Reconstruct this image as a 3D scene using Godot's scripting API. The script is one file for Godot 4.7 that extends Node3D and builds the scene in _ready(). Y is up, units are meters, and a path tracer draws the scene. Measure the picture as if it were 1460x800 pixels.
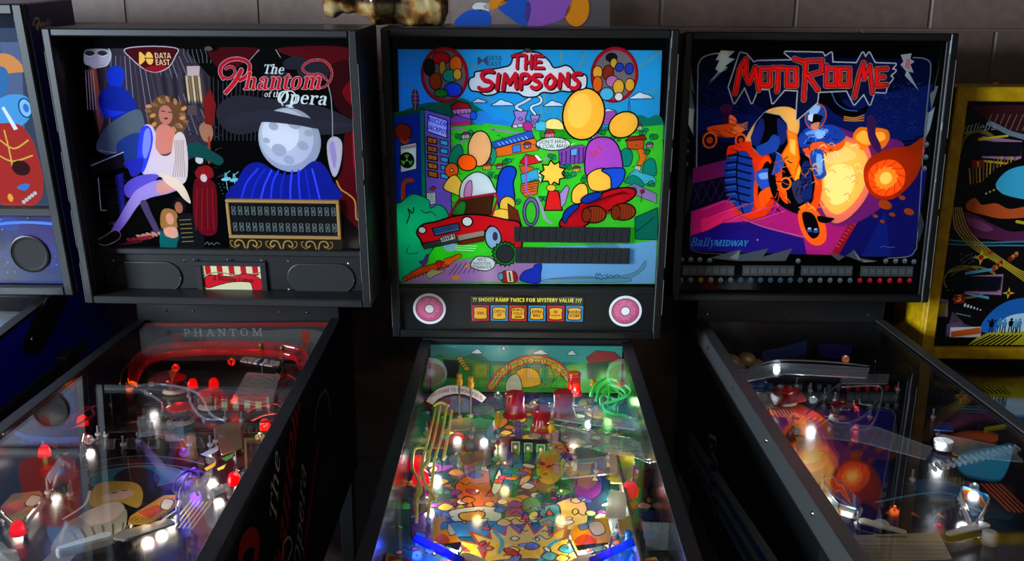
extends Node3D
# A row of five pinball machines against a painted block wall, seen from a standing player's height.

const WALL_Z := -0.56
var mats := {}
var count := {}


class Canvas:
	# flat print, drawn shape by shape into an image
	var im: Image
	var w: int
	var h: int
	var fonts := {}

	func _init(width: int, height: int, bg: String) -> void:
		w = width
		h = height
		im = Image.create(w, h, false, Image.FORMAT_RGB8)
		im.fill(Color(bg))

	static func smooth(p: Array, closed: bool, n := 5) -> Array:
		var m := p.size() / 2
		var out := []
		for i in (m if closed else m - 1):
			var q := []
			for k in 4:
				var j := i + k - 1
				j = posmod(j, m) if closed else clampi(j, 0, m - 1)
				q.append(Vector2(p[2 * j], p[2 * j + 1]))
			for s in n:
				var v: Vector2 = q[1].cubic_interpolate(q[2], q[0], q[3], float(s) / n)
				out.append(v.x)
				out.append(v.y)
		if not closed:
			out.append(p[2 * m - 2])
			out.append(p[2 * m - 1])
		return out

	func poly(col: String, p: Array, line := "", lw := 5.0) -> void:
		fill(Color(col), p)
		if line:
			stroke(line, lw, p + [p[0], p[1]])

	func blob(col: String, p: Array, line := "", lw := 5.0) -> void:
		poly(col, smooth(p, true), line, lw)

	func fill(c: Color, p: Array) -> void:
		var n := p.size() / 2
		var y0 := INF
		var y1 := -INF
		for i in n:
			y0 = minf(y0, p[2 * i + 1])
			y1 = maxf(y1, p[2 * i + 1])
		for y in range(maxi(0, int(floor(y0))), mini(h - 1, int(ceil(y1))) + 1):
			var yc := y + 0.5
			var xs := []
			var ax: float = p[2 * n - 2]
			var ay: float = p[2 * n - 1]
			for i in n:
				var bx: float = p[2 * i]
				var by: float = p[2 * i + 1]
				if (ay <= yc) != (by <= yc):
					xs.append(ax + (yc - ay) / (by - ay) * (bx - ax))
				ax = bx
				ay = by
			xs.sort()
			for i in range(0, xs.size() - 1, 2):
				var a := maxi(0, int(round(xs[i])))
				var b := mini(w, int(round(xs[i + 1])))
				if b > a:
					im.fill_rect(Rect2i(a, y, b - a, 1), c)

	func stroke(col: String, lw: float, p: Array) -> void:
		var c := Color(col)
		var r := lw / 2
		for i in p.size() / 2:
			var b := Vector2(p[2 * i], p[2 * i + 1])
			if lw > 3:
				disc(c, b, r)
			if i:
				var a := Vector2(p[2 * i - 2], p[2 * i - 1])
				var t := (b - a).orthogonal().normalized() * maxf(r, 0.6)
				fill(c, [a.x + t.x, a.y + t.y, b.x + t.x, b.y + t.y, b.x - t.x, b.y - t.y, a.x - t.x, a.y - t.y])

	func curve(col: String, lw: float, p: Array) -> void:
		stroke(col, lw, smooth(p, false))

	func disc(c: Color, o: Vector2, r: float) -> void:
		for y in range(maxi(0, int(o.y - r)), mini(h - 1, int(o.y + r)) + 1):
			var d := r * r - (y + 0.5 - o.y) * (y + 0.5 - o.y)
			if d > 0:
				var a := maxi(0, int(round(o.x - sqrt(d))))
				var b := mini(w, int(round(o.x + sqrt(d))))
				if b > a:
					im.fill_rect(Rect2i(a, y, b - a, 1), c)

	func ell(col: String, at: Array, rx: float, ry: float, rot := 0.0, line := "", lw := 5.0) -> void:
		var p := []
		for i in 36:
			var v := Vector2(rx * cos(i * TAU / 36), ry * sin(i * TAU / 36)).rotated(deg_to_rad(rot))
			p.append(at[0] + v.x)
			p.append(at[1] + v.y)
		poly(col, p, line, lw)

	func star(col: String, at: Array, r0: float, r1: float, n: int, line := "", lw := 5.0) -> void:
		var p := []
		for i in 2 * n:
			var v := Vector2(r0 if i % 2 else r1, 0).rotated(i * PI / n)
			p.append(at[0] + v.x)
			p.append(at[1] + v.y)
		poly(col, p, line, lw)

	# text centred on a point; size is the em height, bend the sagitta of an arc in em
	func text(s: String, at: Array, size: float, col: String, rot := 0.0, shear := 0.0, font := "Droid Sans", weight := 400, stretch := 1.0, bend := 0.0) -> void:
		var key := font + str(weight)
		if not fonts.has(key):
			var f := SystemFont.new()
			f.font_names = [font]
			f.font_weight = weight
			fonts[key] = f
		var t := TextMesh.new()
		t.font = fonts[key]
		t.text = s
		t.font_size = 48
		t.pixel_size = 1.0 / 48
		t.depth = 0.0
		t.curve_step = 1.0
		var arr := t.get_mesh_arrays()
		var v: PackedVector3Array = arr[Mesh.ARRAY_VERTEX]
		var ix: PackedInt32Array = arr[Mesh.ARRAY_INDEX] if arr[Mesh.ARRAY_INDEX] != null else PackedInt32Array(range(v.size()))
		var half := 0.01
		for q in v:
			half = maxf(half, absf(q.x))
		var c := Color(col)
		for i in range(0, ix.size() - 2, 3):
			var p := []
			for k in 3:
				var q := v[ix[i + k]]
				var y := q.y + bend * (1.0 - (q.x / half) * (q.x / half))
				var d := Vector2((q.x * stretch + q.y * shear) * size, -y * size).rotated(deg_to_rad(rot))
				p.append(at[0] + d.x)
				p.append(at[1] + d.y)
			fill(c, p)

	func texture() -> ImageTexture:
		return ImageTexture.create_from_image(im)


# ---------------------------------------------------------------- materials

func mat(called: String, col: Color, rough := 0.5, metal := 0.0, more := {}) -> StandardMaterial3D:
	if mats.has(called):
		return mats[called]
	var m := StandardMaterial3D.new()
	m.resource_name = called
	m.albedo_color = col
	m.roughness = rough
	m.metallic = metal
	for k in more:
		m.set(k, more[k])
	mats[called] = m
	return m


func clear(called: String, col: Color, alpha: float, rough := 0.05) -> StandardMaterial3D:
	return mat(called, Color(col, alpha), rough, 0.0, {"transparency": BaseMaterial3D.TRANSPARENCY_ALPHA})


func printed(called: String, c: Canvas, rough := 0.3, more := {}) -> StandardMaterial3D:
	return mat(called, Color.WHITE, rough, 0.0, {"albedo_texture": c.texture(), "texture_repeat": false}.merged(more))


func glowing(called: String, col: Color, energy: float) -> StandardMaterial3D:
	return mat(called, col, 0.3, 0.0, {"emission_enabled": true, "emission": col, "emission_energy_multiplier": energy})


func noise(called: String, freq: float, low: Color, high: Color) -> NoiseTexture2D:
	var n := FastNoiseLite.new()
	n.seed = called.hash() % 1000
	n.frequency = freq
	n.fractal_octaves = 4
	var t := NoiseTexture2D.new()
	t.noise = n
	t.width = 512
	t.height = 512
	t.seamless = true
	var g := Gradient.new()
	g.set_color(0, low)
	g.set_color(1, high)
	t.color_ramp = g
	return t


# ---------------------------------------------------------------- meshes

func tri(st: SurfaceTool, a: Vector3, b: Vector3, c: Vector3, out: Vector3) -> void:
	var flip := (b - a).cross(c - a).dot(out) > 0
	for v in ([a, c, b] if flip else [a, b, c]):
		st.add_vertex(v)


func quad(st: SurfaceTool, a: Vector3, b: Vector3, c: Vector3, d: Vector3, out: Vector3) -> void:
	tri(st, a, b, c, out)
	tri(st, a, c, d, out)


func start(smooth := false) -> SurfaceTool:
	var st := SurfaceTool.new()
	st.begin(Mesh.PRIMITIVE_TRIANGLES)
	st.set_smooth_group(0 if smooth else -1)
	return st


func done(st: SurfaceTool) -> ArrayMesh:
	st.generate_normals()
	return st.commit()


# a box between two corners with chamfered edges
func add_box(st: SurfaceTool, lo: Vector3, hi: Vector3, bev := 0.002) -> void:
	var o := (lo + hi) / 2
	var e := (hi - lo) / 2
	var b := minf(bev, 0.45 * minf(e.x, minf(e.y, e.z)))
	var at := func(sx: float, sy: float, sz: float, face: int) -> Vector3:
		var v := Vector3(sx, sy, sz)
		for k in 3:
			v[k] *= e[k] - (0.0 if k == face else b)
		return o + v
	var s := [-1.0, 1.0]
	for f in 3:
		var u := (f + 1) % 3
		var w := (f + 2) % 3
		for d in s:
			var p := []
			for q in [[-1.0, -1.0], [1.0, -1.0], [1.0, 1.0], [-1.0, 1.0]]:
				var c := Vector3.ZERO
				c[f] = d
				c[u] = q[0]
				c[w] = q[1]
				p.append(at.call(c.x, c.y, c.z, f))
			var n := Vector3.ZERO
			n[f] = d
			quad(st, p[0], p[1], p[2], p[3], n)
			for d2 in s:
				var c0 := Vector3.ZERO
				c0[f] = d
				c0[u] = d2
				c0[w] = -1
				var c1 := c0
				c1[w] = 1
				var n2 := Vector3.ZERO
				n2[f] = d
				n2[u] = d2
				quad(st, at.call(c0.x, c0.y, c0.z, f), at.call(c1.x, c1.y, c1.z, f), at.call(c1.x, c1.y, c1.z, u), at.call(c0.x, c0.y, c0.z, u), n2)
	for x in s:
		for y in s:
			for z in s:
				tri(st, at.call(x, y, z, 0), at.call(x, y, z, 1), at.call(x, y, z, 2), Vector3(x, y, z))


func box(lo: Vector3, hi: Vector3, bev := 0.002) -> ArrayMesh:
	var st := start()
	add_box(st, lo, hi, bev)
	return done(st)


func boxes(list: Array, bev := 0.002) -> ArrayMesh:
	var st := start()
	for b in list:
		add_box(st, b[0], b[1], bev)
	return done(st)


# an outline in a plane pushed out between two heights; plane 0: x y along z, 1: x z along y, 2: z y along x. area maps the print onto it
func prism(p: PackedVector2Array, h0: float, h1: float, plane: int, area := Rect2(), flip_u := false) -> ArrayMesh:
	var st := start()
	var put := func(v: Vector2, h: float) -> Vector3:
		return Vector3(v.x, v.y, h) if plane == 0 else Vector3(v.x, h, v.y) if plane == 1 else Vector3(h, v.y, v.x)
	var uv := func(v: Vector2) -> Vector2:
		if area.size.x == 0:
			return v
		var q := (v - area.position) / area.size
		return Vector2(1 - q.x if flip_u else q.x, q.y if plane == 1 else 1 - q.y)
	var ix := Geometry2D.triangulate_polygon(p)
	for h in [h0, h1]:
		var n: Vector3 = put.call(Vector2.ZERO, h) - put.call(Vector2.ZERO, h0 + h1 - h)
		for i in range(0, ix.size(), 3):
			var c := [p[ix[i]], p[ix[i + 1]], p[ix[i + 2]]]
			var a3: Vector3 = put.call(c[0], h)
			if (put.call(c[1], h) - a3).cross(put.call(c[2], h) - a3).dot(n) > 0:
				c = [c[0], c[2], c[1]]
			for v in c:
				st.set_uv(uv.call(v))
				st.add_vertex(put.call(v, h))
	var ccw := not Geometry2D.is_polygon_clockwise(p)
	for i in p.size():
		var a := p[i]
		var b := p[(i + 1) % p.size()]
		var n2 := (b - a).orthogonal() * (1.0 if ccw else -1.0)
		n2 = -n2 if Geometry2D.is_point_in_polygon((a + b) / 2 + n2.normalized() * 1e-5, p) else n2
		var out: Vector3 = put.call(n2, 0.0) - put.call(Vector2.ZERO, 0.0)
		var q := [[a, h0], [b, h0], [b, h1], [a, h0], [b, h1], [a, h1]]
		var f: bool = (put.call(b, h0) - put.call(a, h0)).cross(put.call(b, h1) - put.call(a, h0)).dot(out) > 0
		for k in ([0, 2, 1, 3, 5, 4] if f else [0, 1, 2, 3, 4, 5]):
			st.set_uv(uv.call(q[k][0]))
			st.add_vertex(put.call(q[k][0], q[k][1]))
	return done(st)


func rect_of(a: Rect2) -> PackedVector2Array:
	return PackedVector2Array([a.position, Vector2(a.end.x, a.position.y), a.end, Vector2(a.position.x, a.end.y)])


func xz(p: Array) -> PackedVector2Array:
	var out := PackedVector2Array()
	for v in p:
		out.append(Vector2(v.x, v.z))
	return out


func xy(p: Array) -> PackedVector2Array:
	var out := PackedVector2Array()
	for v in p:
		out.append(Vector2(v.x, v.y))
	return out


func rounded(p: PackedVector2Array, n := 4) -> PackedVector2Array:
	var out := PackedVector2Array()
	for i in p.size():
		var a := p[posmod(i - 1, p.size())]
		var b := p[i]
		var c := p[(i + 1) % p.size()]
		for k in n + 1:
			var t := float(k) / n
			var ra := minf(0.35, 0.006 / maxf(b.distance_to(a), 1e-4))
			var rc := minf(0.35, 0.006 / maxf(b.distance_to(c), 1e-4))
			var d := b.lerp(a, ra).lerp(b, t).lerp(b.lerp(c, rc).lerp(b, 1 - t), t)
			out.append(d)
	return out


func turned(profile: Array, seg := 20) -> ArrayMesh:
	var st := start(true)
	for i in profile.size() - 1:
		var a: Vector2 = profile[i]
		var b: Vector2 = profile[i + 1]
		st.set_smooth_group(-1 if (b - a).length() < 1e-6 else i % 2 + 1)
		for k in seg:
			var p := []
			for q in [[a, k], [a, k + 1], [b, k + 1], [b, k]]:
				var g: float = q[1] * TAU / seg
				p.append(Vector3(q[0].x * cos(g), q[0].y, q[0].x * sin(g)))
			var t := (b - a)
			var side := Vector2(-t.y, t.x) * -1.0
			var mid := (k + 0.5) * TAU / seg
			var out := Vector3(side.x * cos(mid), side.y, side.x * sin(mid))
			if a.x > 1e-6 and b.x > 1e-6:
				quad(st, p[0], p[1], p[2], p[3], out)
			elif a.x > 1e-6:
				tri(st, p[0], p[1], p[2], out)
			elif b.x > 1e-6:
				tri(st, p[0], p[2], p[3], out)
	return done(st)


func smooth3(p: Array, n := 6) -> Array:
	var out := []
	for i in p.size() - 1:
		var a: Vector3 = p[maxi(i - 1, 0)]
		var d: Vector3 = p[mini(i + 2, p.size() - 1)]
		for k in n:
			out.append((p[i] as Vector3).cubic_interpolate(p[i + 1], a, d, float(k) / n))
	out.append(p[-1])
	return out


func add_tube(st: SurfaceTool, p: Array, r: float, sides := 8) -> void:
	var rings := []
	var up := Vector3(0.13, 0.97, 0.21).normalized()
	for i in p.size():
		var t: Vector3 = (p[mini(i + 1, p.size() - 1)] - p[maxi(i - 1, 0)]).normalized()
		var u := up - t * up.dot(t)
		u = u.normalized() if u.length() > 0.05 else t.cross(Vector3.RIGHT).normalized()
		up = u
		var w := t.cross(u)
		var ring := []
		for k in sides:
			ring.append(p[i] + (u * cos(k * TAU / sides) + w * sin(k * TAU / sides)) * r)
		rings.append(ring)
	for i in p.size() - 1:
		for k in sides:
			var l := (k + 1) % sides
			quad(st, rings[i][k], rings[i][l], rings[i + 1][l], rings[i + 1][k], (rings[i][k] + rings[i][l]) / 2 - p[i])
	for e in [0, p.size() - 1]:
		var n: Vector3 = p[e] - p[1 if e == 0 else e - 1]
		for k in range(1, sides - 1):
			tri(st, rings[e][0], rings[e][k], rings[e][k + 1], n)


func tube(p: Array, r: float, sides := 8, curved := true) -> ArrayMesh:
	var st := start(true)
	add_tube(st, smooth3(p) if curved and p.size() > 2 else p, r, sides)
	return done(st)


func ball(r: float, seg := 14) -> SphereMesh:
	var s := SphereMesh.new()
	s.radius = r
	s.height = 2 * r
	s.radial_segments = seg
	s.rings = seg / 2
	return s


# ---------------------------------------------------------------- nodes

func numbered(called: String) -> String:
	count[called] = count.get(called, -1) + 1
	return called if count[called] == 0 else "%s_%03d" % [called, count[called]]


func thing(called: String, label: String, category: String, at := Vector3.ZERO, turn := 0.0, group := "") -> Node3D:
	var o := Node3D.new()
	o.name = numbered(called)
	add_child(o)
	o.position = at
	o.rotation.y = turn
	o.set_meta("label", label)
	o.set_meta("category", category)
	if group:
		o.set_meta("group", group)
	return o


func part(parent: Node3D, called: String, m: Mesh, material: Material, xf := Transform3D(), label := "") -> MeshInstance3D:
	var o := MeshInstance3D.new()
	o.name = called
	o.mesh = m
	o.material_override = material
	o.transform = xf
	o.cast_shadow = GeometryInstance3D.SHADOW_CASTING_SETTING_ON
	parent.add_child(o, true)
	if label:
		o.set_meta("label", label)
	return o


func structure(called: String, m: Mesh, material: Material) -> MeshInstance3D:
	var o := part(self, called, m, material)
	o.set_meta("kind", "structure")
	return o


func at(v: Vector3) -> Transform3D:
	return Transform3D(Basis(), v)


# a small lamp: a glowing bulb with a light of its colour inside
func lamp(parent: Node3D, xf: Transform3D, col: Color, energy: float, r := 0.006, glow := 2.0, called := "lamp_bulb") -> void:
	var b := part(parent, called, ball(r, 10), glowing("bulb " + col.to_html() + str(glow), col, glow), xf)
	var l := OmniLight3D.new()
	l.name = "lamp"
	l.light_color = col
	l.light_energy = energy
	l.light_size = r
	l.omni_range = 6.0
	l.omni_attenuation = 2.0
	l.shadow_enabled = true
	b.add_child(l, true)


func _ready() -> void:
	var cam := Camera3D.new()
	cam.name = "camera"
	cam.transform = Transform3D(Vector3(0.999925,0.006567,-0.010341),Vector3(-0.008820,0.971772,-0.235758),Vector3(0.008501,0.235831,0.971757),Vector3(-0.0203,1.8371,2.217))
	cam.fov = 35.489
	cam.near = 0.05
	add_child(cam)
	cam.current = true
	var env := Environment.new()
	env.background_mode = Environment.BG_COLOR
	env.background_color = Color(0.72, 0.8, 0.9)
	env.tonemap_mode = Environment.TONE_MAPPER_LINEAR
	env.tonemap_exposure = 1.0
	env.sdfgi_enabled = true
	env.ssao_enabled = true
	env.ssil_enabled = true
	var we := WorldEnvironment.new()
	we.name = "world_environment"
	we.environment = env
	add_child(we)
	room()
	machine_centre()
	machine_left()
	machine_right()
	machine_far_left()
	machine_far_right()
	loose_things()


func room() -> void:
	var paint := mat("block paint", Color(0.49, 0.4, 0.365), 0.55, 0.0, {"uv1_triplanar": true, "uv1_world_triplanar": true, "uv1_scale": Vector3(2, 2, 2), "albedo_texture": noise("paint", 0.02, Color(0.86, 0.86, 0.86), Color(1, 0.98, 0.96))})
	var mortar := mat("mortar paint", Color(0.47, 0.385, 0.35), 0.7)
	var wall := structure("wall_back", box(Vector3(-3.8, 0, WALL_Z - 0.2), Vector3(3.4, 2.8, WALL_Z - 0.0035), 0), mortar)
	var bm := box(Vector3(-0.2000, -0.0986, -0.03), Vector3(0.2000, 0.0986, 0), 0.003)
	for row in 14:
		for k in 13:
			var x := -0.818 - 3 * 0.4064 + (k + (0.5 if (row % 2 == 1) else 0.0)) * 0.4064 - 0.2032
			part(wall, "block", bm, paint, at(Vector3(x, 1.957 + 0.1016 + (row - 10) * 0.2032, WALL_Z)))
	var plaster := mat("dark plaster", Color(0.2, 0.19, 0.185), 0.9)
	structure("floor", box(Vector3(-3.8, -0.1, WALL_Z - 0.2), Vector3(3.4, 0, 4.7), 0), mat("dark carpet", Color(0.13, 0.12, 0.125), 0.95, 0.0, {"uv1_triplanar": true, "uv1_scale": Vector3(6, 6, 6), "albedo_texture": noise("carpet", 0.2, Color(0.6, 0.6, 0.6), Color.WHITE)}))
	structure("ceiling", box(Vector3(-3.8, 2.8, WALL_Z - 0.2), Vector3(3.4, 2.9, 4.7), 0), plaster)
	structure("wall_right", box(Vector3(3.2, 0, WALL_Z - 0.1), Vector3(3.4, 2.8, 4.5), 0), plaster)
	structure("wall_front", box(Vector3(-3.8, 0, 4.5), Vector3(3.4, 2.8, 4.7), 0), plaster)
	# the left wall has the window that lets the grey daylight in
	var z0 := 1.5
	var z1 := 3.1
	var y0 := 1.35
	var y1 := 2.5
	structure("wall_left", boxes([[Vector3(-3.8, 0, WALL_Z - 0.1), Vector3(-3.6, 2.8, z0)], [Vector3(-3.8, 0, z1), Vector3(-3.6, 2.8, 4.5)], [Vector3(-3.8, 0, z0), Vector3(-3.6, y0, z1)], [Vector3(-3.8, y1, z0), Vector3(-3.6, 2.8, z1)]], 0), plaster)
	var wf := structure("window_1", boxes([[Vector3(-3.74, y0, z0), Vector3(-3.68, y0 + 0.05, z1)], [Vector3(-3.74, y1 - 0.05, z0), Vector3(-3.68, y1, z1)], [Vector3(-3.74, y0, z0), Vector3(-3.68, y1, z0 + 0.05)], [Vector3(-3.74, y0, z1 - 0.05), Vector3(-3.68, y1, z1)], [Vector3(-3.74, y0, (z0 + z1) / 2 - 0.02), Vector3(-3.68, y1, (z0 + z1) / 2 + 0.02)]], 0.004), mat("window frame paint", Color(0.5, 0.5, 0.5), 0.5))
	for k in 2:
		part(wf, "pane", box(Vector3(-3.712, y0 + 0.05, z0 + 0.05 + k * 0.77), Vector3(-3.708, y1 - 0.05, z0 + 0.78 + k * 0.77), 0), clear("window glass", Color.WHITE, 0.05))
	var day := AreaLight3D.new()
	day.name = "daylight_window"
	day.area_size = Vector2(z1 - z0 - 0.1, y1 - y0 - 0.1)
	day.light_color = Color(0.86, 0.93, 1.0)
	day.light_energy = 44.0
	day.area_range = 12.0
	day.area_attenuation = 2.0
	day.shadow_enabled = true
	day.position = Vector3(-3.66, (y0 + y1) / 2, (z0 + z1) / 2)
	day.rotation_degrees = Vector3(0, -90, 0)
	add_child(day)
	# two dim fittings added out of view to brighten the cabinet sides
	for x in [-1.0, 1.0]:
		var fit := thing("added_ceiling_light", "added white fluorescent ceiling light out of view behind the player, %s of the two" % ("left" if x < 0 else "right"), "ceiling light", Vector3(x, 2.8, 2.7), 0, "added ceiling lights")
		part(fit, "housing", box(Vector3(-0.62, -0.05, -0.09), Vector3(0.62, 0, 0.09), 0.006), mat("white fitting enamel", Color(0.7, 0.7, 0.7), 0.4))
		part(fit, "diffuser", box(Vector3(-0.6, -0.075, -0.075), Vector3(0.6, -0.05, 0.075), 0.008), glowing("lamp diffuser", Color(1, 0.93, 0.85), 0.8))
		var added_light := AreaLight3D.new()
		added_light.name = "added_ceiling_lamp"
		added_light.area_size = Vector2(1.18, 0.14)
		added_light.light_color = Color(1, 0.92, 0.82)
		added_light.light_energy = 0.9
		added_light.area_range = 10.0
		added_light.area_attenuation = 2.0
		added_light.shadow_enabled = true
		added_light.position = Vector3(0, -0.08, 0)
		added_light.rotation_degrees = Vector3(-90, 0, 0)
		fit.add_child(added_light)


# ---------------------------------------------------------------- prints

func art_centre() -> Canvas:
	var c := Canvas.new(1394,1315, "050505")
	c.poly("2f9fcb", [41,72,1354,70,1378,1284,23,1288])
	for p in [[271,81,392,145], [392,145,483,182], [45,233,150,270], [225,98,266,139], [853,77,848,142], [975,76,940,175], [1347,77,1233,159], [1344,252,1289,283], [469,296,604,379], [773,287,786,378], [823,283,818,378], [871,360,851,420], [753,343,776,421]]:
		c.stroke("8f9668", 5, p)
	# far hills, trees and the land
	c.blob("16745c", [21,401,112,355,191,333,291,332,362,311,433,352,504,408,468,469,216,489,0,491])
	c.blob("3a90c8", [418,398,447,373,490,387,525,422,561,415,604,436,633,457,504,458,418,437])
	c.blob("16806a", [1201,439,1235,396,1270,389,1306,403,1345,388,1378,416,1384,516,1205,518])
	c.ell("f6dc96", [823,459], 53.1, 49.6, 0, "101010", 4)
	c.poly("4cc038", [-2,545,163,475,289,446,432,444,629,457,862,463,1006,469,1220,453,1380,438,1432,1295,-31,1309])
	c.poly("2f9c28", [755,456,862,470,970,469,1043,519,863,509,756,507], "143c10", 3)
	c.poly("4cc236", [468,437,629,454,504,458,439,459])
	for p in [[289,460,360,470,389,506,341,542,287,568], [504,465,666,493,630,522,561,544], [666,569,775,564,822,593,779,622], [849,651,976,665,1032,694]]:
		c.curve("a88cb8", 11, p)
	# hillside houses
	c.poly("b41c34", [301,353,334,325,390,339,404,363,362,363,308,371], "101010", 4)
	c.poly("c890c0", [301,371,362,363,404,363,404,391,318,392], "101010", 3)
	c.poly("8a5ab0", [282,417,325,395,397,409,404,445,307,449], "101010", 3)
	c.poly("a878c0", [325,395,418,381,425,409,400,416], "101010", 3)
	c.ell("2e6cd0", [415,398], 17.7, 21.2, 0, "101010", 3)
	c.poly("c23a84", [296,431,400,423,400,445,307,449])
	for i in 5:
		c.stroke("101010", 3, [[308,374][0] + i * 20, [308,374][1], [308,374][0] + i * 20, [308,392][1]])
	# cooling towers with smoke
	c.poly("b090c4", [618,372,693,372,679,407,687,453,608,454,629,407], "141014", 4)
	c.poly("b090c4", [704,393,754,392,743,421,751,456,701,457,711,421], "141014", 4)
	for q in [[654,414], [729,425]]:
		for k in 3:
			c.ell("b090c4", q, 13, 5, k * 60, "281838", 2)
	c.curve("101010", 20, [657,368,632,351,682,322,703,305,667,291])
	c.curve("e6e6ea", 13, [657,368,632,351,682,322,703,305,667,291])
	c.curve("101010", 18, [729,389,707,354,753,332,756,308,724,287])
	c.curve("e6e6ea", 11, [729,389,707,354,753,332,756,308,724,287])
	for q in [[629,450], [654,446], [683,453], [708,464]]:
		c.ell("d4c8d8", q, 15, 10, 0, "202020", 3)
	c.poly("5cc0d4", [729,435,761,421,783,428,784,474,733,471], "105060", 3)
	# clouds
	for q in [[[444,324], 36.0], [[561,334], 52.0], [[820,336], 48.0], [[1261,294], 56.0], [[1102,369], 36.0]]:
		var s: float = q[1] / 50.0
		var o: Array = q[0]
		c.blob("dfe4ec", [o[0] - 52 * s, o[1] + 12 * s, o[0] - 30 * s, o[1] - 4 * s, o[0] - 6 * s, o[1] - 18 * s, o[0] + 14 * s, o[1] - 10 * s, o[0] + 34 * s, o[1] - 6 * s, o[0] + 56 * s, o[1] + 10 * s, o[0] + 10 * s, o[1] + 12 * s], "182028", 4)
	# the tower block with its sign, the warning plate and the pipes
	c.poly("0f3f96", [4,391,162,361,159,896,-15,898], "101010", 4)
	c.poly("14603c", [4,384,162,361,162,379,3,412])
	c.poly("168c6c", [144,376,169,368,166,896,140,896])
	c.poly("8a70b8", [165,368,297,403,295,956,162,919], "141018", 4)
	for i in 12:
		c.stroke("4a2c70", 3, [[296,453][0], [296,453][1] + i * 36, [296,453][0] + 16, [296,453][1] + i * 36 + 6])
	c.poly("d8dcf8", [186,393,282,424,277,514,177,479], "101040", 5)
	c.text("NUCLEAR", [234,432], 33.6, "1422b8", 17, 0.1, "Droid Sans", 700, 0.72)
	c.text("JACKPOT", [231,471], 33.6, "1422b8", 17, 0.1, "Droid Sans", 700, 0.72)
	for i in 5:
		var y := i * 44.0
		var o: Array = [176,507]
		c.poly("c8882c", [o[0], o[1] + y, o[0] + 50, o[1] + y + 11, o[0] + 49, o[1] + y + 38, o[0] + 1, o[1] + y + 30], "1a1008", 6)
		c.poly("54b8d8", [o[0] + 66, o[1] + y + 14, o[0] + 106, o[1] + y + 22, o[0] + 105, o[1] + y + 46, o[0] + 66, o[1] + y + 38], "1a1008", 4)
		c.text(["4", "3", "2", "1", "MILLION"][i], [o[0] + 25, o[1] + y + 21], 24.8 if i < 4 else 14.0, "241404", 10)
	c.poly("e8e4e0", [165,802,213,797,211,858,167,869], "202020", 3)
	for i in 4:
		c.text(["DON'T", "TOUCH", "THIS", "LEVER"][i], [[189,809][0], [189,809][1] + i * 13], 11, "202020")
	c.poly("e05030", [184,775,199,771,199,764,217,775,198,790,198,783,184,786], "301008", 3)
	c.ell("9c3018", [51,483], 46, 42.5, 0, "281008", 5)
	c.curve("c05020", 16, [42,526,60,537,78,526])
	c.poly("e2e6e0", [37,555,121,537,117,675,33,695], "141414", 4)
	c.text("DANGER", [81,562], 19.5, "b01c20", -8, 0, "Droid Sans", 700, 0.9)
	c.ell("0c1a10", [68,630], 38.9, 42.5)
	for k in 3:
		var o: Array = [68,630]
		var d := Vector2(0, -32).rotated(k * TAU / 3)
		var e := d.rotated(0.45)
		var g := d.rotated(-0.45)
		c.poly("6cc832", [o[0] + d.x * 0.2, o[1] + d.y * 0.2, o[0] + e.x, o[1] + e.y, o[0] + g.x, o[1] + g.y])
	c.ell("c8d4c0", [68,630], 5, 5)
	c.curve("b85428", 22, [41,859,45,769,60,739,93,735])
	# antenna on the roof
	c.ell("7c2c6c", [121,316], 17.7, 46, 0, "281028", 4)
	c.stroke("c89c58", 4, [122,270,119,369])
	for i in 3:
		c.stroke("c89c58", 3, [[103,295][0], [103,295][1] + i * 20, [139,295][0], [139,295][1] + i * 20])
	# bushes
	c.blob("1fae8a", [-15,898,31,852,84,810,135,817,179,843,185,884,222,865,259,884,280,933,264,1010,210,1081,148,1175,108,1255,15,1296,-27,1209], "0c3c30", 5)
	c.curve("0c3028", 6, [56,966,73,920,66,889,88,912,96,881])
	c.curve("0c5848", 5, [133,896,162,911,184,903,214,926])
	c.curve("0c5848", 5, [60,1098,51,1129,81,1137,111,1128])
	# road, fence and water
	c.poly("b088b0", [23,1288,124,1223,276,1182,382,1165,578,1140,765,1130,841,1169,730,1290,22,1304])
	c.poly("d05a1c", [24,1272,124,1211,200,1191,276,1174,275,1206,161,1239,92,1267,30,1296], "401808", 4)
	for i in 9:
		c.stroke("702c10", 3, [[47,1264][0] + i * 21, [47,1264][1] - i * 6.5, [47,1264][0] + i * 21 + 4, [46,1296][1] - i * 7])
	c.blob("e07828", [254,1163,295,1150,333,1134,344,1150,306,1174,276,1198,253,1190], "401808", 3)
	c.blob("7c34a0", [114,1180,140,1172,156,1140,167,1144,159,1183,139,1199], "201028", 3)
	c.blob("cc2c38", [204,1183,227,1171,242,1190,222,1218], "301010", 3)
	c.blob("b4b088", [153,1251,184,1223,222,1230,252,1222,237,1242,199,1258,168,1275], "303020", 3)
	for i in 9:
		c.stroke("5c3c78", 4, [[275,1254][0] + i * 26, [275,1254][1] - i * 3, [321,1190][0] + i * 24, [321,1190][1] - i * 3])
	c.poly("e0a020", [293,1262,335,1249,324,1277,289,1282])
	c.poly("e0a020", [363,1201,389,1189,381,1213,355,1213])
	c.poly("7fb2d6", [784,1091,1250,1071,1383,1047,1386,1292,753,1297,774,1217])
	c.poly("0d7a66", [1262,925,1380,871,1391,1047,1271,1044], "0c3028", 4)
	c.curve("0c4038", 5, [1277,1001,1312,970,1340,947,1361,924])
	c.blob("6ba0b8", [806,1273,995,1255,1131,1262,1277,1229,1330,1165,1325,1212,1260,1261,1223,1285,806,1289], "4c6c60", 3)
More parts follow.
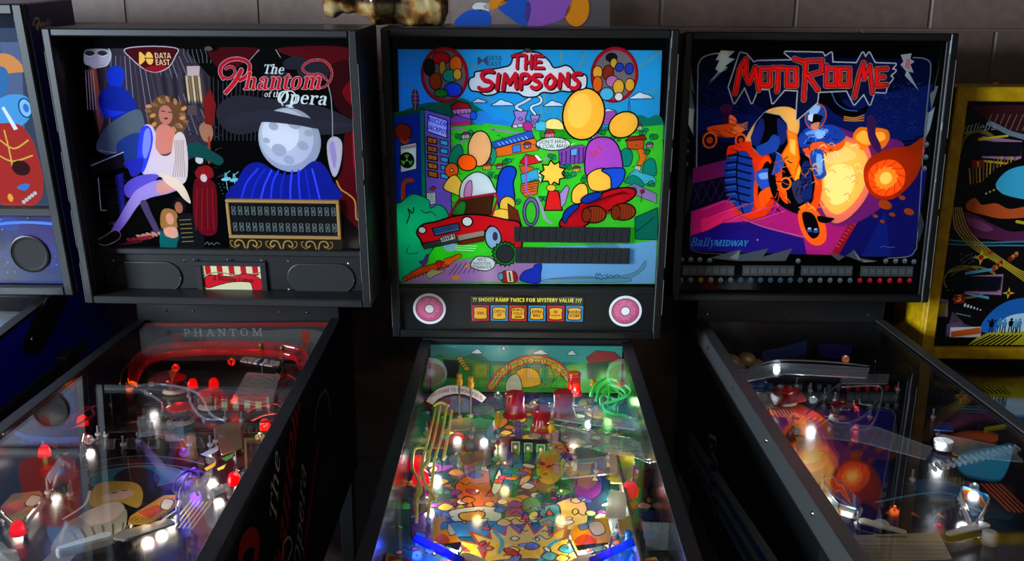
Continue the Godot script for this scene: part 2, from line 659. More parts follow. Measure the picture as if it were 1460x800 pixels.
	for i in 14:
		c.stroke("285a80", 3, [[1007,1070][0] + i * 12, [1007,1070][1], [1031,1093][0] + i * 12, [1031,1093][1]])
	c.stroke("304850", 3, [806,1273,1055,1263,1248,1261])
	c.blob("1c3cb8", [662,1282,676,1234,729,1210,736,1194,774,1190,771,1241,761,1297], "101838", 4)
	c.blob("b42428", [563,1235,608,1227,639,1242,639,1290,563,1291], "201010", 4)
	c.ell("58b0c4", [555,1259], 14.2, 21.2, 0, "103038", 4)
	c.poly("e4dcc0", [585,1227,616,1227,624,1291,593,1291])
	c.stroke("302010", 8, [601,1239,608,1283])
	c.curve("26465c", 4, [1066,1254,1073,1238,1082,1254,1089,1238,1101,1254,1115,1246])
	c.curve("26465c", 4, [1134,1242,1123,1250,1135,1258,1149,1246,1161,1254,1180,1245,1199,1253])
	c.curve("26465c", 3, [1067,1270,1082,1266,1098,1274,1116,1266,1131,1270])
	# town in the middle ground
	c.poly("3568c0", [504,534,708,471,727,507,518,566], "101828", 3)
	for i in 8:
		c.stroke("c8e4f8", 5, [[540,537][0] + i * 20, [540,537][1] - i * 5, [551,544][0] + i * 20, [551,548][1] - i * 5])
	c.poly("e07c28", [525,566,727,510,749,543,749,572,533,610], "301808", 3)
	c.poly("4c90d0", [612,551,655,540,659,580,616,587], "102030", 3)
	c.poly("c03c90", [665,436,693,421,719,442,708,475,672,471], "301020", 3)
	c.blob("2ca088", [482,581,511,559,533,595,511,654,482,661], "0c3028", 3)
	c.blob("188c7c", [290,604,316,560,345,546,359,589,336,655,306,692,285,670], "0c3028", 4)
	c.poly("9458b0", [850,571,908,556,972,541,1002,563,1004,635,859,648], "281038", 3)
	for i in 6:
		c.stroke("341c50", 5, [[869,582][0] + i * 22, [869,582][1] - i * 5, [870,636][0] + i * 22, [870,636][1]])
	c.poly("6cb4dc", [915,567,948,559,949,596,916,600], "281038", 3)
	c.poly("cc2c34", [652,638,685,594,721,601,768,634,685,653], "301010", 4)
	c.poly("f0f0e8", [724,597,742,594,772,626,750,630], "301010", 3)
	c.poly("d86a2c", [649,653,722,660,737,689,664,697], "301808", 3)
	c.poly("48b0cc", [657,701,744,667,752,726,664,749], "103038", 4)
	c.poly("e8ecee", [744,667,766,689,767,748,752,726], "202020", 3)
	c.poly("e07430", [661,749,752,733,746,801,687,820,657,790], "402010", 4)
	for i in 4:
		c.stroke("402010", 3, [[664,760][0], [664,760][1] + i * 13, [748,745][0], [748,745][1] + i * 13])
	c.stroke("b068c0", 11, [685,609,687,786,713,808])
	c.poly("b46ac0", [1067,376,1137,368,1147,425,1083,440], "302038", 3)
	for i in 5:
		c.stroke("6c3480", 3, [[1074,383][0], [1074,383][1] + i * 11, [1141,375][0], [1141,375][1] + i * 10])
	c.stroke("20304c", 3, [1202,315,1196,396])
	c.stroke("20304c", 3, [1202,315,1217,396])
	c.poly("c45c24", [1198,518,1287,503,1290,568,1207,561], "301808", 4)
	c.poly("a02c28", [1191,521,1211,500,1290,492,1302,513], "301008", 4)
	c.blob("e07a28", [1258,568,1279,560,1306,582,1300,618,1280,648,1258,641,1271,611], "401c08", 3)
	c.poly("c8c8b8", [1248,648,1280,652,1278,677,1245,674], "303028", 3)
	c.blob("14907e", [1169,598,1189,561,1222,568,1235,604,1222,648,1186,649], "0c3830", 4)
	c.blob("149080", [1291,648,1322,611,1351,625,1359,699,1297,692], "0c3830", 4)
	c.blob("54b4c8", [1204,722,1252,670,1282,685,1349,706,1355,743,1271,744,1227,737], "104850", 3)
	c.blob("159078", [1197,730,1239,700,1284,722,1301,759,1220,744], "0c3830", 3)
	c.poly("a088b4", [1199,767,1252,744,1369,796,1372,848,1255,804], "302838", 3)
	c.ell("a82434", [1295,785], 10.6, 10.6, 0, "301010", 3)
	c.stroke("302020", 4, [1292,796,1290,841])
	var rng := RandomNumberGenerator.new()
	rng.seed = 17
	for q in [[342,510], [403,488], [468,509], [504,617], [583,631], [785,521], [963,491], [1014,505], [1063,476], [1238,467], [1285,474], [1330,502], [1151,504], [320,752], [518,706], [643,847], [912,702], [1000,724], [896,658], [1305,575], [1229,782], [783,830], [1336,744], [756,543], [815,608], [1077,454]]:
		for k in 3:
			c.ell(["148c70", "1ca07e", "2c8c3c"][k], [q[0] + rng.randf_range(-22, 22), q[1] + rng.randf_range(-10, 10)], rng.randf_range(9, 17), rng.randf_range(8, 14), 0, "0c3428", 3)
	for q in [[374,495], [547,654], [805,485], [1028,483], [947,665], [1318,538], [482,654], [868,688], [1255,446], [691,543]]:
		var w := rng.randf_range(14, 26)
		c.poly(["d878a8", "e0a048", "c8c8e0", "9c6cc0"][rng.randi() % 4], [q[0] - w, q[1], q[0] + w, q[1] - 4, q[0] + w, q[1] + w, q[0] - w, q[1] + w + 2], "181018", 3)
		c.poly(["b03040", "3868b0", "8c4830"][rng.randi() % 3], [q[0] - w - 5, q[1] + 2, q[0] - w * 0.5, q[1] - w * 0.7, q[0] + w * 0.6, q[1] - w * 0.7, q[0] + w + 5, q[1] - 2], "181018", 3)
		c.poly("e8e4b0", [q[0] - 6, q[1] + 6, q[0] + 4, q[1] + 6, q[0] + 4, q[1] + w, q[0] - 6, q[1] + w], "181018", 2)
	for i in 60:
		var o := [[306,488][0] + rng.randf() * 950, [306,474][1] + rng.randf() * 430]
		c.curve("1c6c18", 3, [o[0], o[1], o[0] + 5, o[1] - 8, o[0] + 10, o[1], o[0] + 16, o[1] - 7])
	# plain coloured shapes in the places of the figures
	for q in [[[272,197], [272,197], 0], [[1123,191], [1123,191], 1]]:
		c.ell("8c1626", q[0], 120.4, 138.1)
		c.ell("b4162c", q[0], 113.3, 131)
		c.ell("7c7478", q[0], 102.7, 120.4)
	for q in [["c01828", [256,115], 12, 9], ["d87828", [329,145], 9, 12], ["242028", [196,159], 8, 12], ["cca040", [262,162], 5, 10], ["2c9c84", [300,200], 11, 9], ["2c58c0", [313,269], 13, 10], ["a44c1c", [226,228], 9, 12], ["2c8c40", [253,287], 10, 6], ["d8ac4c", [336,193], 6, 8], ["1c1c20", [1105,106], 8, 6], ["d0a838", [1117,133], 5, 7], ["d8a838", [1038,178], 7, 9], ["d06c20", [1040,236], 7, 11], ["8c3420", [1091,181], 8, 11], ["2c48b0", [1146,153], 6, 6], ["3048b4", [1195,160], 6, 8], ["d0a43c", [1202,239], 7, 9], ["b878a8", [1113,222], 9, 8], ["d4ac40", [1146,250], 8, 11], ["58b0d0", [1088,285], 10, 9], ["e4e4e8", [1149,298], 6, 6]]:
		c.ell(q[0], q[1], q[2] * 3.5, q[3] * 3.5, 0, "181010", 4)
	# a yellow balloon over a violet and blue basket
	c.ell("ecbc4a", [975,387], 106.2, 131, 8, "141008", 8)
	c.ell("f4cc66", [953,370], 60.2, 88.5, 8)
	c.blob("b45cc0", [1001,541,1050,504,1122,511,1168,569,1187,663,1174,700,1057,694,999,702,989,621], "241028", 7)
	c.blob("f0c458", [1006,702,1071,664,1130,686,1140,753,1097,783,1024,776], "241808", 6)
	c.blob("2464c8", [1078,672,1187,663,1196,715,1162,767,1133,768,1123,708], "101838", 6)
	c.blob("f0c458", [929,784,964,746,1001,754,1010,813,975,851,930,844], "241808", 6)
	c.ell("ecbc4a", [1180,439], 77.9, 63.7, -28, "141008", 7)
	c.text("TILT", [1046,580], 35.4, "d05020", -38, 0, "Droid Sans", 700)
	# a peach balloon, an orange ball and a white booth
	c.ell("e8bc90", [446,567], 60.2, 92, 4, "141008", 6)
	c.ell("f07c18", [380,640], 49.6, 42.5, 10, "241008", 6)
	c.ell("dc7420", [299,681], 35.4, 38.9, 0, "241008", 5)
	c.ell("e8d8b8", [299,681], 8, 9, 0, "241008", 4)
	c.blob("ecc86c", [284,722,321,707,357,751,386,789,363,822,305,804,254,775], "241808", 5)
	c.blob("dfe2e6", [349,751,387,707,438,688,489,713,518,765,533,817,400,833,341,826], "182020", 6)
	c.blob("c890bc", [371,759,401,736,400,818,363,822], "302030", 4)
	# a blue poplar and a yellow star shrub
	c.blob("2058c4", [540,855,533,780,547,698,576,661,620,660,635,690,620,749,628,832,606,870,555,885], "101838", 7)
	c.blob("e8c45c", [551,847,584,817,621,832,628,869,592,908,555,900], "241808", 5)
	c.star("f0cc64", [824,692], 70, 48, 9, "181008", 7)
	c.ell("f0cc64", [824,692], 44, 44)
	c.poly("d02c2c", [804,785,855,785,880,890,784,891], "241010", 6)
	c.ell("ecbc50", [818,770], 24.8, 17.7, 0, "241808", 4)
	c.blob("f0c860", [503,916,547,885,614,900,644,945,592,969], "241808", 4)
	c.poly("7a3420", [592,855,643,892,666,976,599,961], "201008", 4)
	# the wheel of a parked cycle
	c.ell("8c70b0", [714,899], 42.5, 77.9, 0, "281c38", 5)
	c.ell("4cb838", [714,903], 28.3, 60.2, 0, "281c38", 5)
	c.curve("b898d0", 12, [746,823,769,876,792,937,822,959])
	c.poly("b898cc", [863,800,898,754,913,769,894,852,872,875], "302838", 4)
	# red board on brown wheels
	c.blob("c01824", [867,974,895,913,960,859,1054,806,1155,771,1235,767,1262,789,1238,827,1152,873,1022,958,971,989], "180808", 8)
	for i in 7:
		c.curve("6c1014", 3, [[918,928][0] + i * 30, [918,928][1] - i * 13, [1019,851][0] + i * 24, [1019,851][1] - i * 8, [1199,782][0] + i * 5, [1199,782][1] + i * 3])
	c.stroke("8c4424", 15, [1102,903,1175,895])
	for q in [[1047,911], [1201,895]]:
		c.ell("a44420", q, 63.7, 46, 0, "240c04", 7)
		c.ell("8c3818", [q[0] - 40, q[1] + 4], 24.8, 38.9, 0, "240c04", 5)
		for k in 5:
			c.stroke("682c14", 4, [q[0] - 14 + k * 14, q[1] - 40, q[0] - 18 + k * 14, q[1] + 40])
	c.blob("1c44a8", [881,936,895,890,938,859,968,867,918,920,896,959], "101838", 6)
	c.blob("1c44a8", [974,836,1003,806,1061,791,1084,813,1011,851], "101838", 6)
	# red car
	c.poly("58341c", [280,933,334,834,518,806,503,916], "180c08", 5)
	c.blob("2c9440", [296,910,341,849,370,856,355,917], "0c3010", 3)
	c.stroke("a82038", 12, [273,941,337,834,525,802,540,825,507,924])
	c.blob("c8202c", [107,1019,123,988,153,969,213,957,299,929,373,917,466,920,577,942,659,968,660,1116,563,1109,547,1023,503,977,465,1008,368,1033,241,1057,150,1097,128,1058], "180808", 8)
	c.poly("8c2c18", [323,1064,465,1036,465,1063,330,1087], "280c08", 3)
	c.ell("a4bcd4", [514,1043], 42.5, 63.7, -8, "182028", 7)
	c.ell("3c4450", [525,1035], 14.2, 24.8)
	c.ell("a8b8cc", [285,1096], 35.4, 24.8)
	c.ell("eef0ee", [137,1004], 21.2, 19.5, 0, "181010", 7)
	c.ell("eef0ee", [377,955], 28.3, 26.5, 0, "181010", 7)
	c.poly("5c94bc", [190,995,332,963,339,1002,204,1034], "101820", 6)
	for i in 3:
		c.stroke("1c3c58", 5, [[197,1003][0], [197,1003][1] + i * 9, [335,971][0], [335,971][1] + i * 9])
	c.poly("4c4c50", [135,1077,278,1049,465,1008,469,1032,278,1080,146,1109], "101010", 4)
	c.poly("a8a090", [323,1033,465,1005,465,1032,330,1060])
	c.poly("f0f0ea", [230,1042,309,1021,316,1052,237,1073], "141414", 4)
	c.text("3HP1", [273,1047], 31.9, "141414", -13, 0, "Droid Sans", 700)
	for i in 3:
		c.stroke("e8f0ec", 4, [[315,1088][0], [315,1088][1] + i * 12, [428,1090][0] - i * 8, [428,1090][1] + i * 13])
	# starred badge
	c.star("1c8c34", [578,1132], 72, 60, 18, "0c2810", 6)
	c.ell("3c3c40", [578,1132], 48, 50, 0, "101010", 4)
	# speech balloons
	c.poly("e6e8e6", [893,542,943,534,886,556])
	c.ell("e6e8e6", [824,539], 88.5, 33.6, 0, "181818", 5)
	c.text("DON'T HAVE", [821,528], 26.2, "202020", -2, 0.05)
	c.text("A COW, MAN!", [825,551], 26.2, "202020", -2, 0.05)
	c.blob("dfe2e0", [397,1181,427,1149,472,1149,502,1156,525,1180,514,1212,480,1228,434,1224,396,1209], "181818", 5)
	c.text("NICE", [453,1165], 21.9, "202020")
	c.text("SHOOTIN',", [457,1187], 21.9, "202020")
	c.text("STRANGER.", [457,1208], 21.9, "202020")
	# maker's mark and the title in its cloud
	c.text("DATA", [520,113], 31.9, "3f5c70", 0, 0, "Droid Sans", 700, 0.98)
	c.text("EAST", [520,140], 31.9, "3f5c70", 0, 0, "Droid Sans", 700, 1.02)
	c.poly("54506c", [438,107,445,107,463,124,480,106,487,106,487,144,480,144,463,127,445,144,438,144])
	c.blob("dcdfe2", [391,241,399,213,420,203,424,182,455,175,483,168,526,164,561,157,596,147,610,123,613,99,644,88,679,78,714,81,749,88,777,108,798,128,817,155,841,155,876,145,904,155,926,182,954,185,982,195,987,230,977,258,935,268,900,276,858,272,816,283,766,280,731,301,674,302,639,284,589,281,547,278,518,292,476,296,441,279,405,272], "20242c", 8)
	var the := [[609,102,669,95], [637,102,634,160], [679,98,676,163], [707,98,704,160], [680,132,708,129], [725,98,722,159], [725,98,763,101], [725,129,753,129], [722,159,768,159]]
	var big := [[515,178,483,175,459,192,466,216,497,226,511,243,494,264,458,268,444,258], [543,192,533,264], [564,264,575,191,596,236,627,188,631,257], [653,260,656,198,684,191,698,208,684,228,659,229], [754,194,726,194,716,211,744,228,751,245,730,259,709,253], [803,193,782,211,779,238,797,255,818,245,825,217,803,193], [847,252,852,189,889,241,891,186], [954,185,926,186,916,203,938,220,945,241,928,258,907,255]]
	for pass_ in 2:
		for s in the:
			var p: Array = s.duplicate()
			for i in p.size():
				p[i] += 5 if pass_ == 0 else 0
			c.stroke("180c10" if pass_ == 0 else "c01c34", 15, p)
		for s in big:
			var p: Array = s.duplicate()
			for i in p.size():
				p[i] += 6 if pass_ == 0 else 0
			c.stroke("180c10" if pass_ == 0 else "c01c34", 20, p if p.size() < 12 else Canvas.smooth(p, false))
	return c


func art_left() -> Canvas:
	var c := Canvas.new(1398,1067, "040405")
	# organ hall in greys with strings of a harp
	c.poly("3a3440", [94,68,565,65,679,199,639,557,416,647,202,650,95,559,71,304])
	for i in 17:
		c.stroke("8c8494" if i % 3 else "5c4c60", 4, [[185,103][0] + i * 22, [185,103][1], [108,338][0] + i * 34, [86,475][1]])
	c.poly("9c6450", [100,117,125,137,125,406,93,475,92,372])
	for i in 4:
		c.stroke("c8bcc4", 4, [[71,170][0] + i * 12, [71,170][1], [52,338][0] + i * 14, [48,359][1]])
	c.blob("b8b8c0", [78,84,107,71,183,71,204,90,186,136,150,150,121,163,95,150,70,137])
	for q in [[104,91], [166,90]]:
		c.ell("38343c", q, 24, 12)
		c.curve("e8e8ee", 4, [q[0] - 24, q[1] + 8, q[0], q[1] + 14, q[0] + 24, q[1] + 6])
	c.curve("d8d8e0", 6, [200,71,206,97,182,143,135,156])
	# dark red plaque with the maker's mark
	c.blob("4c0e18", [278,70,406,56,531,65,520,101,479,154,414,177,358,161,306,116], "c8c0c4", 5)
	c.blob("8c1824", [358,161,414,177,472,154,439,141,390,151])
	c.text("DATA", [458,100], 35.6, "e4d09c", 0, 0, "Droid Sans", 700, 0.9)
	c.text("EAST", [454,131], 35.6, "e4d09c", 0, 0, "Droid Sans", 700, 0.9)
	c.poly("e4c060", [345,83,355,83,373,102,370,122,347,142,337,142])
	c.ell("e4c060", [392,112], 18.6, 30.5)
	c.stroke("4c0e18", 4, [368,112,412,112])
	# organ pipes and carving
	for i in 10:
		var x: float = [414,181][0] + i * 26.0
		c.poly("2c2830" if i % 2 else "48404a", [x, [414,181][1], x + 16, [414,181][1], x + 20, [393,335][1] + (i % 3) * 20, x + 2, [393,335][1]])
	for i in 5:
		var x: float = [556,193][0] + i * 15.0
		c.poly("c8b488" if i % 2 == 0 else "7c6c58", [x, [556,193][1], x + 11, [556,193][1], x + 11, [543,307][1], x + 5, [540,327][1], x, [543,307][1]])
	c.poly("b8a8a8", [569,147,634,146,625,192,567,193])
	c.poly("5c4c50", [553,334,595,333,593,381,544,381])
	for i in 7:
		c.curve("7c7880", 3, [[564,68][0] + i * 20, [564,68][1], [562,88][0] + i * 22, [561,94][1], [579,114][0] + i * 18, [577,133][1]])
	for i in 6:
		c.stroke("403c48", 4, [[532,395][0], [532,395][1] + i * 22, [630,387][0], [630,387][1] + i * 22])
	for i in 40:
		var o := [[537,409][0] + (i * 83) % 150, [538,402][1] + (i * 59) % 330]
		c.stroke(["2c2834", "4c4450", "201c28"][i % 3], 4, [o[0], o[1], o[0] + 10 + i % 20, o[1] + (i % 5) * 6 - 10])
	for i in 12:
		c.stroke("3c3844", 5, [[693,199][0] + i * 22, [693,199][1] + (i % 3) * 12, [667,435][0] + i * 20, [659,504][1]])
	# red curtains
	for q in [["4c0a14", [693,67,931,63,864,118,785,165,718,152]], ["5c0c16", [1015,62,1385,63,1379,226,1292,201,1162,129]], ["38080e", [1262,148,1391,134,1390,394,1349,388,1277,327]], ["7c0e18", [1316,260,1387,200,1392,360,1353,327]], ["5a0a14", [1317,463,1382,428,1376,918,1320,911,1254,817,1253,716,1293,638]], ["a01220", [1358,360,1390,326,1384,637,1350,623]]]:
		c.blob(q[0], q[1])
	c.stroke("b8a8a8", 4, [927,69,871,125])
	c.stroke("b8a8a8", 4, [1008,68,1028,104])
	c.curve("c8a048", 8, [1261,702,1280,744,1320,773,1347,808,1349,896,1371,888])
	# a blue robe on a stand behind a pale veil
	c.blob("1c3cb4", [173,183,198,153,233,149,258,165,255,209,231,255,195,262,173,229])
	c.blob("1a3090", [113,304,163,249,245,255,287,302,298,370,236,412,167,405,123,372])
	for i in 5:
		c.curve("2444c8", 5, [[110,365][0], [113,344][1] + i * 14, [174,357][0], [173,364][1] + i * 6, [235,371][0], [235,371][1]])
	c.blob("5c6870", [66,559,109,468,188,405,293,356,323,390,316,494,266,599,175,593])
	c.blob("28427c", [170,530,263,473,309,494,288,599,194,607])
	c.stroke("a8b4b8", 4, [73,559,198,579])
	# piano
	c.poly("1c1824", [24,602,200,565,196,643,25,688])
	c.stroke("d8d8e0", 5, [26,638,200,568])
	c.stroke("e8e8ec", 5, [52,702,40,869,70,869])
	c.poly("282070", [140,686,185,671,165,912,134,927])
	c.poly("3428a0", [154,686,173,679,161,890,144,905])
	for i in 4:
		c.stroke("302c38", 4, [[83,730][0], [83,730][1] + i * 34, [193,714][0], [193,714][1] + i * 36])
	# floor with strewn petals
	for i in 26:
		var o: Array = [89,935]
		var x: float = o[0] + (i * 137) % 330
		var y: float = o[1] + (i * 71) % 120
		c.ell(["5c1420", "c08c80", "48606c", "8c2430", "2c2430"][i % 5], [x, y], 26 - i % 9, 8 + i % 5, (i * 37) % 60 - 20)
	# seated woman in a white gown
	c.blob("6c4c34", [354,369,382,315,427,287,475,294,513,321,535,368,534,436,502,471,461,465,392,451,346,431])
	for i in 22:
		var a := i * 0.85
		c.ell(["8c6848", "b08858", "503424", "c89458"][i % 4], [[450,379][0] + cos(a) * (70 + i % 5 * 8), [450,379][1] + sin(a) * (66 + i % 4 * 8)], 16, 9, i * 47)
	c.ell("b47c6c", [436,382], 33.9, 47.5, 8)
	c.ell("5c3034", [436,399], 10, 5)
	c.stroke("482c28", 5, [418,362,435,365])
	c.stroke("482c28", 5, [452,369,469,368])
	c.blob("c08474", [402,431,450,437,473,478,449,555,397,577,358,549,359,493])
	c.blob("cfc4c0", [308,452,353,431,375,472,366,542,396,584,440,569,464,492,496,464,520,492,522,597,502,704,457,726,368,691,290,685,274,599])
	c.blob("3444c8", [300,459,345,438,359,493,333,578,285,670,264,621])
	c.blob("8894e0", [320,466,347,452,344,521,309,599,296,564])
	for i in 6:
		c.curve("9c8880", 4, [[464,492][0] + i * 9, [462,506][1], [461,576][0] + i * 8, [459,590][1], [434,676][0] + i * 12, [432,690][1]])
	c.blob("2c3098", [192,621,237,607,295,599,271,670,225,692,210,650])
	c.blob("6858b4", [183,736,246,692,327,677,361,691,281,757,202,801,177,780])
	c.blob("a894c4", [202,801,245,757,337,713,438,704,461,747,400,777,304,800,241,837,180,912,119,979,79,1002,75,980,139,890])
	c.blob("d09c8c", [349,727,423,708,455,740,401,770,350,777])
	c.blob("544468", [249,830,280,815,300,880,326,962,308,984,280,925])
	c.blob("241c24", [-7,1034,42,1003,98,972,124,994,105,1025,34,1056], "c8bcc0", 4)
	c.blob("dcccb4", [364,669,412,683,465,711,495,761,509,826,476,805,445,762,399,726])
	# couple below
	c.blob("9c7440", [346,887,368,857,404,857,431,879,431,938,405,968,361,969,339,947])
	c.ell("d09c80", [391,909], 20.3, 30.5)
	c.blob("d4a48c", [355,961,414,953,423,998,392,1013,357,999])
	c.blob("0f6464", [336,969,357,999,407,1013,431,990,422,1069,326,1071])
	c.blob("181418", [415,828,441,798,476,805,481,849,460,878,419,857])
	c.ell("a86c54", [445,849], 20.3, 30.5)
	c.blob("18181c", [427,908,474,878,516,892,546,944,547,1063,414,1069,431,990])
	for i in 6:
		c.stroke("a08c58", 4, [[441,915][0], [441,915][1] + i * 23, [499,911][0], [499,911][1] + i * 23])
	# red robed figure, masks and dancers
	c.blob("6c0f1c", [535,725,567,696,623,702,647,745,642,861,622,980,548,988,515,900])
	for i in 4:
		c.curve("a01c2c", 4, [[551,746][0] + i * 26, [551,746][1], [534,863][0] + i * 28, [534,863][1], [518,966][0] + i * 32, [518,966][1]])
	c.blob("8c1820", [549,667,574,639,617,631,642,659,631,695,560,696])
	c.ell("c8c4bc", [590,695], 16.9, 20.3)
	c.ell("c8c4bc", [578,603], 20.3, 20.3)
	c.blob("a4785c", [595,449,620,415,654,421,663,470,644,511,610,505])
	c.poly("7c1c1c", [633,299,673,252,692,332,667,435,626,422])
	c.stroke("a04028", 12, [640,491,626,617])
	c.blob("14504c", [530,526,587,519,640,553,699,595,674,630,600,596,531,582])
	for i in 3:
		var o := [[703,687][0] + i * 42.0, [703,687][1] + i * 4.0]
		c.ell("58a0a4", o, 8, 22)
		c.ell("84c4c4", [o[0], o[1] + 12], 26, 9, -10)
		c.stroke("84c4c4", 4, [o[0], o[1] - 12, o[0] + 24, o[1] - 30])
		c.stroke("84c4c4", 4, [o[0], o[1] + 18, o[0] + 2, o[1] + 66])
	for i in 30:
		c.ell("2c6c70", [[664,723][0] + (i * 61) % 150, [664,723][1] + (i * 43) % 66], 3, 3)
	# a pale moon with dark clouds over folds of blue cloth
	c.blob("302e38", [688,366,729,312,807,284,944,297,1114,315,1249,348,1385,421,1310,463,1137,472,930,453,788,475,709,435])
	for q in [[925,203,989,163,1056,176,1080,222,1002,249,935,243], [1106,149,1163,110,1235,135,1252,194,1175,221,1116,195], [1040,124,1096,97,1149,116,1105,156,1051,156]]:
		c.blob("2a2934", q)
	c.ell("9aa2ae", [1040,500], 155.9, 159.3)
	c.ell("b4bac2", [1024,487], 135.6, 139)
	c.ell("ccd0d4", [998,466], 91.5, 94.9)
	for q in [[[966,432], 7], [[1071,417], 10], [[1105,527], 8], [[984,550], 11], [[1137,465], 6], [[1029,598], 8], [[925,502], 5]]:
		c.ell("9ca4ae", q[0], q[1] * 3.4, q[1] * 2.8, 20)
	c.blob("343240", [725,407,834,365,973,357,1143,390,1365,422,1208,444,1071,424,899,412,792,441])
	c.blob("16238c", [719,809,758,708,815,629,887,614,968,662,1052,669,1148,604,1203,624,1240,702,1248,802])
	for i in 9:
		c.curve(["2c48d8", "1c34b4", "3c58e8"][i % 3], 9, [[770,801][0] + i * 50, [770,801][1], [806,721][0] + i * 44, [807,714][1] + (i % 3) * 8, [870,642][0] + i * 34, [869,656][1] + absf(i - 4) * -3])
	c.blob("b8b4bc", [1224,519,1247,484,1281,484,1300,519,1288,609,1263,673,1242,674,1225,603])
	c.blob("9c8cb8", [1237,533,1259,505,1268,589,1251,638])
	c.curve("a8a8b0", 5, [1254,484,1259,395,1259,294,1249,234])
	# title
	for q in [["c8b8bc", 34.0], ["b41c30", 26.0]]:
		c.curve(q[0], q[1] * 0.72, [747,271,793,224,825,178,833,164])
		c.curve(q[0], q[1] * 0.62, [740,205,729,178,739,145,776,119,824,112,864,125,875,151,857,191,821,211])
		c.curve(q[0], q[1] * 0.4, [741,198,767,205,797,185,799,158,780,148,758,158])
		c.curve(q[0], q[1] * 0.34, [1181,241,1228,241,1265,201,1268,155,1237,119,1183,116,1141,136,1132,162,1164,182,1212,181,1244,208])
	for q in [["d8c8c8", 2.5], ["b81c30", 0.0]]:
		for k in ([0, 1, 2, 3] if q[1] > 0 else [0]):
			var d := Vector2(q[1], 0).rotated(k * PI / 2)
			c.text("hantom", [[1033,216][0] + d.x, [1033,216][1] + d.y], 111.9, q[0], -1, 0.34, "Droid Serif", 700, 0.86)
	c.text("The", [993,160], 61, "d8dce0", 2, 0.3, "Droid Serif", 700, 0.9)
	c.text("of the", [983,278], 37.3, "e0e0dc", 0, 0.3, "Droid Serif", 700, 0.9)
	c.text("Opera", [1122,298], 84.7, "101014", 2, 0.25, "Droid Serif", 700, 0.95)
	c.text("Opera", [1119,295], 84.7, "d4e0dc", 2, 0.25, "Droid Serif", 700, 0.95)
	c.curve("d4e0dc", 7, [1020,330,1012,303,1035,269,1070,262,1088,289,1072,322,1037,333])
	# scrollwork below the score window
	c.poly("2c2418", [685,1001,1275,1000,1267,1068,682,1069])
	for i in 6:
		var o := [[725,1038][0] + i * 92.0, [725,1038][1] + i * 0.4]
		var s := 1.0 if i % 2 else -1.0
		c.curve("b89858", 7, [o[0] - 40 * s, o[1] + 20, o[0] - 28 * s, o[1] - 16, o[0], o[1] - 20, o[0] + 12 * s, o[1], o[0], o[1] + 12, o[0] - 10 * s, o[1] + 2])
		c.curve("a88848", 5, [o[0] + 8 * s, o[1] + 20, o[0] + 30 * s, o[1] + 8, o[0] + 34 * s, o[1] - 14, o[0] + 22 * s, o[1] - 18])
	c.curve("787070", 4, [556,1044,573,1029,578,1044,594,1033,604,1044,620,1032,634,1040])
	return c


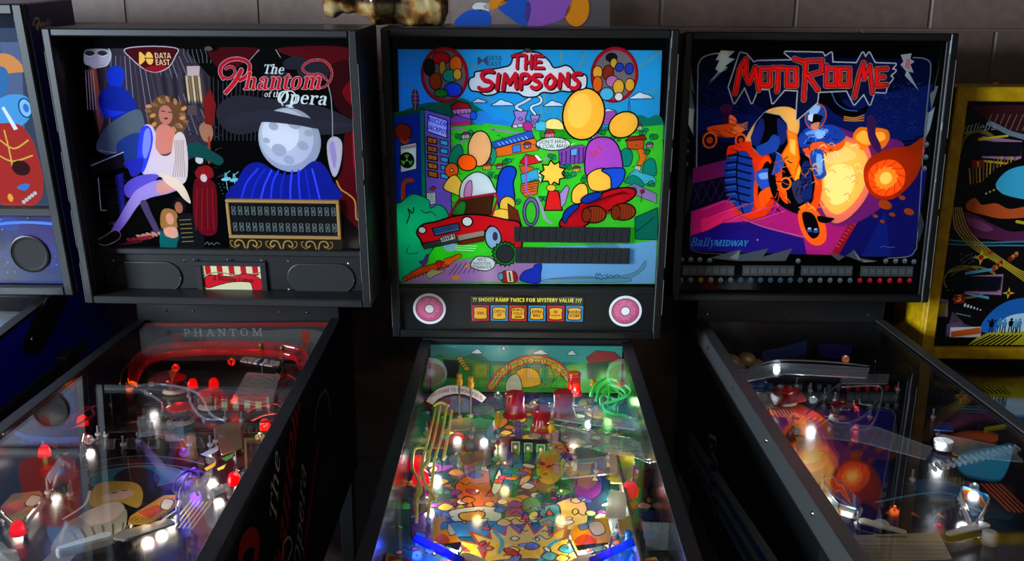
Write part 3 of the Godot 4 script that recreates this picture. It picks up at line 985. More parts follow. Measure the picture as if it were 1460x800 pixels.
func art_right() -> Canvas:
	var c := Canvas.new(1350,1371, "040405")
	# track at night
	c.poly("0a123c", [50,89,1287,95,1302,1156,64,1133])
	c.poly("10246c", [60,342,461,413,680,338,1302,225,1301,481,856,634,475,599,53,490])
	for i in 14:
		c.stroke("182c80", 4, [[43,160][0], [43,160][1] + i * 18, [499,413][0], [499,413][1] + i * 9])
		c.stroke("142874", 5, [[846,522][0], [846,522][1] + i * 4, [1306,261][0], [1306,261][1] + i * 24])
	c.poly("8c3080", [55,677,268,619,276,744,54,799])
	c.poly("1c143c", [56,761,255,714,281,828,59,891])
	for i in 4:
		c.stroke("44306c", 8, [[60,768][0] + i * 52, [60,768][1] - i * 10, [112,875][0] + i * 48, [111,868][1] - i * 11])
		c.stroke("44306c", 8, [[105,760][0] + i * 52, [105,760][1] - i * 10, [66,876][0] + i * 48, [66,876][1] - i * 11])
	c.poly("b02c8c", [56,914,337,808,570,865,803,901,1000,754,1098,708,948,1017,887,1151,64,1133])
	c.poly("cc4490", [116,953,303,874,348,982,124,1101])
	for i in 6:
		c.stroke("c04858", 4, [[81,1023][0] + i * 40, [81,1023][1] + i * 16, [267,905][0] + i * 50, [267,905][1] + i * 10])
	c.poly("34208c", [59,1047,158,1015,232,975,366,966,543,1020,685,1058,708,1148,64,1133])
	c.poly("1c1c74", [887,1151,1004,916,1106,708,1321,669,1302,1156])
	c.poly("1c2c88", [1011,1158,1117,899,1174,1157])
	c.poly("a01c3c", [847,1135,1021,777,1045,792,887,1151])
	for i in 16:
		c.stroke("d08c48", 4, [[866,1096][0] + i * 11.0, [866,1096][1] - i * 18.0, [882,1104][0] + i * 11.0, [882,1104][1] - i * 18.0])
	# explosions
	c.blob("7c2c80", [657,523,763,441,917,484,1077,505,1179,538,1200,670,1113,861,963,970,829,979,723,863,662,673])
	c.blob("d88c74", [666,542,773,470,889,507,983,543,1026,671,1010,823,915,947,824,963,735,825,670,673])
	c.blob("f0cc70", [683,560,783,500,876,529,972,581,1005,686,971,816,881,916,811,901,740,787])
	c.blob("f8e8a8", [771,710,827,649,920,671,935,755,898,847,831,870,788,809])
	c.blob("f2d894", [737,575,833,544,936,603,856,642,773,642])
	c.blob("a8380c", [980,671,1019,603,1106,565,1210,549,1296,504,1284,669,1233,768,1149,838,1057,830,997,762])
	c.blob("e8701c", [1006,701,1046,640,1135,625,1202,685,1196,776,1117,822,1038,792])
	c.blob("f4a838", [1038,716,1078,663,1140,670,1169,730,1121,784,1067,777])
	c.ell("fce080", [1103,723], 33, 33)
	for i in 12:
		var a := i * 0.52
		c.curve("c8480c", 5, [[1103,723][0] + cos(a) * 60, [1103,723][1] + sin(a) * 58, [1103,723][0] + cos(a + 0.3) * 78, [1103,723][1] + sin(a + 0.3) * 70, [1103,723][0] + cos(a + 0.5) * 104, [1103,723][1] + sin(a + 0.5) * 98])
	for q in [[[1114,869], 40.0], [[1067,931], 16.0], [[1158,922], 18.0], [[1108,961], 14.0], [[1248,906], 30.0], [[1202,829], 20.0]]:
		c.ell("a4541c", q[0], q[1], q[1] * 0.6, 20)
	# little riders
	c.blob("e08c1c", [904,506,930,454,982,454,1035,454,1089,468,1101,513,1068,565,1013,543,956,573])
	c.blob("f4c858", [920,506,954,469,993,484,1059,476,1078,513,1028,535,968,543])
	c.blob("4c2464", [970,402,998,387,1025,431,1023,483,1059,550,1056,588,1023,565,987,506])
	c.blob("6c2c5c", [180,356,209,334,247,348,242,385,213,400])
	c.blob("4c1c58", [198,393,242,378,274,414,262,466,217,459])
	c.blob("e0904c", [235,392,274,414,269,459,248,488,239,451])
	c.blob("c86c20", [119,460,186,444,298,436,322,458,287,503,205,511,143,489])
	for q in [[[138,526], 11.0], [[304,525], 8.0]]:
		c.ell("e08428", q[0], q[1] * 2.8 + 10, q[1] * 2.8 + 14)
		c.ell("301848", q[0], q[1] * 2.8, q[1] * 2.8 + 4)
		c.ell("c06820", q[0], q[1] * 1.6, q[1] * 1.6)
	for i in 4:
		c.stroke("e8b478", 5, [[262,459][0], [262,459][1] + i * 10, [335,429][0], [335,429][1] + i * 12])
	c.blob("e8c478", [333,510,421,376,531,346,601,383,609,486,543,509,380,547])
	# the great three wheeler
	c.blob("d84c10", [232,593,275,548,364,532,443,577,496,682,512,803,489,904,431,950,338,943,272,874])
	c.blob("2c5cb4", [227,638,278,593,338,585,380,660,397,789,389,904,328,912,262,836,230,737])
	for i in 7:
		var y: float = [226,608][1] + i * 40.0
		c.stroke("0c1438", 9, [[226,608][0] + absf(i - 3) * 5, y, [294,608][0], y - 8])
		c.stroke("0c1438", 9, [[297,608][0], y - 2, [371,630][0], y + 16])
		c.stroke("6ca4e0", 5, [[233,608][0] + absf(i - 3) * 5, y + 14, [294,608][0], y + 6])
	c.curve("0c1438", 8, [292,585,293,713,311,828,344,920])
	c.ell("e86414", [440,758], 47.7, 146.8, 4)
	c.ell("140c14", [448,758], 33, 121.1, 4)
	c.blob("3c6cc8", [398,698,457,674,505,704,501,750,451,796,410,758])
	c.blob("9cc4f0", [414,705,466,697,483,720,431,735])
	c.blob("f07818", [421,812,480,773,504,796,464,873,434,881])
	c.blob("100c14", [464,667,564,583,672,613,733,711,739,863,690,925,589,903,499,827])
	for q in [["e8681c", [495,674,531,644,547,757,586,864,537,826]], ["f09c28", [559,613,602,583,636,726,604,704]], ["3868c0", [510,561,541,584,541,674,483,712,494,659]], ["f4d040", [581,606,639,673,614,742,579,674]], ["e86418", [680,620,737,665,763,786,742,902,710,887,722,756]], ["484c78", [593,757,660,741,682,825,639,864]]]:
		c.blob(q[0], q[1])
	c.ell("f09428", [562,757], 33, 36.7)
	c.ell("201830", [562,757], 22, 25.7)
	c.poly("0e0e16", [355,510,380,428,421,376,504,391,545,435,567,524,536,606,465,569,415,607,366,562], "9cb8d8", 4)
	c.blob("2c3c94", [362,503,408,406,427,465,403,547,373,547])
	c.blob("283c8c", [491,413,538,442,551,509,516,546])
	c.poly("f0a020", [548,472,602,494,628,621,606,734,562,659,528,606,561,539], "e8681c", 6)
	c.poly("f4d878", [567,516,597,523,604,606,572,583])
	c.blob("3464b8", [389,562,447,532,475,494,514,516,503,576,452,599,415,607])
	# rider
	c.blob("0a0a10", [677,309,710,257,769,250,810,286,851,337,921,358,971,336,953,380,872,403,796,381,747,338])
	c.curve("4c7cc0", 6, [719,272,763,264,798,323,853,359,914,366])
	for i in 3:
		c.curve("d89c30", 6, [[849,396][0], [849,396][1] + i * 10, [903,410][0], [902,403][1] + i * 8, [953,388][0], [953,388][1] + i * 14])
	c.blob("e8701c", [627,523,653,463,733,441,825,462,867,507,850,567,776,589,709,605,647,583])
	c.blob("2c58b0", [612,516,645,464,704,448,786,440,841,470,866,499,832,537,765,552,697,545,638,568])
	c.blob("7cacec", [647,486,705,463,765,463,760,485,694,508])
	c.blob("e8742c", [682,545,733,530,780,545,776,582,716,597])
	c.blob("a8d0f4", [699,478,743,463,753,500,717,515])
	c.ell("2c5cac", [696,397], 55, 66.1, 10, "f0641c", 6)
	c.blob("a4ccf0", [660,367,687,338,718,345,699,389,670,397])
	c.poly("101018", [654,390,698,382,737,396,725,426,688,441,657,419])
	c.poly("e4eef8", [654,390,683,382,680,426,656,415])
	c.blob("d89870", [673,441,717,426,712,456,690,467])
	c.blob("2c5cb0", [685,583,745,575,768,665,779,710,735,733,700,673])
	c.blob("8cc0f4", [717,605,747,605,755,695,733,703])
	c.blob("203c84", [645,651,682,643,707,756,706,841,669,856,646,757])
	for i in 6:
		c.stroke("0c1438", 5, [[647,673][0], [647,673][1] + i * 22, [692,665][0], [692,665][1] + i * 22])
	c.poly("f09830", [641,887,692,856,733,887,689,918])
	# the front wheel
	c.blob("f08020", [643,910,695,894,750,910,794,971,809,1057,774,1097,718,1081,666,1011])
	c.blob("0e0c12", [666,918,720,918,755,972,768,1034,732,1058,689,1003])
	for q in [[712,1003], [747,1007]]:
		c.ell("d8e4f8", q, 10, 6)
		c.ell("3c60b8", [q[0] + 2, q[1] + 12], 16, 8)
	c.blob("140c10", [752,933,814,940,845,948,809,971,762,964])
	c.curve("c890a8", 5, [339,951,465,997,622,1035,692,1050])
	var rng := RandomNumberGenerator.new()
	rng.seed = 44
	for i in 46:
		var o := [[466,584][0] + rng.randf() * 250, [468,607][1] + rng.randf() * 290]
		var d := Vector2(rng.randf_range(10, 34), 0).rotated(rng.randf() * TAU)
		c.curve(["0c0810", "f0a040", "140c18", "e8601c"][i % 4], rng.randf_range(3, 6), [o[0], o[1], o[0] + d.x, o[1] + d.y * 0.6, o[0] + d.x * 1.6, o[1] + d.y * 1.7])
	for i in 26:
		var o := [[620,434][0] + rng.randf() * 210, [621,449][1] + rng.randf() * 150]
		var d := Vector2(rng.randf_range(8, 26), 0).rotated(rng.randf() * TAU)
		c.curve(["0c0c20", "8cc0f0", "14204c"][i % 3], 4, [o[0], o[1], o[0] + d.x, o[1] + d.y * 0.6, o[0] + d.x * 1.6, o[1] + d.y * 1.5])
	for i in 30:
		var o := [[695,523][0] + rng.randf() * 270, [697,545][1] + rng.randf() * 380]
		c.curve(["f8ecc0", "e0a468", "f0c890"][i % 3], 5, [o[0], o[1], o[0] + 14, o[1] - 10, o[0] + 26, o[1] - 4, o[0] + 34, o[1] + 8])
	for i in 40:
		var o := [[54,233][0] + rng.randf() * 240, [54,233][1] + rng.randf() * 340]
		c.stroke(["24408c", "1c3478", "302c80"][i % 3], 3, [o[0], o[1], o[0] + 40, o[1] + 14])
	for i in 120:
		var o := [[1005,227][0] + rng.randf() * 230, [1003,212][1] + rng.randf() * 260]
		c.ell(["26408c", "34489c", "1c2c6c", "4c3c80"][i % 4], o, 4, 3)
	for i in 10:
		c.stroke(["e070b0", "7c1c70", "d85888"][i % 3], 4, [[113,906][0] + i * 30, [113,906][1] + (i * 37) % 90, [264,859][0] + i * 34, [263,844][1] + (i * 37) % 90])
	# silver outline with lightning bolts
	c.curve("aab4ba", 7, [74,669,56,196,56,132,77,96,127,77,179,73])
	c.curve("868e96", 6, [1183,89,1235,92,1270,109,1282,153,1284,334,1290,594,1310,1054,1303,1124,1267,1156,1159,1165])
	c.curve("5c6470", 5, [60,907,61,1086,79,1125,118,1141,243,1148])
	for q in [["bcc8cc", [170,59,244,62,209,95,247,102,197,138,212,145,113,225,162,167,146,153,166,109,144,109]], ["74808a", [206,159,205,145,107,247,162,174]], ["aab4bc", [1115,75,1173,67,1169,96,1193,110,1172,124,1195,167,1165,160,1231,258,1149,182,1154,161,1120,125,1134,110]], ["c07c80", [1147,96,1169,96,1171,153,1144,139]], ["78828a", [9,82,42,284,26,262,51,379,31,364,54,512,2,379,25,379,0,255,15,262]], ["b8c4c8", [-3,350,46,364,46,497,4,416]], ["7c868c", [1328,95,1311,239,1332,232,1300,407,1320,385,1290,519,1288,371,1311,371,1292,276,1312,254]], ["9cb4b8", [1299,371,1326,341,1313,459,1296,504]], ["40484e", [1309,898,1340,975,1321,1077,1302,976]], ["3c4448", [34,700,60,761,50,868,24,953,26,853]], ["5c6468", [166,1172,334,1123,321,1155,496,1114,469,1162,628,1113,594,1185,330,1187]], ["8c9698", [283,1171,342,1123,330,1179]], ["5a5c60", [823,1136,889,1183,969,1119,1004,1166,1107,1181,1022,1190,942,1159]], ["90989c", [961,1119,997,1174,1099,1185,1030,1190]]]:
		c.poly(q[0], q[1])
	c.ell("e4e8ec", [431,1068], 5, 4)
	# title: red letters on gold, blue and silver
	var back := [304,80,344,123,366,115,569,110,510,68,702,70,718,92,750,70,758,120,891,123,916,69,933,97,949,69,983,122,1091,125,1071,150,1094,157,1067,183,1083,197,1057,233,1053,266,994,263,978,329,942,271,896,329,852,257,696,265,694,323,596,412,595,258,517,255,462,325,442,252,375,252,350,325,307,238,257,326,226,246,274,73]
	for q in [["c8ccd0", 20.0], ["0c1030", 6.0]]:
		c.stroke(q[0], q[1], back + [back[0], back[1]])
	c.fill(Color("141c4c"), back)
	var letters := [[258,279,276,152,306,101,307,180,329,224,348,173,357,144,383,260], [383,151,435,151,441,237,389,238,383,151], [446,147,512,147], [479,147,480,266], [524,150,572,150,579,237,530,237,524,150], [625,309,621,121,560,100], [620,110,705,106,710,163,638,185,695,258], [730,134,738,236,790,235,783,149,731,149], [809,235,801,148,853,148,861,235,809,235], [892,293,910,169,924,119,935,198,959,133,987,270], [1049,147,997,151,1006,234,1057,230], [1001,190,1038,190]]
	for q in [["d89838", 32.0], ["1c2470", 25.0], ["e02418", 17.0]]:
		for s in letters:
			c.stroke(q[0], q[1], s)
	for q in [[412,194], [551,193], [760,192], [831,191]]:
		c.poly("5c5058", [q[0] - 8, q[1] - 18, q[0] + 8, q[1] - 18, q[0] + 8, q[1] + 18, q[0] - 8, q[1] + 18])
	# maker's name and the printed lamp rows
	c.text("Bally", [134,1083], 62.4, "3cb0cc", 0, 0.28, "Droid Serif", 400, 0.9)
	c.text("MIDWAY", [289,1088], 45.9, "3cb0cc", 0, 0.22, "Droid Sans", 700, 0.96)
	c.curve("8088a0", 3, [1107,1106,1137,1098,1161,1106,1192,1102])
	for i in 24:
		var o := [[21,1296][0] + i * ([1293,1291][0] - [21,1296][0]) / 23.0, [21,1296][1] + i * ([1293,1291][1] - [21,1296][1]) / 23.0]
		c.ell("5c1018" if i > 17 else "3c444a", o, 15, 16)
		c.ell("d82838" if i > 17 else "a08820" if i == 2 else "3c6a84" if i > 5 and i < 13 else "7c8488", o, 12, 13)
		c.poly("401018" if i > 17 else "20282c", [o[0] - 8, o[1] + 2, o[0] + 8, o[1] + 2, o[0], o[1] + 10])
	for q in [[19,1181], [70,1180], [120,1180], [175,1184], [1149,1181], [1204,1180], [1254,1180], [1305,1184], [14,531], [17,587], [16,655], [1303,541], [1307,608], [1306,669], [664,1184]]:
		c.ell("30363a", q, 16, 17)
		c.ell("9098a0", q, 12, 12)
		c.poly("20282c", [q[0] - 9, q[1] + 2, q[0] + 9, q[1] + 2, q[0], q[1] + 11])
	return c


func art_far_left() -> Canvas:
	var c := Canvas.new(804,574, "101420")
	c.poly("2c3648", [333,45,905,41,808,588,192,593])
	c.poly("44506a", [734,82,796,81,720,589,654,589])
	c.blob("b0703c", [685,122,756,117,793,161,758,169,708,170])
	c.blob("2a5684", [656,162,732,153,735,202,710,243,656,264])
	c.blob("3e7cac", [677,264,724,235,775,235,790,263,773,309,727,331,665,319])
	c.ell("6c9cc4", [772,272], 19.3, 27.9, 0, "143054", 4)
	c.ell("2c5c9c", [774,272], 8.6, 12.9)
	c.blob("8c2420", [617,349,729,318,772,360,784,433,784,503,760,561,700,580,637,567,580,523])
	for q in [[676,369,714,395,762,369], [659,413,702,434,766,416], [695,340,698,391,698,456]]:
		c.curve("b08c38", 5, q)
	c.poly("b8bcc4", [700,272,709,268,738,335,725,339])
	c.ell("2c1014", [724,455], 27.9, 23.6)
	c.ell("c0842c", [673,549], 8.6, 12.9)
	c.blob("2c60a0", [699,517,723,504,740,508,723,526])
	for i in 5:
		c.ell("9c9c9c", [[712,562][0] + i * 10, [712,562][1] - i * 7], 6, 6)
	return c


func art_far_right() -> Canvas:
	var c := Canvas.new(902,997, "0c080a")
	c.poly("3c1014", [22,27,240,26,358,131,255,158,171,132])
	for i in 9:
		c.stroke("6c747c", 3, [[118,100][0] + i * 24, [118,100][1] - 40, [100,122][0] + i * 24, [100,122][1]])
	c.stroke("6c8490", 18, [117,95,198,132,281,153])
	c.text("Gottlieb's", [63,111], 40.4, "a8b0b0", -4, 0.3, "Droid Serif", 400, 0.9)
	# streamlined score windows
	for q in [[[26,133,101,127,148,159,131,186,74,202,38,219], [92,143,250,161,257,236,104,227], [43,176]], [[37,684,139,660,229,699,184,776,74,795], [101,701,258,690,263,778,116,771], [53,724]]]:
		c.curve("8c7c34", 9, q[0])
		c.poly("a8789c", q[1])
		c.poly("2c1c30", [q[1][0] - 30, q[1][1] + 10, q[1][2] - 24, q[1][3] + 16, q[1][4] - 18, q[1][5] - 14, q[1][6] - 30, q[1][7] - 8])
	c.curve("7c6c2c", 8, [16,214,29,149,68,127,113,138,147,148])
	c.curve("8c7c34", 6, [47,760,25,719,42,678,94,657,152,671])
	c.curve("6c5c28", 6, [64,759,42,724,60,689,102,672,148,683])
	c.poly("4ca8c8", [104,683,213,665,217,676,105,695])
	c.poly("4ca8c8", [110,768,214,784,215,796,117,776])
	c.poly("d8c02c", [77,151,193,137,194,145,84,162])
	c.poly("d8c02c", [111,235,210,245,211,253,117,243])
	c.poly("981c20", [68,235,111,235,110,267,73,270])
	c.text("1", [92,252], 29.6, "e0c838", 0, 0, "Droid Sans", 700)
	c.poly("981c20", [72,777,116,771,119,812,77,815])
	c.text("3", [95,793], 37.7, "e0c838", 0, 0, "Droid Sans", 700, 1.1)
	# skyline, clouds and a bright craft
	for i in 14:
		c.stroke(["c8a028", "8c4c1c", "a47820"][i % 3], 5, [[75,328][0] + i * 12, [75,328][1] - i * 2, [62,268][0] + i * 13, [62,268][1] - i * 7 + (i % 4) * 6])
	c.poly("060608", [48,405,164,267,291,212,339,515,64,517])
	c.blob("3cb4dc", [173,327,209,277,276,255,379,254,403,402,320,392,235,376,195,360])
	for i in 4:
		c.ell("c8b868", [[141,366][0] + i * 14, [141,366][1] - i * 7], 4, 4)
	c.blob("cc5420", [70,405,100,383,131,410,185,404,243,426,323,414,329,453,221,465,137,449,80,433])
	c.blob("5c2048", [32,450,92,444,175,483,257,516,339,515,347,560,151,545,42,518])
	c.blob("84406c", [78,461,129,472,189,505,158,517,99,494])
	c.stroke("c8b020", 12, [278,476,363,492])
	for q in [[13,552,153,562,346,555], [21,569,155,573,348,572]]:
		c.curve("3c7c94", 7, q)
	# golden streamers, stars and the craft they carry
	for i in 5:
		c.curve("b09828", 5, [[19,433][0] + i * 8, [18,422][1], [42,518][0] + i * 12, [40,506][1], [113,591][0] + i * 14, [111,579][1], [253,670][0] + i * 10, [251,659][1], [350,722][0], [350,722][1] - i * 9])
	for i in 16:
		c.ell(["a8401c", "c8a02c", "682018"][i % 3], [[192,602][0] + (i * 53) % 110, [192,602][1] + (i * 37) % 70], 12, 8, i * 30)
	c.star("d8c030", [159,622], 12, 34, 4)
	c.ell("b02020", [159,622], 10, 10)
	c.star("d8c030", [290,769], 8, 26, 4)
	c.ell("b02020", [290,769], 7, 7)
	for i in 30:
		c.ell("8c8c94", [[77,608][0] + (i * 47) % 60, [77,608][1] + (i * 29) % 40], 2, 2)
	# people before a blue glow
	c.blob("1c64b8", [200,924,225,858,290,804,383,786,470,803,494,945,265,942])
	c.blob("bcdcec", [264,930,300,869,393,851,480,862,494,945,322,941])
	c.poly("b0a020", [188,961,236,936,434,928,444,988,158,991])
	for i in 8:
		c.stroke("14140a", 6, [[244,948][0] + i * 18, [244,948][1], [170,991][0] + i * 22, [170,991][1]])
	for i in 6:
		var o := [[242,900][0] + [0, 32, 52, 78, 96, 112][i], [242,900][1] - i % 2 * 4]
		var col: String = ["0a0a10", "4c90b8", "4c90b8", "0a0a10", "68a8cc", "4c90b8"][i]
		c.ell(col, [o[0], o[1] - 16], 5, 6)
		c.blob(col, [o[0] - 9, o[1] - 8, o[0] + 9, o[1] - 8, o[0] + 7, o[1] + 12, o[0] - 7, o[1] + 12])
		c.stroke("0c1420", 5, [o[0] - 4, o[1] + 12, o[0] - 6, o[1] + 36])
		c.stroke("0c1420", 5, [o[0] + 4, o[1] + 12, o[0] + 6, o[1] + 36])
		if i == 0:
			c.stroke(col, 5, [o[0] - 16, o[1] - 14, o[0], o[1] - 4, o[0] + 16, o[1] - 16])
	# billboard, house and mountain
	c.poly("8c7088", [6,789,53,801,59,872,11,872])
	c.poly("a8a018", [15,813,50,821,50,866,15,860])
	c.poly("44303c", [68,914,76,848,134,901,206,924,210,954,68,956])
	c.poly("50405c", [61,902,121,889,130,949,62,956])
	c.poly("c0b8b4", [77,916,201,912,205,957,80,959])
	c.poly("b44c18", [82,934,199,915,203,942,85,959])
	for i in 6:
		c.ell("c8ccd0", [[123,821][0] + i * 13, [123,821][1] + i * 4], 5 - i * 0.4, 8 - i)
	for i in 9:
		c.ell("8c9098", [[94,857][0] + i * 7, [94,857][1] + i * 1.4], 2.5, 3)
	return c


func art_field_centre() -> Canvas:
	var c := Canvas.new(795,1620, "123c3c")
	var rng := RandomNumberGenerator.new()
	rng.seed = 11
	for i in 110:
		var o := [rng.randf() * c.w, rng.randf() * 1050.0]
		c.ell(["1c5c50", "c89428", "6c2c64", "2c7c70", "a8341c", "d8b44c", "3c8c4c", "2c4c98", "c8682c"][i % 9], o, 22 + rng.randf() * 44, 14 + rng.randf() * 26, rng.randf() * 180, "141a18", 4)
	for q in [["c8581c", [160,755,250,651,306,752,284,937,193,895]], ["1c7c74", [272,598,346,541,376,700,349,799,288,800]], ["2c54b0", [299,485,371,448,384,595,317,618]], ["d8a838", [448,481,527,420,549,591,489,747,431,699]], ["7c2470", [553,696,639,642,645,792,575,868]], ["d89c30", [573,535,650,505,629,653,569,675]], ["2c58b0", [636,562,678,533,666,673,626,684]], ["d8b45c", [484,888,577,841,579,1014,492,1024]], ["2c88a0", [443,916,498,888,493,1008,437,1017]], ["b8c0c4", [155,931,283,901,320,970,265,1013,178,1002]], ["c88c2c", [187,947,262,937,251,988,199,989]], ["2c7cb0", [156,1003,329,999,372,1059,163,1083]], ["e0e4e0", [279,800,303,640,315,751,298,819]], ["5c2c78", [46,984,107,940,128,1111,60,1105]]]:
		c.blob(q[0], q[1], "141418", 5)
	# yellow burst above the drain
	c.star("e0b420", [397,1250], 260, 190, 26, "b02c14", 8)
	c.ell("1a4a50", [397,1257], 150, 60, 0, "141414", 6)
	c.curve("2c9ca0", 12, [298,1053,323,1107,316,1167])
	c.curve("2c9ca0", 12, [498,1088,463,1127,433,1208])
	c.poly("9c2418", [249,1139,289,1107,273,1211])
	c.poly("b82c20", [550,1125,587,1070,573,1205])
	# inserts
	for i in 40:
		var o := [90 + rng.randf() * (c.w - 180), 250 + rng.randf() * 800.0]
		if i % 2:
			c.ell("141414", o, 19, 19)
			c.ell(["e0c878", "d84c28", "e8e0d0", "4cb860", "d8a030"][i % 5], o, 15, 15)
		else:
			c.poly(["d84828", "e8c840", "e8e4d8", "48a8d8"][i % 4], [o[0], o[1] - 30, o[0] + 14, o[1] + 12, o[0] - 14, o[1] + 12], "141414", 5)
	for i in 300:
		var o := [rng.randf() * c.w, 150 + rng.randf() * 1050.0]
		var r := rng.randf_range(7, 22)
		var col: String = ["e0b43c", "2c9c94", "d86c28", "e8e0d0", "8c3080", "3c64c0", "48a848", "c02c28", "f0d070"][rng.randi() % 9]
		if i % 3 == 0:
			c.blob(col, [o[0] - r, o[1], o[0], o[1] - r * 1.2, o[0] + r * 1.4, o[1] - r * 0.2, o[0] + r * 0.5, o[1] + r, o[0] - r * 0.6, o[1] + r * 0.7], "161414", 4)
		elif i % 3 == 1:
			c.ell(col, o, r * 1.3, r * 0.7, rng.randf() * 180, "161414", 4)
		else:
			c.curve("161414", 4, [o[0], o[1], o[0] + r, o[1] - r, o[0] + r * 2, o[1], o[0] + r * 3, o[1] - r])
	for y in 26:
		c.stroke("5c4a34", 3, [c.w - 62, 420 + y * 44, c.w - 18, 420 + y * 44])
	return c


func art_field_left() -> Canvas:
	var c := Canvas.new(788,1620, "100e12")
	var rng := RandomNumberGenerator.new()
	rng.seed = 5
	for i in 70:
		var o := [rng.randf() * c.w, rng.randf() * 1100.0]
		c.ell(["2c1014", "1c1a20", "38302c", "24101c", "3c3838", "1c242c"][i % 6], o, 30 + rng.randf() * 70, 12 + rng.randf() * 20, rng.randf() * 40 - 20)
	for i in 12:
		c.curve("5c5850", 4, [rng.randf() * c.w, 250 + i * 60.0, rng.randf() * c.w, 280 + i * 60.0, rng.randf() * c.w, 250 + i * 60.0])
	# stone arches with lettering panels
	for q in [[209,1060,277,1018,372,1010,480,1042,557,1083], [194,1124,282,1084,394,1072,524,1115,600,1159]]:
		c.curve("6c6858", 8, q)
	for i in 5:
		c.poly("4c4a44", [[170,859][0] + i * 70, [170,859][1], [202,860][0] + i * 70, [170,859][1], [232,947][0] + i * 72, [232,947][1], [201,946][0] + i * 70, [201,946][1]], "807c70", 4)
	# teal disc, a blond head and a pale gown
	c.ell("10686c", [386,1172], 136, 84, 0, "807860", 5)
	c.blob("14101a", [324,1180,333,1108,397,1110,460,1185,463,1272,395,1270])
	c.blob("c89c34", [307,1304,295,1218,349,1201,409,1222,453,1300,468,1381,404,1343,376,1369,338,1367])
	c.ell("d4a884", [382,1297], 44, 34, -20)
	c.stroke("4c2c24", 6, [361,1283,371,1278])
	c.stroke("4c2c24", 6, [383,1269,393,1265])
	c.blob("d8b89c", [357,1368,404,1343,443,1405,432,1463,372,1492,329,1434])
	c.blob("a89c80", [318,1490,329,1434,384,1477,429,1454,440,1388,483,1520,446,1585,392,1633,341,1610])
	for i in 7:
		c.curve("5c5444", 5, [[343,1507][0] + i * 24, [343,1507][1] - i * 8, [384,1561][0] + i * 20, [384,1561][1] - i * 5, [382,1611][0] + i * 20, [382,1611][1] - i * 6])
	c.curve("e0dcd0", 8, [296,1441,315,1358,292,1266])
	# inserts
	for q in [["e8e8e4", [520,1004,558,922,572,971,553,1028]], ["38b858", [596,1041,628,984,632,1031,619,1064]], ["f0a828", [566,1116,590,1052,598,1096,581,1138]], ["e8d058", [605,1117,627,1075,630,1118,615,1139]]]:
		c.poly(q[0], q[1], "141414", 4)
	for i in 26:
		var o := [90 + rng.randf() * (c.w - 180), 180 + rng.randf() * 700.0]
		c.ell("0c0c0c", o, 15, 15)
		c.ell(["5c4c34", "6c1c18", "6c6860", "2c5048"][i % 4], o, 12, 12)
	for i in 6:
		c.stroke("b09828", 5, [[594,1500][0] + i * 12, [594,1500][1] + i * 2, [599,1341][0] + i * 12, [599,1341][1] + i * 2])
	return c


func art_field_right() -> Canvas:
	var c := Canvas.new(774,1620, "12121c")
	var rng := RandomNumberGenerator.new()
	rng.seed = 8
	for i in 50:
		var o := [rng.randf() * c.w, rng.randf() * 1200.0]
		c.ell(["1c1c34", "30141c", "142c3c", "281428", "3c2410"][i % 5], o, 30 + rng.randf() * 80, 14 + rng.randf() * 26, rng.randf() * 60)
	c.blob("a03410", [95,670,206,509,274,555,320,737,277,1004,152,1233,70,1287,87,1010])
	c.blob("d8601c", [139,743,240,666,263,877,189,1124,100,1192,97,1009])
	c.blob("e0a838", [173,784,258,739,227,956,165,1102,107,1126,116,1009])
	c.blob("e8cc80", [176,826,230,797,212,944,151,1044,135,1008])
	for i in 8:
		c.curve("f08c28", 5, [[142,592][0] + i * 12, [142,592][1] + i * 8, [139,743][0] + i * 14, [139,743][1] + i * 10, [187,667][0] + i * 20, [187,667][1] + i * 8])
	for q in [["5c2c18", [298,876,499,802,442,1059,260,1177]], ["101828", [235,1122,464,1116,524,1274,401,1402,224,1332]], ["184c70", [372,1278,500,1233,542,1323,442,1401]], ["0f2c4c", [779,793,920,857,831,1105,693,1109]], ["2c5c84", [49,1287,118,1335,171,1471,86,1429]]]:
		c.blob(q[0], q[1], "08080c", 5)
	c.curve("4c8cac", 10, [236,1407,360,1357,453,1335,502,1362])
	for i in 5:
		c.stroke("b84c20", 8, [[610,1271][0] + i * 14, [610,1271][1], [594,1459][0] + i * 14, [594,1459][1]])
	for i in 30:
		var o := [80 + rng.randf() * (c.w - 160), 200 + rng.randf() * 900.0]
		c.ell("08080c", o, 14, 14)
		c.ell(["74481c", "5c1c18", "4c5860", "20485c"][i % 4], o, 11, 11)
	for i in 3:
		c.poly("a85c18", [[232,1478][0] + i * 70, [232,1478][1] + i * 3, [248,1486][0] + i * 70, [259,1460][1] + i * 3, [249,1503][0] + i * 70, [251,1499][1] + i * 3])
	return c


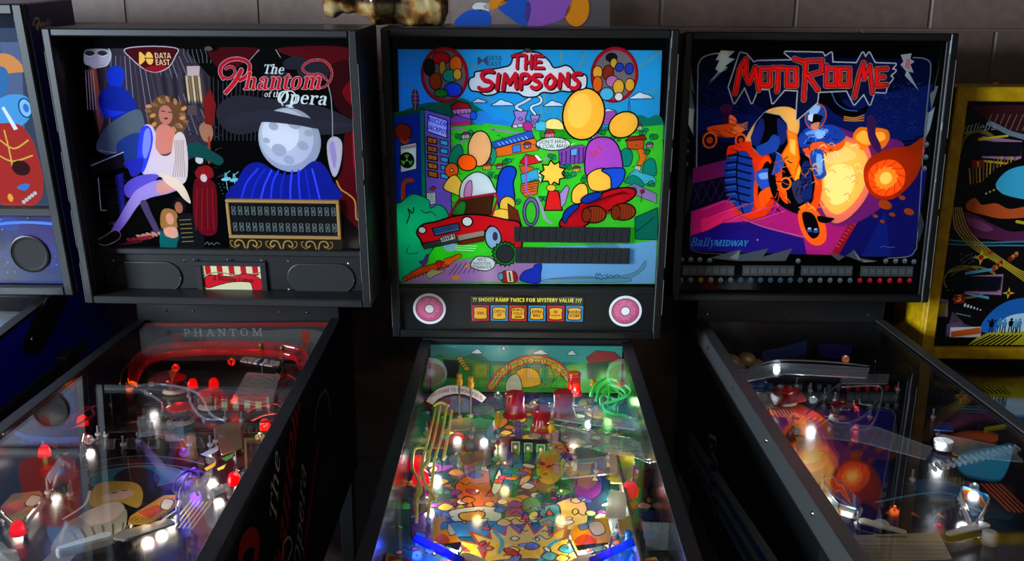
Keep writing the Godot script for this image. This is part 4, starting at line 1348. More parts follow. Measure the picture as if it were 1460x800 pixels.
func art_side_left() -> Canvas:
	var c := Canvas.new(1035,468, "070708")
	c.text("The", [263,86], 74, "dcdcde", -58, 0.35, "Droid Serif", 400, 0.9)
	for i in 9:
		c.curve("8c0e18", 9, [[679,190][0] - i * 22, [679,190][1] + i * 12, [619,183][0] - i * 22, [619,183][1] + i * 18 + 30, [596,204][0] - i * 24, [596,204][1] + i * 20 + 50])
	c.text("Phantom", [339,147], 118, "a81420", -47, 0.5, "Droid Serif", 700, 0.8)
	c.curve("a81420", 30, [30,88,49,74,96,88,125,114,110,137])
	c.text("Opera", [445,248], 92, "c8c8cc", -56, 0.4, "Droid Serif", 400, 0.8)
	c.curve("c8c8cc", 6, [278,241,296,218,342,231,359,261,319,266])
	# pale beaded line and a hanging cloth
	for i in 30:
		var t := i / 29.0
		var a: Array = [627,154,655,117,712,102,785,113]
		var b: Array = [785,113,817,143,830,172,833,198]
		var p: Array = Canvas.smooth(a if t < 0.55 else b, false, 8)
		var k := int((t / 0.55 if t < 0.55 else (t - 0.55) / 0.45) * (p.size() / 2 - 1))
		c.ell("b0b0b4", [p[2 * k], p[2 * k + 1]], 2.5, 5, 30)
	c.blob("2c2c30", [614,262,723,265,836,301,856,385,795,446,710,453,640,360])
	c.blob("44444a", [761,273,837,298,842,359,776,363])
	return c


func art_side_right() -> Canvas:
	var c := Canvas.new(1035,468, "060708")
	c.poly("8c989c", [-354,373,-229,345,842,195,623,333,-297,420])
	c.poly("1c5c9c", [-297,378,783,233,741,259,-279,394])
	c.poly("1c5c9c", [-287,411,700,284,653,314,-269,426])
	c.poly("0a0c14", [-254,429,603,346,170,618,-211,567])
	c.ell("8c989c", [-147,410], 26, 34, 30)
	c.ell("0a0c14", [-147,410], 18, 24, 30)
	c.text("Bally", [23,406], 92, "7c8894", 62, 0.2, "Droid Serif", 400, 1.1)
	c.text("MIDWAY", [383,395], 108, "9aa6b4", 60, 0.2, "Droid Sans", 700, 1.0)
	c.text("MIDWAY", [377,400], 104, "202468", 60, 0.2, "Droid Sans", 700, 1.0)
	return c


# ---------------------------------------------------------------- machine parts shared by the five

func black_paint() -> StandardMaterial3D:
	return mat("black cabinet paint", Color(0.085, 0.092, 0.097), 0.45, 0.0, {"uv1_triplanar": true, "uv1_scale": Vector3(3, 3, 3), "albedo_texture": noise("scuffs", 0.05, Color(0.7, 0.7, 0.7), Color.WHITE)})


func deep_black() -> StandardMaterial3D:
	return mat("deep black laminate", Color(0.045, 0.049, 0.052), 0.45)


func steel() -> StandardMaterial3D:
	return mat("brushed steel", Color(0.56, 0.57, 0.57), 0.38, 1.0)


func chrome() -> StandardMaterial3D:
	return mat("chrome", Color(0.8, 0.8, 0.8), 0.12, 1.0)


func head(m: Node3D, hx: Transform3D, w: float, h: float, d: float, glass: Rect2, recess: float, print_: Canvas, lit: bool, opt := {}) -> Transform3D:
	var f := m.transform.affine_inverse() * hx
	var paint: Material = opt.get("paint", black_paint())
	var frame: Material = opt.get("frame", paint)
	var fw: float = opt.get("frame_width", 0.026)
	var white := mat("white lamp box paint", Color(0.9, 0.9, 0.88), 0.8)
	var x := w / 2
	for s in [-1.0, 1.0]:
		part(m, "head_side_panel", box(Vector3(minf(s * x, s * (x - 0.018)), -h, -d), Vector3(maxf(s * x, s * (x - 0.018)), 0, -0.022), 0.003), paint, f)
	part(m, "head_top_panel", box(Vector3(-x + 0.018, -0.018, -d), Vector3(x - 0.018, 0, -0.022), 0.003), paint, f)
	part(m, "head_bottom_panel", box(Vector3(-x + 0.018, -h, -d), Vector3(x - 0.018, -h + 0.018, -0.022), 0.003), paint, f)
	part(m, "head_back_panel", box(Vector3(-x + 0.018, -h + 0.018, -d), Vector3(x - 0.018, -0.018, -d + 0.012), 0), white if lit else paint, f)
	for s in [-1.0, 1.0]:
		part(m, "frame_bar", box(Vector3(minf(s * x, s * (x - fw)), -h, -0.022), Vector3(maxf(s * x, s * (x - fw)), 0, 0), 0.003), frame, f)
	part(m, "frame_bar", box(Vector3(-x + fw, -opt.get("frame_top", fw), -0.022), Vector3(x - fw, 0, 0), 0.003), frame, f)
	part(m, "frame_bar", box(Vector3(-x + fw, -h, -0.022), Vector3(x - fw, -h + fw, 0), 0.003), frame, f)
	# bare wood showing along the knocked edges of the frame
	var bare := mat("bare scuffed edge", Color(0.42, 0.42, 0.4), 0.7)
	var rng := RandomNumberGenerator.new()
	rng.seed = int(w * 10000)
	if not opt.has("frame"):
		for ex in [-x, x - 0.0012, x - fw]:
			var y := -0.02 - rng.randf() * 0.06
			while y > -h + 0.06:
				var long := rng.randf_range(0.05, 0.22)
				part(m, "worn_edge", box(Vector3(ex, maxf(y - long, -h + 0.004), -0.0015), Vector3(ex + 0.0012, y, 0.0006), 0.0003), bare, f)
				y -= long + rng.randf_range(0.005, 0.05)
	var bg := printed("backglass print " + m.name, print_, 0.12, {"backlight_enabled": true, "backlight": Color.WHITE} if lit else {})
	part(m, "backglass", prism(rect_of(glass), -recess - 0.005, -recess, 0, glass), bg, f, opt.get("glass_label", ""))
	return f


func segments(called: String, n: int, aspect: float, bars: bool, ground := "0c0e0f", ink := "5a6464") -> StandardMaterial3D:
	if mats.has(called):
		return mats[called]
	var c := Canvas.new(n * 40, int(n * 40 / aspect), "2b2e30" if bars else ground)
	var y0 := c.h * 0.26
	var y1 := c.h * 0.74
	for i in n:
		var x := i * 40.0 + 9
		if bars:
			c.stroke("1a1c1e", 4, [x + 24, y0 - 14, x + 20, y1 + 14])
			c.stroke("232628", 4, [x + 2, y0, x + 18, y1])
		else:
			for s in [[0, y0, 22, y0], [0, y1, 22, y1], [0, y0, 0, y1], [22, y0, 22, y1], [0, (y0 + y1) / 2, 22, (y0 + y1) / 2], [0, y0, 22, y1], [22, y0, 0, y1]]:
				c.stroke(ink, 3, [x + s[0], s[1], x + s[2], s[3]])
	return printed(called, c, 0.15)


# a dark score window between two corners of the head's front plane
func score_window(m: Node3D, f: Transform3D, a: Vector3, b: Vector3, called: String, n: int, bars := false, ground := "0c0e0f", ink := "5a6464") -> MeshInstance3D:
	var r := Rect2(minf(a.x, b.x), minf(a.y, b.y), absf(a.x - b.x), absf(a.y - b.y))
	return part(m, "score_display", prism(rect_of(r), a.z - 0.002, a.z + 0.004, 0, r), segments(called, n, r.size.x / r.size.y, bars, ground, ink), f)


func cabinet(m: Node3D, kx: Transform3D, w: float, rear: float, opt := {}) -> Transform3D:
	var f := m.transform.affine_inverse() * kx
	var paint: Material = opt.get("paint", black_paint())
	var rail: Material = opt.get("rail", black_paint())
	var length: float = opt.get("length", 1.3)
	var x := w / 2
	var side := PackedVector2Array([Vector2(-rear, 0), Vector2(length, 0), Vector2(length, -0.42), Vector2(-rear, -0.56)])
	var inner := mat("black inner wall", Color(0.05, 0.05, 0.052), 0.22)
	for s in [-1.0, 1.0]:
		part(m, "side_panel", prism(side, minf(s * x, s * (x - 0.018)), maxf(s * x, s * (x - 0.018)), 2), paint, f)
		var lip: float = opt.get("lip", 0.006)
		part(m, "side_rail", boxes([[Vector3(minf(s * (x + 0.003), s * (x - 0.026)), 0, 0.0), Vector3(maxf(s * (x + 0.003), s * (x - 0.026)), 0.004, length)], [Vector3(minf(s * x, s * (x + 0.003)), -lip, 0), Vector3(maxf(s * x, s * (x + 0.003)), 0.004, length)]], 0.0012), rail, f)
		part(m, "inner_wall", box(Vector3(minf(s * (x - 0.018), s * (x - 0.0195)), -0.24, 0.0), Vector3(maxf(s * (x - 0.018), s * (x - 0.0195)), -0.006, length - 0.02), 0), inner, f)
	part(m, "bottom_panel", box(Vector3(-x + 0.018, -0.43, -rear + 0.02), Vector3(x - 0.018, -0.415, length - 0.02), 0), paint, f)
	part(m, "rear_panel", box(Vector3(-x + 0.018, -0.54, -rear), Vector3(x - 0.018, 0, -rear + 0.018), 0), paint, f)
	part(m, "front_panel", box(Vector3(-x + 0.018, -0.42, length - 0.02), Vector3(x - 0.018, -0.02, length), 0.002), paint, f)
	part(m, "lockdown_bar", box(Vector3(-x - 0.004, -0.025, length - 0.06), Vector3(x + 0.004, 0.012, length + 0.012), 0.005), steel(), f)
	# the neck that carries the head
	var neck: float = opt.get("neck", 0.01)
	part(m, "neck", box(Vector3(-x + 0.001, -0.012, -rear + 0.02), Vector3(x - 0.001, neck, -0.004), 0.003), black_paint(), f)
	var sheet := box(Vector3(-x + 0.02, -0.007, 0), Vector3(x - 0.02, -0.003, length - 0.06), 0)
	part(m, "playfield_glass", sheet, clear("playfield glass", Color.WHITE, 0.0, 0.02), f * Transform3D(Basis(Vector3.RIGHT, deg_to_rad(opt.get("glass_tilt", 0.0))), Vector3.ZERO))
	var base := m.transform.affine_inverse()
	for z in [-rear + 0.05, length - 0.05]:
		for s in [-1.0, 1.0]:
			var top: Vector3 = f * Vector3(s * (x - 0.03), -0.45 if z < 0 else -0.36, z)
			part(m, "leg", boxes([[Vector3(top.x - 0.022, 0.012, top.z - 0.022), Vector3(top.x + 0.022, top.y, top.z + 0.022)], [Vector3(top.x - 0.03, 0, top.z - 0.03), Vector3(top.x + 0.03, 0.014, top.z + 0.03)]], 0.004), steel())
	return f


func field_board(m: Node3D, px: Transform3D, w: float, c: Canvas, long := 1.2) -> Transform3D:
	var f := m.transform.affine_inverse() * px
	var a := Rect2(-w / 2 + 0.02, 0, w - 0.04, 1.08)
	var board := Rect2(-w / 2 + 0.02, 0, w - 0.04, long)
	part(m, "playfield", prism(rect_of(board), -0.013, 0.0, 1, a), printed("playfield print " + m.name, c, 0.2), f)
	return f


func apron(m: Node3D, f: Transform3D, w: float, z: float, material: Material, long := 1.2) -> void:
	var x := w / 2 - 0.021
	part(m, "apron", prism(PackedVector2Array([Vector2(-x, z), Vector2(-0.1, z + 0.12), Vector2(0.1, z + 0.12), Vector2(x, z), Vector2(x, long), Vector2(-x, long)]), 0.001, 0.03, 1), material, f)


func post(m: Node3D, f: Transform3D, p: Vector3, h := 0.028, col := Color(0.4, 0.4, 0.4)) -> void:
	var o := part(m, "post", turned([Vector2(0.0, h), Vector2(0.002, h), Vector2(0.0024, h - 0.002), Vector2(0.0024, 0.016), Vector2(0.004, 0.013), Vector2(0.0032, 0.01), Vector2(0.004, 0.007), Vector2(0.0036, 0)], 10), mat("post plastic " + col.to_html(), col, 0.25), f * at(Vector3(p.x, 0, p.z)))
	part(o, "rubber_ring", turned([Vector2(0.003, 0.0135), Vector2(0.0055, 0.013), Vector2(0.0062, 0.01), Vector2(0.0055, 0.007), Vector2(0.003, 0.0065)], 12), mat("white rubber", Color(0.6, 0.6, 0.58), 0.6))


func band(m: Node3D, f: Transform3D, pts: Array, y: float, material: Material, r := 0.003) -> void:
	var p := []
	for v in pts:
		p.append(Vector3(v.x, y, v.z))
	part(m, "rubber_band", tube(p, r, 8, false), material, f)


func plastic(m: Node3D, f: Transform3D, pts: Array, material: Material, called := "plastic_cover", th := 0.003) -> MeshInstance3D:
	var p := rounded(xz(pts))
	var lo := p[0]
	var hi := p[0]
	for v in p:
		lo = lo.min(v)
		hi = hi.max(v)
	var y: float = pts[0].y
	return part(m, called, prism(p, y, y + th, 1, Rect2(lo, hi - lo)), material, f)


func bumper(m: Node3D, f: Transform3D, p: Vector3, cap: Color, body: Color, lit := 0.0) -> void:
	var b := part(m, "pop_bumper", turned([Vector2(0.0, 0.036), Vector2(0.022, 0.036), Vector2(0.0225, 0.03), Vector2(0.021, 0.012), Vector2(0.024, 0.01)], 24), mat("bumper body " + body.to_html(), body, 0.35), f * at(Vector3(p.x, 0, p.z)))
	part(b, "skirt", turned([Vector2(0.022, 0.012), Vector2(0.03, 0.008), Vector2(0.031, 0.004), Vector2(0.022, 0.002)], 24), mat("bumper skirt", Color(0.8, 0.76, 0.68), 0.4))
	part(b, "ring", turned([Vector2(0.026, 0.024), Vector2(0.031, 0.023), Vector2(0.031, 0.019), Vector2(0.026, 0.018)], 24), chrome())
	part(b, "cap", turned([Vector2(0, 0.049), Vector2(0.01, 0.0485), Vector2(0.02, 0.046), Vector2(0.03, 0.0405), Vector2(0.0305, 0.0375), Vector2(0.029, 0.0372)], 28), mat("bumper cap " + cap.to_html(), cap, 0.15, 0.0, {"backlight_enabled": true, "backlight": cap}))
	if lit > 0:
		lamp(m, f * at(Vector3(p.x, 0.0405, p.z)), Color(1, 0.3, 0.2), lit * 0.4, 0.0025, 0.8)


func flipper(m: Node3D, f: Transform3D, a: Vector3, b: Vector3, col: Color, rubber: Color) -> void:
	var d := Vector2(b.x - a.x, b.z - a.z)
	var n := d.orthogonal().normalized()
	var p := PackedVector2Array()
	for k in 9:
		p.append(Vector2(a.x, a.z) - d.normalized().rotated(-PI / 2 + k * PI / 8) * 0.011)
	for k in 7:
		p.append(Vector2(b.x, b.z) + d.normalized().rotated(-PI / 2 + k * PI / 6) * 0.006)
	var o := part(m, "flipper", prism(p, 0.008, 0.024, 1), mat("flipper " + col.to_html(), col, 0.3), f)
	var q := PackedVector2Array()
	for v in p:
		var c := Vector2(a.x, a.z).lerp(Vector2(b.x, b.z), clampf((v - Vector2(a.x, a.z)).dot(d) / d.length_squared(), 0, 1))
		q.append(c + (v - c) * 1.22)
	part(o, "flipper_rubber", prism(q, 0.011, 0.021, 1), mat("flipper rubber " + rubber.to_html(), rubber, 0.6))


func screw(m: Node3D, f: Transform3D, p: Vector3, r := 0.004) -> void:
	part(m, "screw", turned([Vector2(0, r * 0.55), Vector2(r * 0.5, r * 0.48), Vector2(r * 0.85, r * 0.25), Vector2(r, 0)], 12), chrome(), f * Transform3D(Basis(Vector3.RIGHT, PI / 2), p))


func wire(m: Node3D, f: Transform3D, pts: Array, material: Material, r := 0.0022, called := "wire_ramp") -> MeshInstance3D:
	return part(m, called, tube(pts, r, 8), material, f)


func bulbs(m: Node3D, f: Transform3D, list: Array, power := 1.0) -> void:
	for q in list:
		lamp(m, f * at(q[0]), q[1], q[2] * power)


# ---------------------------------------------------------------- the machines

func machine_centre() -> void:
	var m := thing("pinball_machine", "black pinball machine in the middle with bright blue and green cartoon town backglass", "pinball machine", Vector3(0, 0, 0.5), 0, "row of pinball machines")
	var f := head(m, Transform3D(Vector3(1,0,0),Vector3(0,0.996,0.0896),Vector3(0,-0.0896,0.996),Vector3(0,1.93,0)), 0.73, 0.8152, 0.25, Rect2(-0.3485,-0.674,0.697,0.6575), 0.03, art_centre(), true, {"frame_width": 0.021, "paint": deep_black(), "glass_label": "bright printed backglass with a town, a cloud and red title lettering"})
	part(m, "glass_channel", box(Vector3(-0.346, -0.686, -0.045), Vector3(0.346, -0.671, -0.006), 0.002), black_paint(), f)
	part(m, "speaker_panel", box(Vector3(-0.346, -0.8, -0.03), Vector3(0.346, -0.684, -0.012), 0.002), mat("satin black panel", Color(0.055, 0.06, 0.064), 0.42), f)
	var d := Canvas.new(256, 256, "e4e8ea")
	d.ell("c4547c", [128, 128], 106, 104, 0, "3c1c30", 5)
	d.ell("d87098", [122, 120], 84, 82)
	d.ell("3c1c30", [128, 128], 40, 40)
	d.ell("e8c8d0", [128, 128], 35, 35)
	d.ell("eef2f2", [128, 128], 30, 30)
	var rng := RandomNumberGenerator.new()
	rng.seed = 3
	for i in 44:
		var v := Vector2(54 + rng.randf() * 44, 0).rotated(rng.randf() * TAU)
		d.ell(["7c2c4c", "4c2c50", "f0a8c0", "a83c68"][i % 4], [128 + v.x, 128 + v.y], 5, 2.5, rng.randf() * 180)
	for p in [Vector3(-0.2642,-0.7347,-0.012), Vector3(0.2677,-0.7365,-0.012)]:
		var ring := PackedVector2Array()
		for k in 40:
			ring.append(Vector2(0.0445, 0).rotated(k * TAU / 40))
		part(m, "donut_sticker", prism(ring, 0.0, 0.0012, 0, Rect2(-0.0445, -0.0445, 0.089, 0.089)), printed("donut print", d, 0.35), f * at(p), "pink iced donut on a white round sticker")
	var s := Canvas.new(1380,232, "0a0a0b")
	s.text("?? SHOOT RAMP TWICE FOR MYSTERY VALUE ???", [692,45], 30.4, "e8dc48", 0, 0, "Droid Sans", 700, 0.86)
	for i in 6:
		var o: Array = [439,122]
		var x: float = o[0] + i * ([950,121][0] - o[0]) / 5.0
		s.poly("a8202c" if i % 2 == 0 else "2c7ab0", [x - 46, o[1] - 46, x + 46, o[1] - 46, x + 46, o[1] + 44, x - 46, o[1] + 44])
		s.poly("d89c24", Canvas.smooth([x - 32, o[1] - 32, x + 32, o[1] - 32, x + 34, o[1], x + 32, o[1] + 32, x - 32, o[1] + 32, x - 34, o[1]], true), "141008", 5)
		var words: Array = [["500K"], ["CATCH", "UP"], ["BONUS", "HOLD", "200K"], ["EXTRA", "BALL"], ["5X", "MULTIPLIER"], ["DOUBLE", "SCORE"]][i]
		for k in words.size():
			s.text(words[k], [x, o[1] + (k - (words.size() - 1) / 2.0) * 21], 11.0 if words[k] == "MULTIPLIER" else 22.0, "1c1408", 0, 0, "Droid Sans", 700, 0.82)
	var area := Rect2(-0.345, -0.8, 0.69, 0.116)
	part(m, "backlit_message_sign", prism(xy([Vector3(-0.1519,-0.6958,-0.012),Vector3(0.153,-0.6949,-0.012),Vector3(0.1535,-0.769,-0.012),Vector3(-0.1507,-0.77,-0.012)]), -0.012, -0.009, 0, area), mat("message sign print", Color.WHITE, 0.2, 0.0, {"albedo_texture": s.texture(), "emission_enabled": true, "emission": Color(0.5, 0.5, 0.5), "emission_operator": BaseMaterial3D.EMISSION_OP_MULTIPLY, "emission_texture": s.texture(), "emission_energy_multiplier": 0.5}), f, "lit strip of message lamps with yellow lettering")
	score_window(m, f, Vector3(-0.0357,-0.5055,-0.026), Vector3(0.2722,-0.5472,-0.026), "score digits centre", 16, true)
	score_window(m, f, Vector3(-0.0316,-0.5625,-0.026), Vector3(0.2732,-0.6059,-0.026), "score digits centre", 16, true)
	part(m, "glass_lock", turned([Vector2(0, 0.004), Vector2(0.009, 0.004), Vector2(0.011, 0.002), Vector2(0.011, -0.006)], 18), chrome(), f * Transform3D(Basis(Vector3.RIGHT, PI / 2).scaled(Vector3(1, 0.6, 1)), Vector3(-0.0056,-0.0535,-0.026)))
	# lamps behind the backglass, blue ones among the white
	var blue := Color(0.25, 0.45, 1.0)
	var cool := Color(0.8, 0.95, 1.0)
	var warm := Color(1.0, 0.93, 0.78)
	bulbs(m, f, [[Vector3(-0.2599,-0.1811,-0.1), blue, 0.011], [Vector3(-0.0841,-0.2125,-0.1), Color(0.5, 0.75, 1), 0.007], [Vector3(0.0103,-0.1266,-0.11), cool, 0.011], [Vector3(-0.1173,-0.1453,-0.11), cool, 0.007], [Vector3(0.1761,-0.1793,-0.11), warm, 0.008], [Vector3(0.265,-0.1248,-0.11), cool, 0.008], [Vector3(0.2824,-0.2888,-0.11), cool, 0.008], [Vector3(-0.287,-0.3666,-0.1), Color(0.5, 0.8, 1), 0.006], [Vector3(-0.3054,-0.5154,-0.09), Color(0.6, 1, 0.95), 0.010], [Vector3(-0.1369,-0.3295,-0.11), warm, 0.010], [Vector3(0.0129,-0.3189,-0.11), cool, 0.010], [Vector3(0.1237,-0.2713,-0.11), warm, 0.010], [Vector3(-0.0997,-0.4637,-0.11), cool, 0.011], [Vector3(0.0619,-0.4332,-0.11), cool, 0.011], [Vector3(0.2035,-0.4127,-0.11), cool, 0.011], [Vector3(-0.2149,-0.5411,-0.1), cool, 0.010], [Vector3(-0.1,-0.5831,-0.11), cool, 0.007], [Vector3(0.3111,-0.4799,-0.11), cool, 0.006], [Vector3(-0.2177,-0.6556,-0.11), cool, 0.004], [Vector3(0.0939,-0.5814,-0.11), cool, 0.004]], 2.0)
	var k := cabinet(m, Transform3D(Vector3(1,0,0),Vector3(0,0.998,0.0637),Vector3(0,-0.0637,0.998),Vector3(0,1.1072,-0.0766)), 0.57, 0.27, {"neck": 0.006, "glass_tilt": 2.0, "paint": deep_black(), "rail": deep_black()})
	field_centre(m, k)


func field_centre(m: Node3D, k: Transform3D) -> void:
	var f := field_board(m, Transform3D(Vector3(1,0,0),Vector3(0,0.9998,0.0198),Vector3(0,-0.0198,0.9998),Vector3(0,0.9422,-0.0821)), 0.57, art_field_centre())
	# the painted panel at the back of the playfield
	var b := Canvas.new(1048,276, "2a8c90")
	b.poly("1c6c50", [-54,96,43,54,139,82,254,39,331,92,1073,97,1108,273,-59,286])
	b.blob("288c30", [-55,138,100,66,331,113,563,153,869,87,1100,105,1129,294,-60,307])
	for q in [[[254,39], 30.0], [[600,40], 40.0], [[772,42], 24.0], [[400,17], 10.0]]:
		var o: Array = q[0]
		b.blob("c8d4d8", [o[0] - q[1], o[1] + 8, o[0] - q[1] * 0.8, o[1] - 2, o[0] - q[1] * 0.4, o[1] - 10, o[0], o[1] - 18, o[0] + q[1] * 0.4, o[1] - 14, o[0] + q[1] * 0.7, o[1] - 3, o[0] + q[1], o[1] + 2, o[0] + q[1], o[1] + 9, o[0], o[1] + 11], "203038", 4)
	for q in [["3c5c70", 60.0, 0.0], ["b02c1c", 46.0, 0.0], ["d88c28", 30.0, 0.0], ["4ca03c", 12.0, 0.0]]:
		b.curve(q[0], q[1], [331,247,389,163,485,95,592,77,685,110,748,176,781,243])
	var name_ := "BILLION"
	for i in 7:
		var t: Array = [[377,171], [423,129], [493,99], [550,86], [619,89], [678,118], [733,159]][i]
		b.ell("c8a428", t, 17, 18, 0, "3c1c10", 4)
		b.text(name_[i], t, 26, "5c2410", 0, 0, "Droid Sans", 700)
	b.blob("d8a030", [466,162,524,128,586,152,602,228,486,246], "302008", 5)
	b.blob("b0b8b8", [424,196,478,170,502,263,416,272], "202828", 5)
	b.blob("2c8c50", [593,144,647,118,679,193,626,227], "103020", 4)
	b.blob("1c9c30", [665,244,710,176,766,243], "103010", 4)
	b.poly("8c1c28", [853,66,906,25,1005,32,1061,81,985,90,870,99], "280c10", 4)
	b.poly("14342c", [854,100,977,90,973,190,865,191])
	b.poly("0c1c18", [69,83,162,90,145,199,75,191])
	for i in 5:
		b.ell("c8b020", [[162,82][0] + i * 9, [162,82][1] + i * 14], 18, 14, 0, "302808", 4)
	var ba := Rect2(-0.262, -0.144, 0.524, 0.138)
	part(m, "back_panel", prism(rect_of(ba), 0.006, 0.012, 0, ba), printed("back panel print", b, 0.3), k, "painted landscape panel at the back of the playfield")
	part(m, "rear_wall", box(Vector3(-0.266, -0.2, -0.002), Vector3(0.266, -0.004, 0.005), 0), mat("black inner wall", Color.BLACK), k)
	# arched welcome sign
	var w := Canvas.new(524,276, "d8d4cc")
	w.text("WELCOME TO SPRINGFIELD", [157,194], 27.9, "8c1c28", 2, 0, "Droid Sans", 700, 0.76, 1.6)
	var wa := Rect2(-0.262, -0.144, 0.262, 0.138)
	var arch := []
	part(m, "arched_sign", prism(xy([Vector3(-0.2619,-0.1141,0.14),Vector3(-0.2504,-0.0958,0.14),Vector3(-0.2317,-0.0796,0.14),Vector3(-0.2058,-0.0694,0.14),Vector3(-0.1801,-0.0671,0.14),Vector3(-0.1509,-0.0728,0.14),Vector3(-0.1253,-0.0845,0.14),Vector3(-0.1052,-0.1023,0.14),Vector3(-0.1163,-0.1165,0.14),Vector3(-0.1364,-0.1026,0.14),Vector3(-0.1621,-0.0929,0.14),Vector3(-0.1878,-0.0911,0.14),Vector3(-0.2136,-0.0974,0.14),Vector3(-0.2322,-0.1077,0.14),Vector3(-0.2455,-0.124,0.14)]), 0.138, 0.141, 0, wa), printed("arched sign print", w, 0.4), k, "white arched plastic sign with red lettering")
	var teal := mat("teal printed plastic", Color(0.12, 0.42, 0.4), 0.25)
	part(m, "sign_panel", prism(xy([Vector3(-0.2364,-0.1228,0.138),Vector3(-0.214,-0.1064,0.138),Vector3(-0.1881,-0.1001,0.138),Vector3(-0.1587,-0.1058,0.138),Vector3(-0.1422,-0.1177,0.138),Vector3(-0.1442,-0.1461,0.138),Vector3(-0.2332,-0.1471,0.138)]), 0.134, 0.138, 0), mat("slate plastic", Color(0.28, 0.38, 0.45), 0.3), k)
	for p in [Vector3(-0.2086,-0.1144,0.138), Vector3(-0.1735,-0.114,0.138)]:
		part(m, "sign_disc", turned([Vector2(0, 0.003), Vector2(0.011, 0.003), Vector2(0.012, 0)], 20), mat("dull red plastic", Color(0.5, 0.16, 0.18), 0.3) if p.x < -0.175 else mat("olive plastic", Color(0.3, 0.34, 0.22), 0.3), k * Transform3D(Basis(Vector3.RIGHT, PI / 2), p))
	# yellow wire ramps on the left
	var yw := mat("yellow coated wire", Color(1.0, 0.93, 0.45), 0.35)
	var paths := [[Vector3(-0.2219,0.09,0.2797),Vector3(-0.2238,0.085,0.431),Vector3(-0.2257,0.08,0.562),Vector3(-0.2243,0.07,0.6671),Vector3(-0.216,0.05,0.7556)], [Vector3(-0.2116,0.095,0.2782),Vector3(-0.2103,0.088,0.4372),Vector3(-0.2149,0.083,0.5342),Vector3(-0.2213,0.08,0.5879)], [Vector3(-0.1968,0.09,0.2703),Vector3(-0.195,0.085,0.4303),Vector3(-0.2002,0.08,0.5447),Vector3(-0.1974,0.07,0.6367),Vector3(-0.1961,0.05,0.7367)], [Vector3(-0.1843,0.08,0.2771),Vector3(-0.1819,0.078,0.4337),Vector3(-0.1829,0.075,0.5342)]]
	var frame := wire(m, f, paths[0], yw, 0.0032)
	for i in range(1, 4):
		part(frame, "wire", tube(paths[i], 0.0032, 8), yw)
	for q in [[Vector3(-0.2494,0.082,0.5398),Vector3(-0.2471,0.086,0.5066),Vector3(-0.2285,0.088,0.5068),Vector3(-0.2134,0.086,0.5335),Vector3(-0.213,0.083,0.5677),Vector3(-0.2214,0.08,0.6007),Vector3(-0.2107,0.075,0.6465),Vector3(-0.193,0.07,0.6809),Vector3(-0.1854,0.066,0.7019)], [Vector3(-0.2494,0.082,0.5398),Vector3(-0.2436,0.08,0.5885),Vector3(-0.227,0.076,0.6305),Vector3(-0.2168,0.072,0.6706),Vector3(-0.2223,0.068,0.6979)], [Vector3(-0.2279,0.066,0.6743),Vector3(-0.2163,0.064,0.7018),Vector3(-0.1968,0.066,0.6994),Vector3(-0.1846,0.068,0.6799)], [Vector3(-0.2297,0.088,0.2708),Vector3(-0.213,0.094,0.2625),Vector3(-0.1913,0.09,0.2746)]]:
		part(frame, "wire", tube(q, 0.0032, 8), yw)
	# green wire ramp at the upper right
	var gw := mat("green coated wire", Color(0.3, 0.95, 0.42), 0.3)
	paths = [[Vector3(0.1602,0.1,0.2312),Vector3(0.1722,0.12,0.2057),Vector3(0.2024,0.13,0.182),Vector3(0.2295,0.13,0.1959),Vector3(0.2504,0.125,0.2162),Vector3(0.2599,0.12,0.241),Vector3(0.245,0.11,0.2534),Vector3(0.2172,0.1,0.2569),Vector3(0.1925,0.095,0.2634),Vector3(0.1906,0.09,0.2866),Vector3(0.2099,0.085,0.3002),Vector3(0.2378,0.08,0.2964),Vector3(0.255,0.07,0.2984),Vector3(0.2649,0.065,0.3036)], [Vector3(0.1721,0.1,0.2581),Vector3(0.1809,0.115,0.2306),Vector3(0.2037,0.125,0.2079),Vector3(0.2309,0.122,0.2187),Vector3(0.2471,0.11,0.2351),Vector3(0.2251,0.1,0.2477),Vector3(0.2059,0.1,0.2301),Vector3(0.1979,0.1,0.2024)], [Vector3(0.1843,0.09,0.2606),Vector3(0.1884,0.1,0.2305),Vector3(0.2113,0.11,0.2081),Vector3(0.2356,0.105,0.2138),Vector3(0.2396,0.095,0.2443),Vector3(0.2129,0.09,0.2687),Vector3(0.1915,0.08,0.2805),Vector3(0.208,0.07,0.2912),Vector3(0.2316,0.065,0.2961)]]
	frame = wire(m, f, paths[0], gw, 0.004)
	part(frame, "wire", tube(paths[1], 0.004, 8), gw)
	part(frame, "wire", tube(paths[2], 0.004, 8), gw)
	for q in [[Vector3(0.2069,0.13,0.1719),Vector3(0.2122,0.12,0.195),Vector3(0.1991,0.09,0.269)], [Vector3(0.2285,0.13,0.2056),Vector3(0.2356,0.105,0.2138),Vector3(0.2146,0.09,0.286)], [Vector3(0.1906,0.09,0.2866),Vector3(0.2014,0.075,0.2859),Vector3(0.2151,0.085,0.283)]]:
		part(frame, "wire", tube(q, 0.003, 8), gw)
	# translucent red cups
	var red := mat("ruby plastic", Color(0.62, 0.01, 0.05), 0.12, 0.0, {"backlight_enabled": true, "backlight": Color(0.85, 0.02, 0.06)})
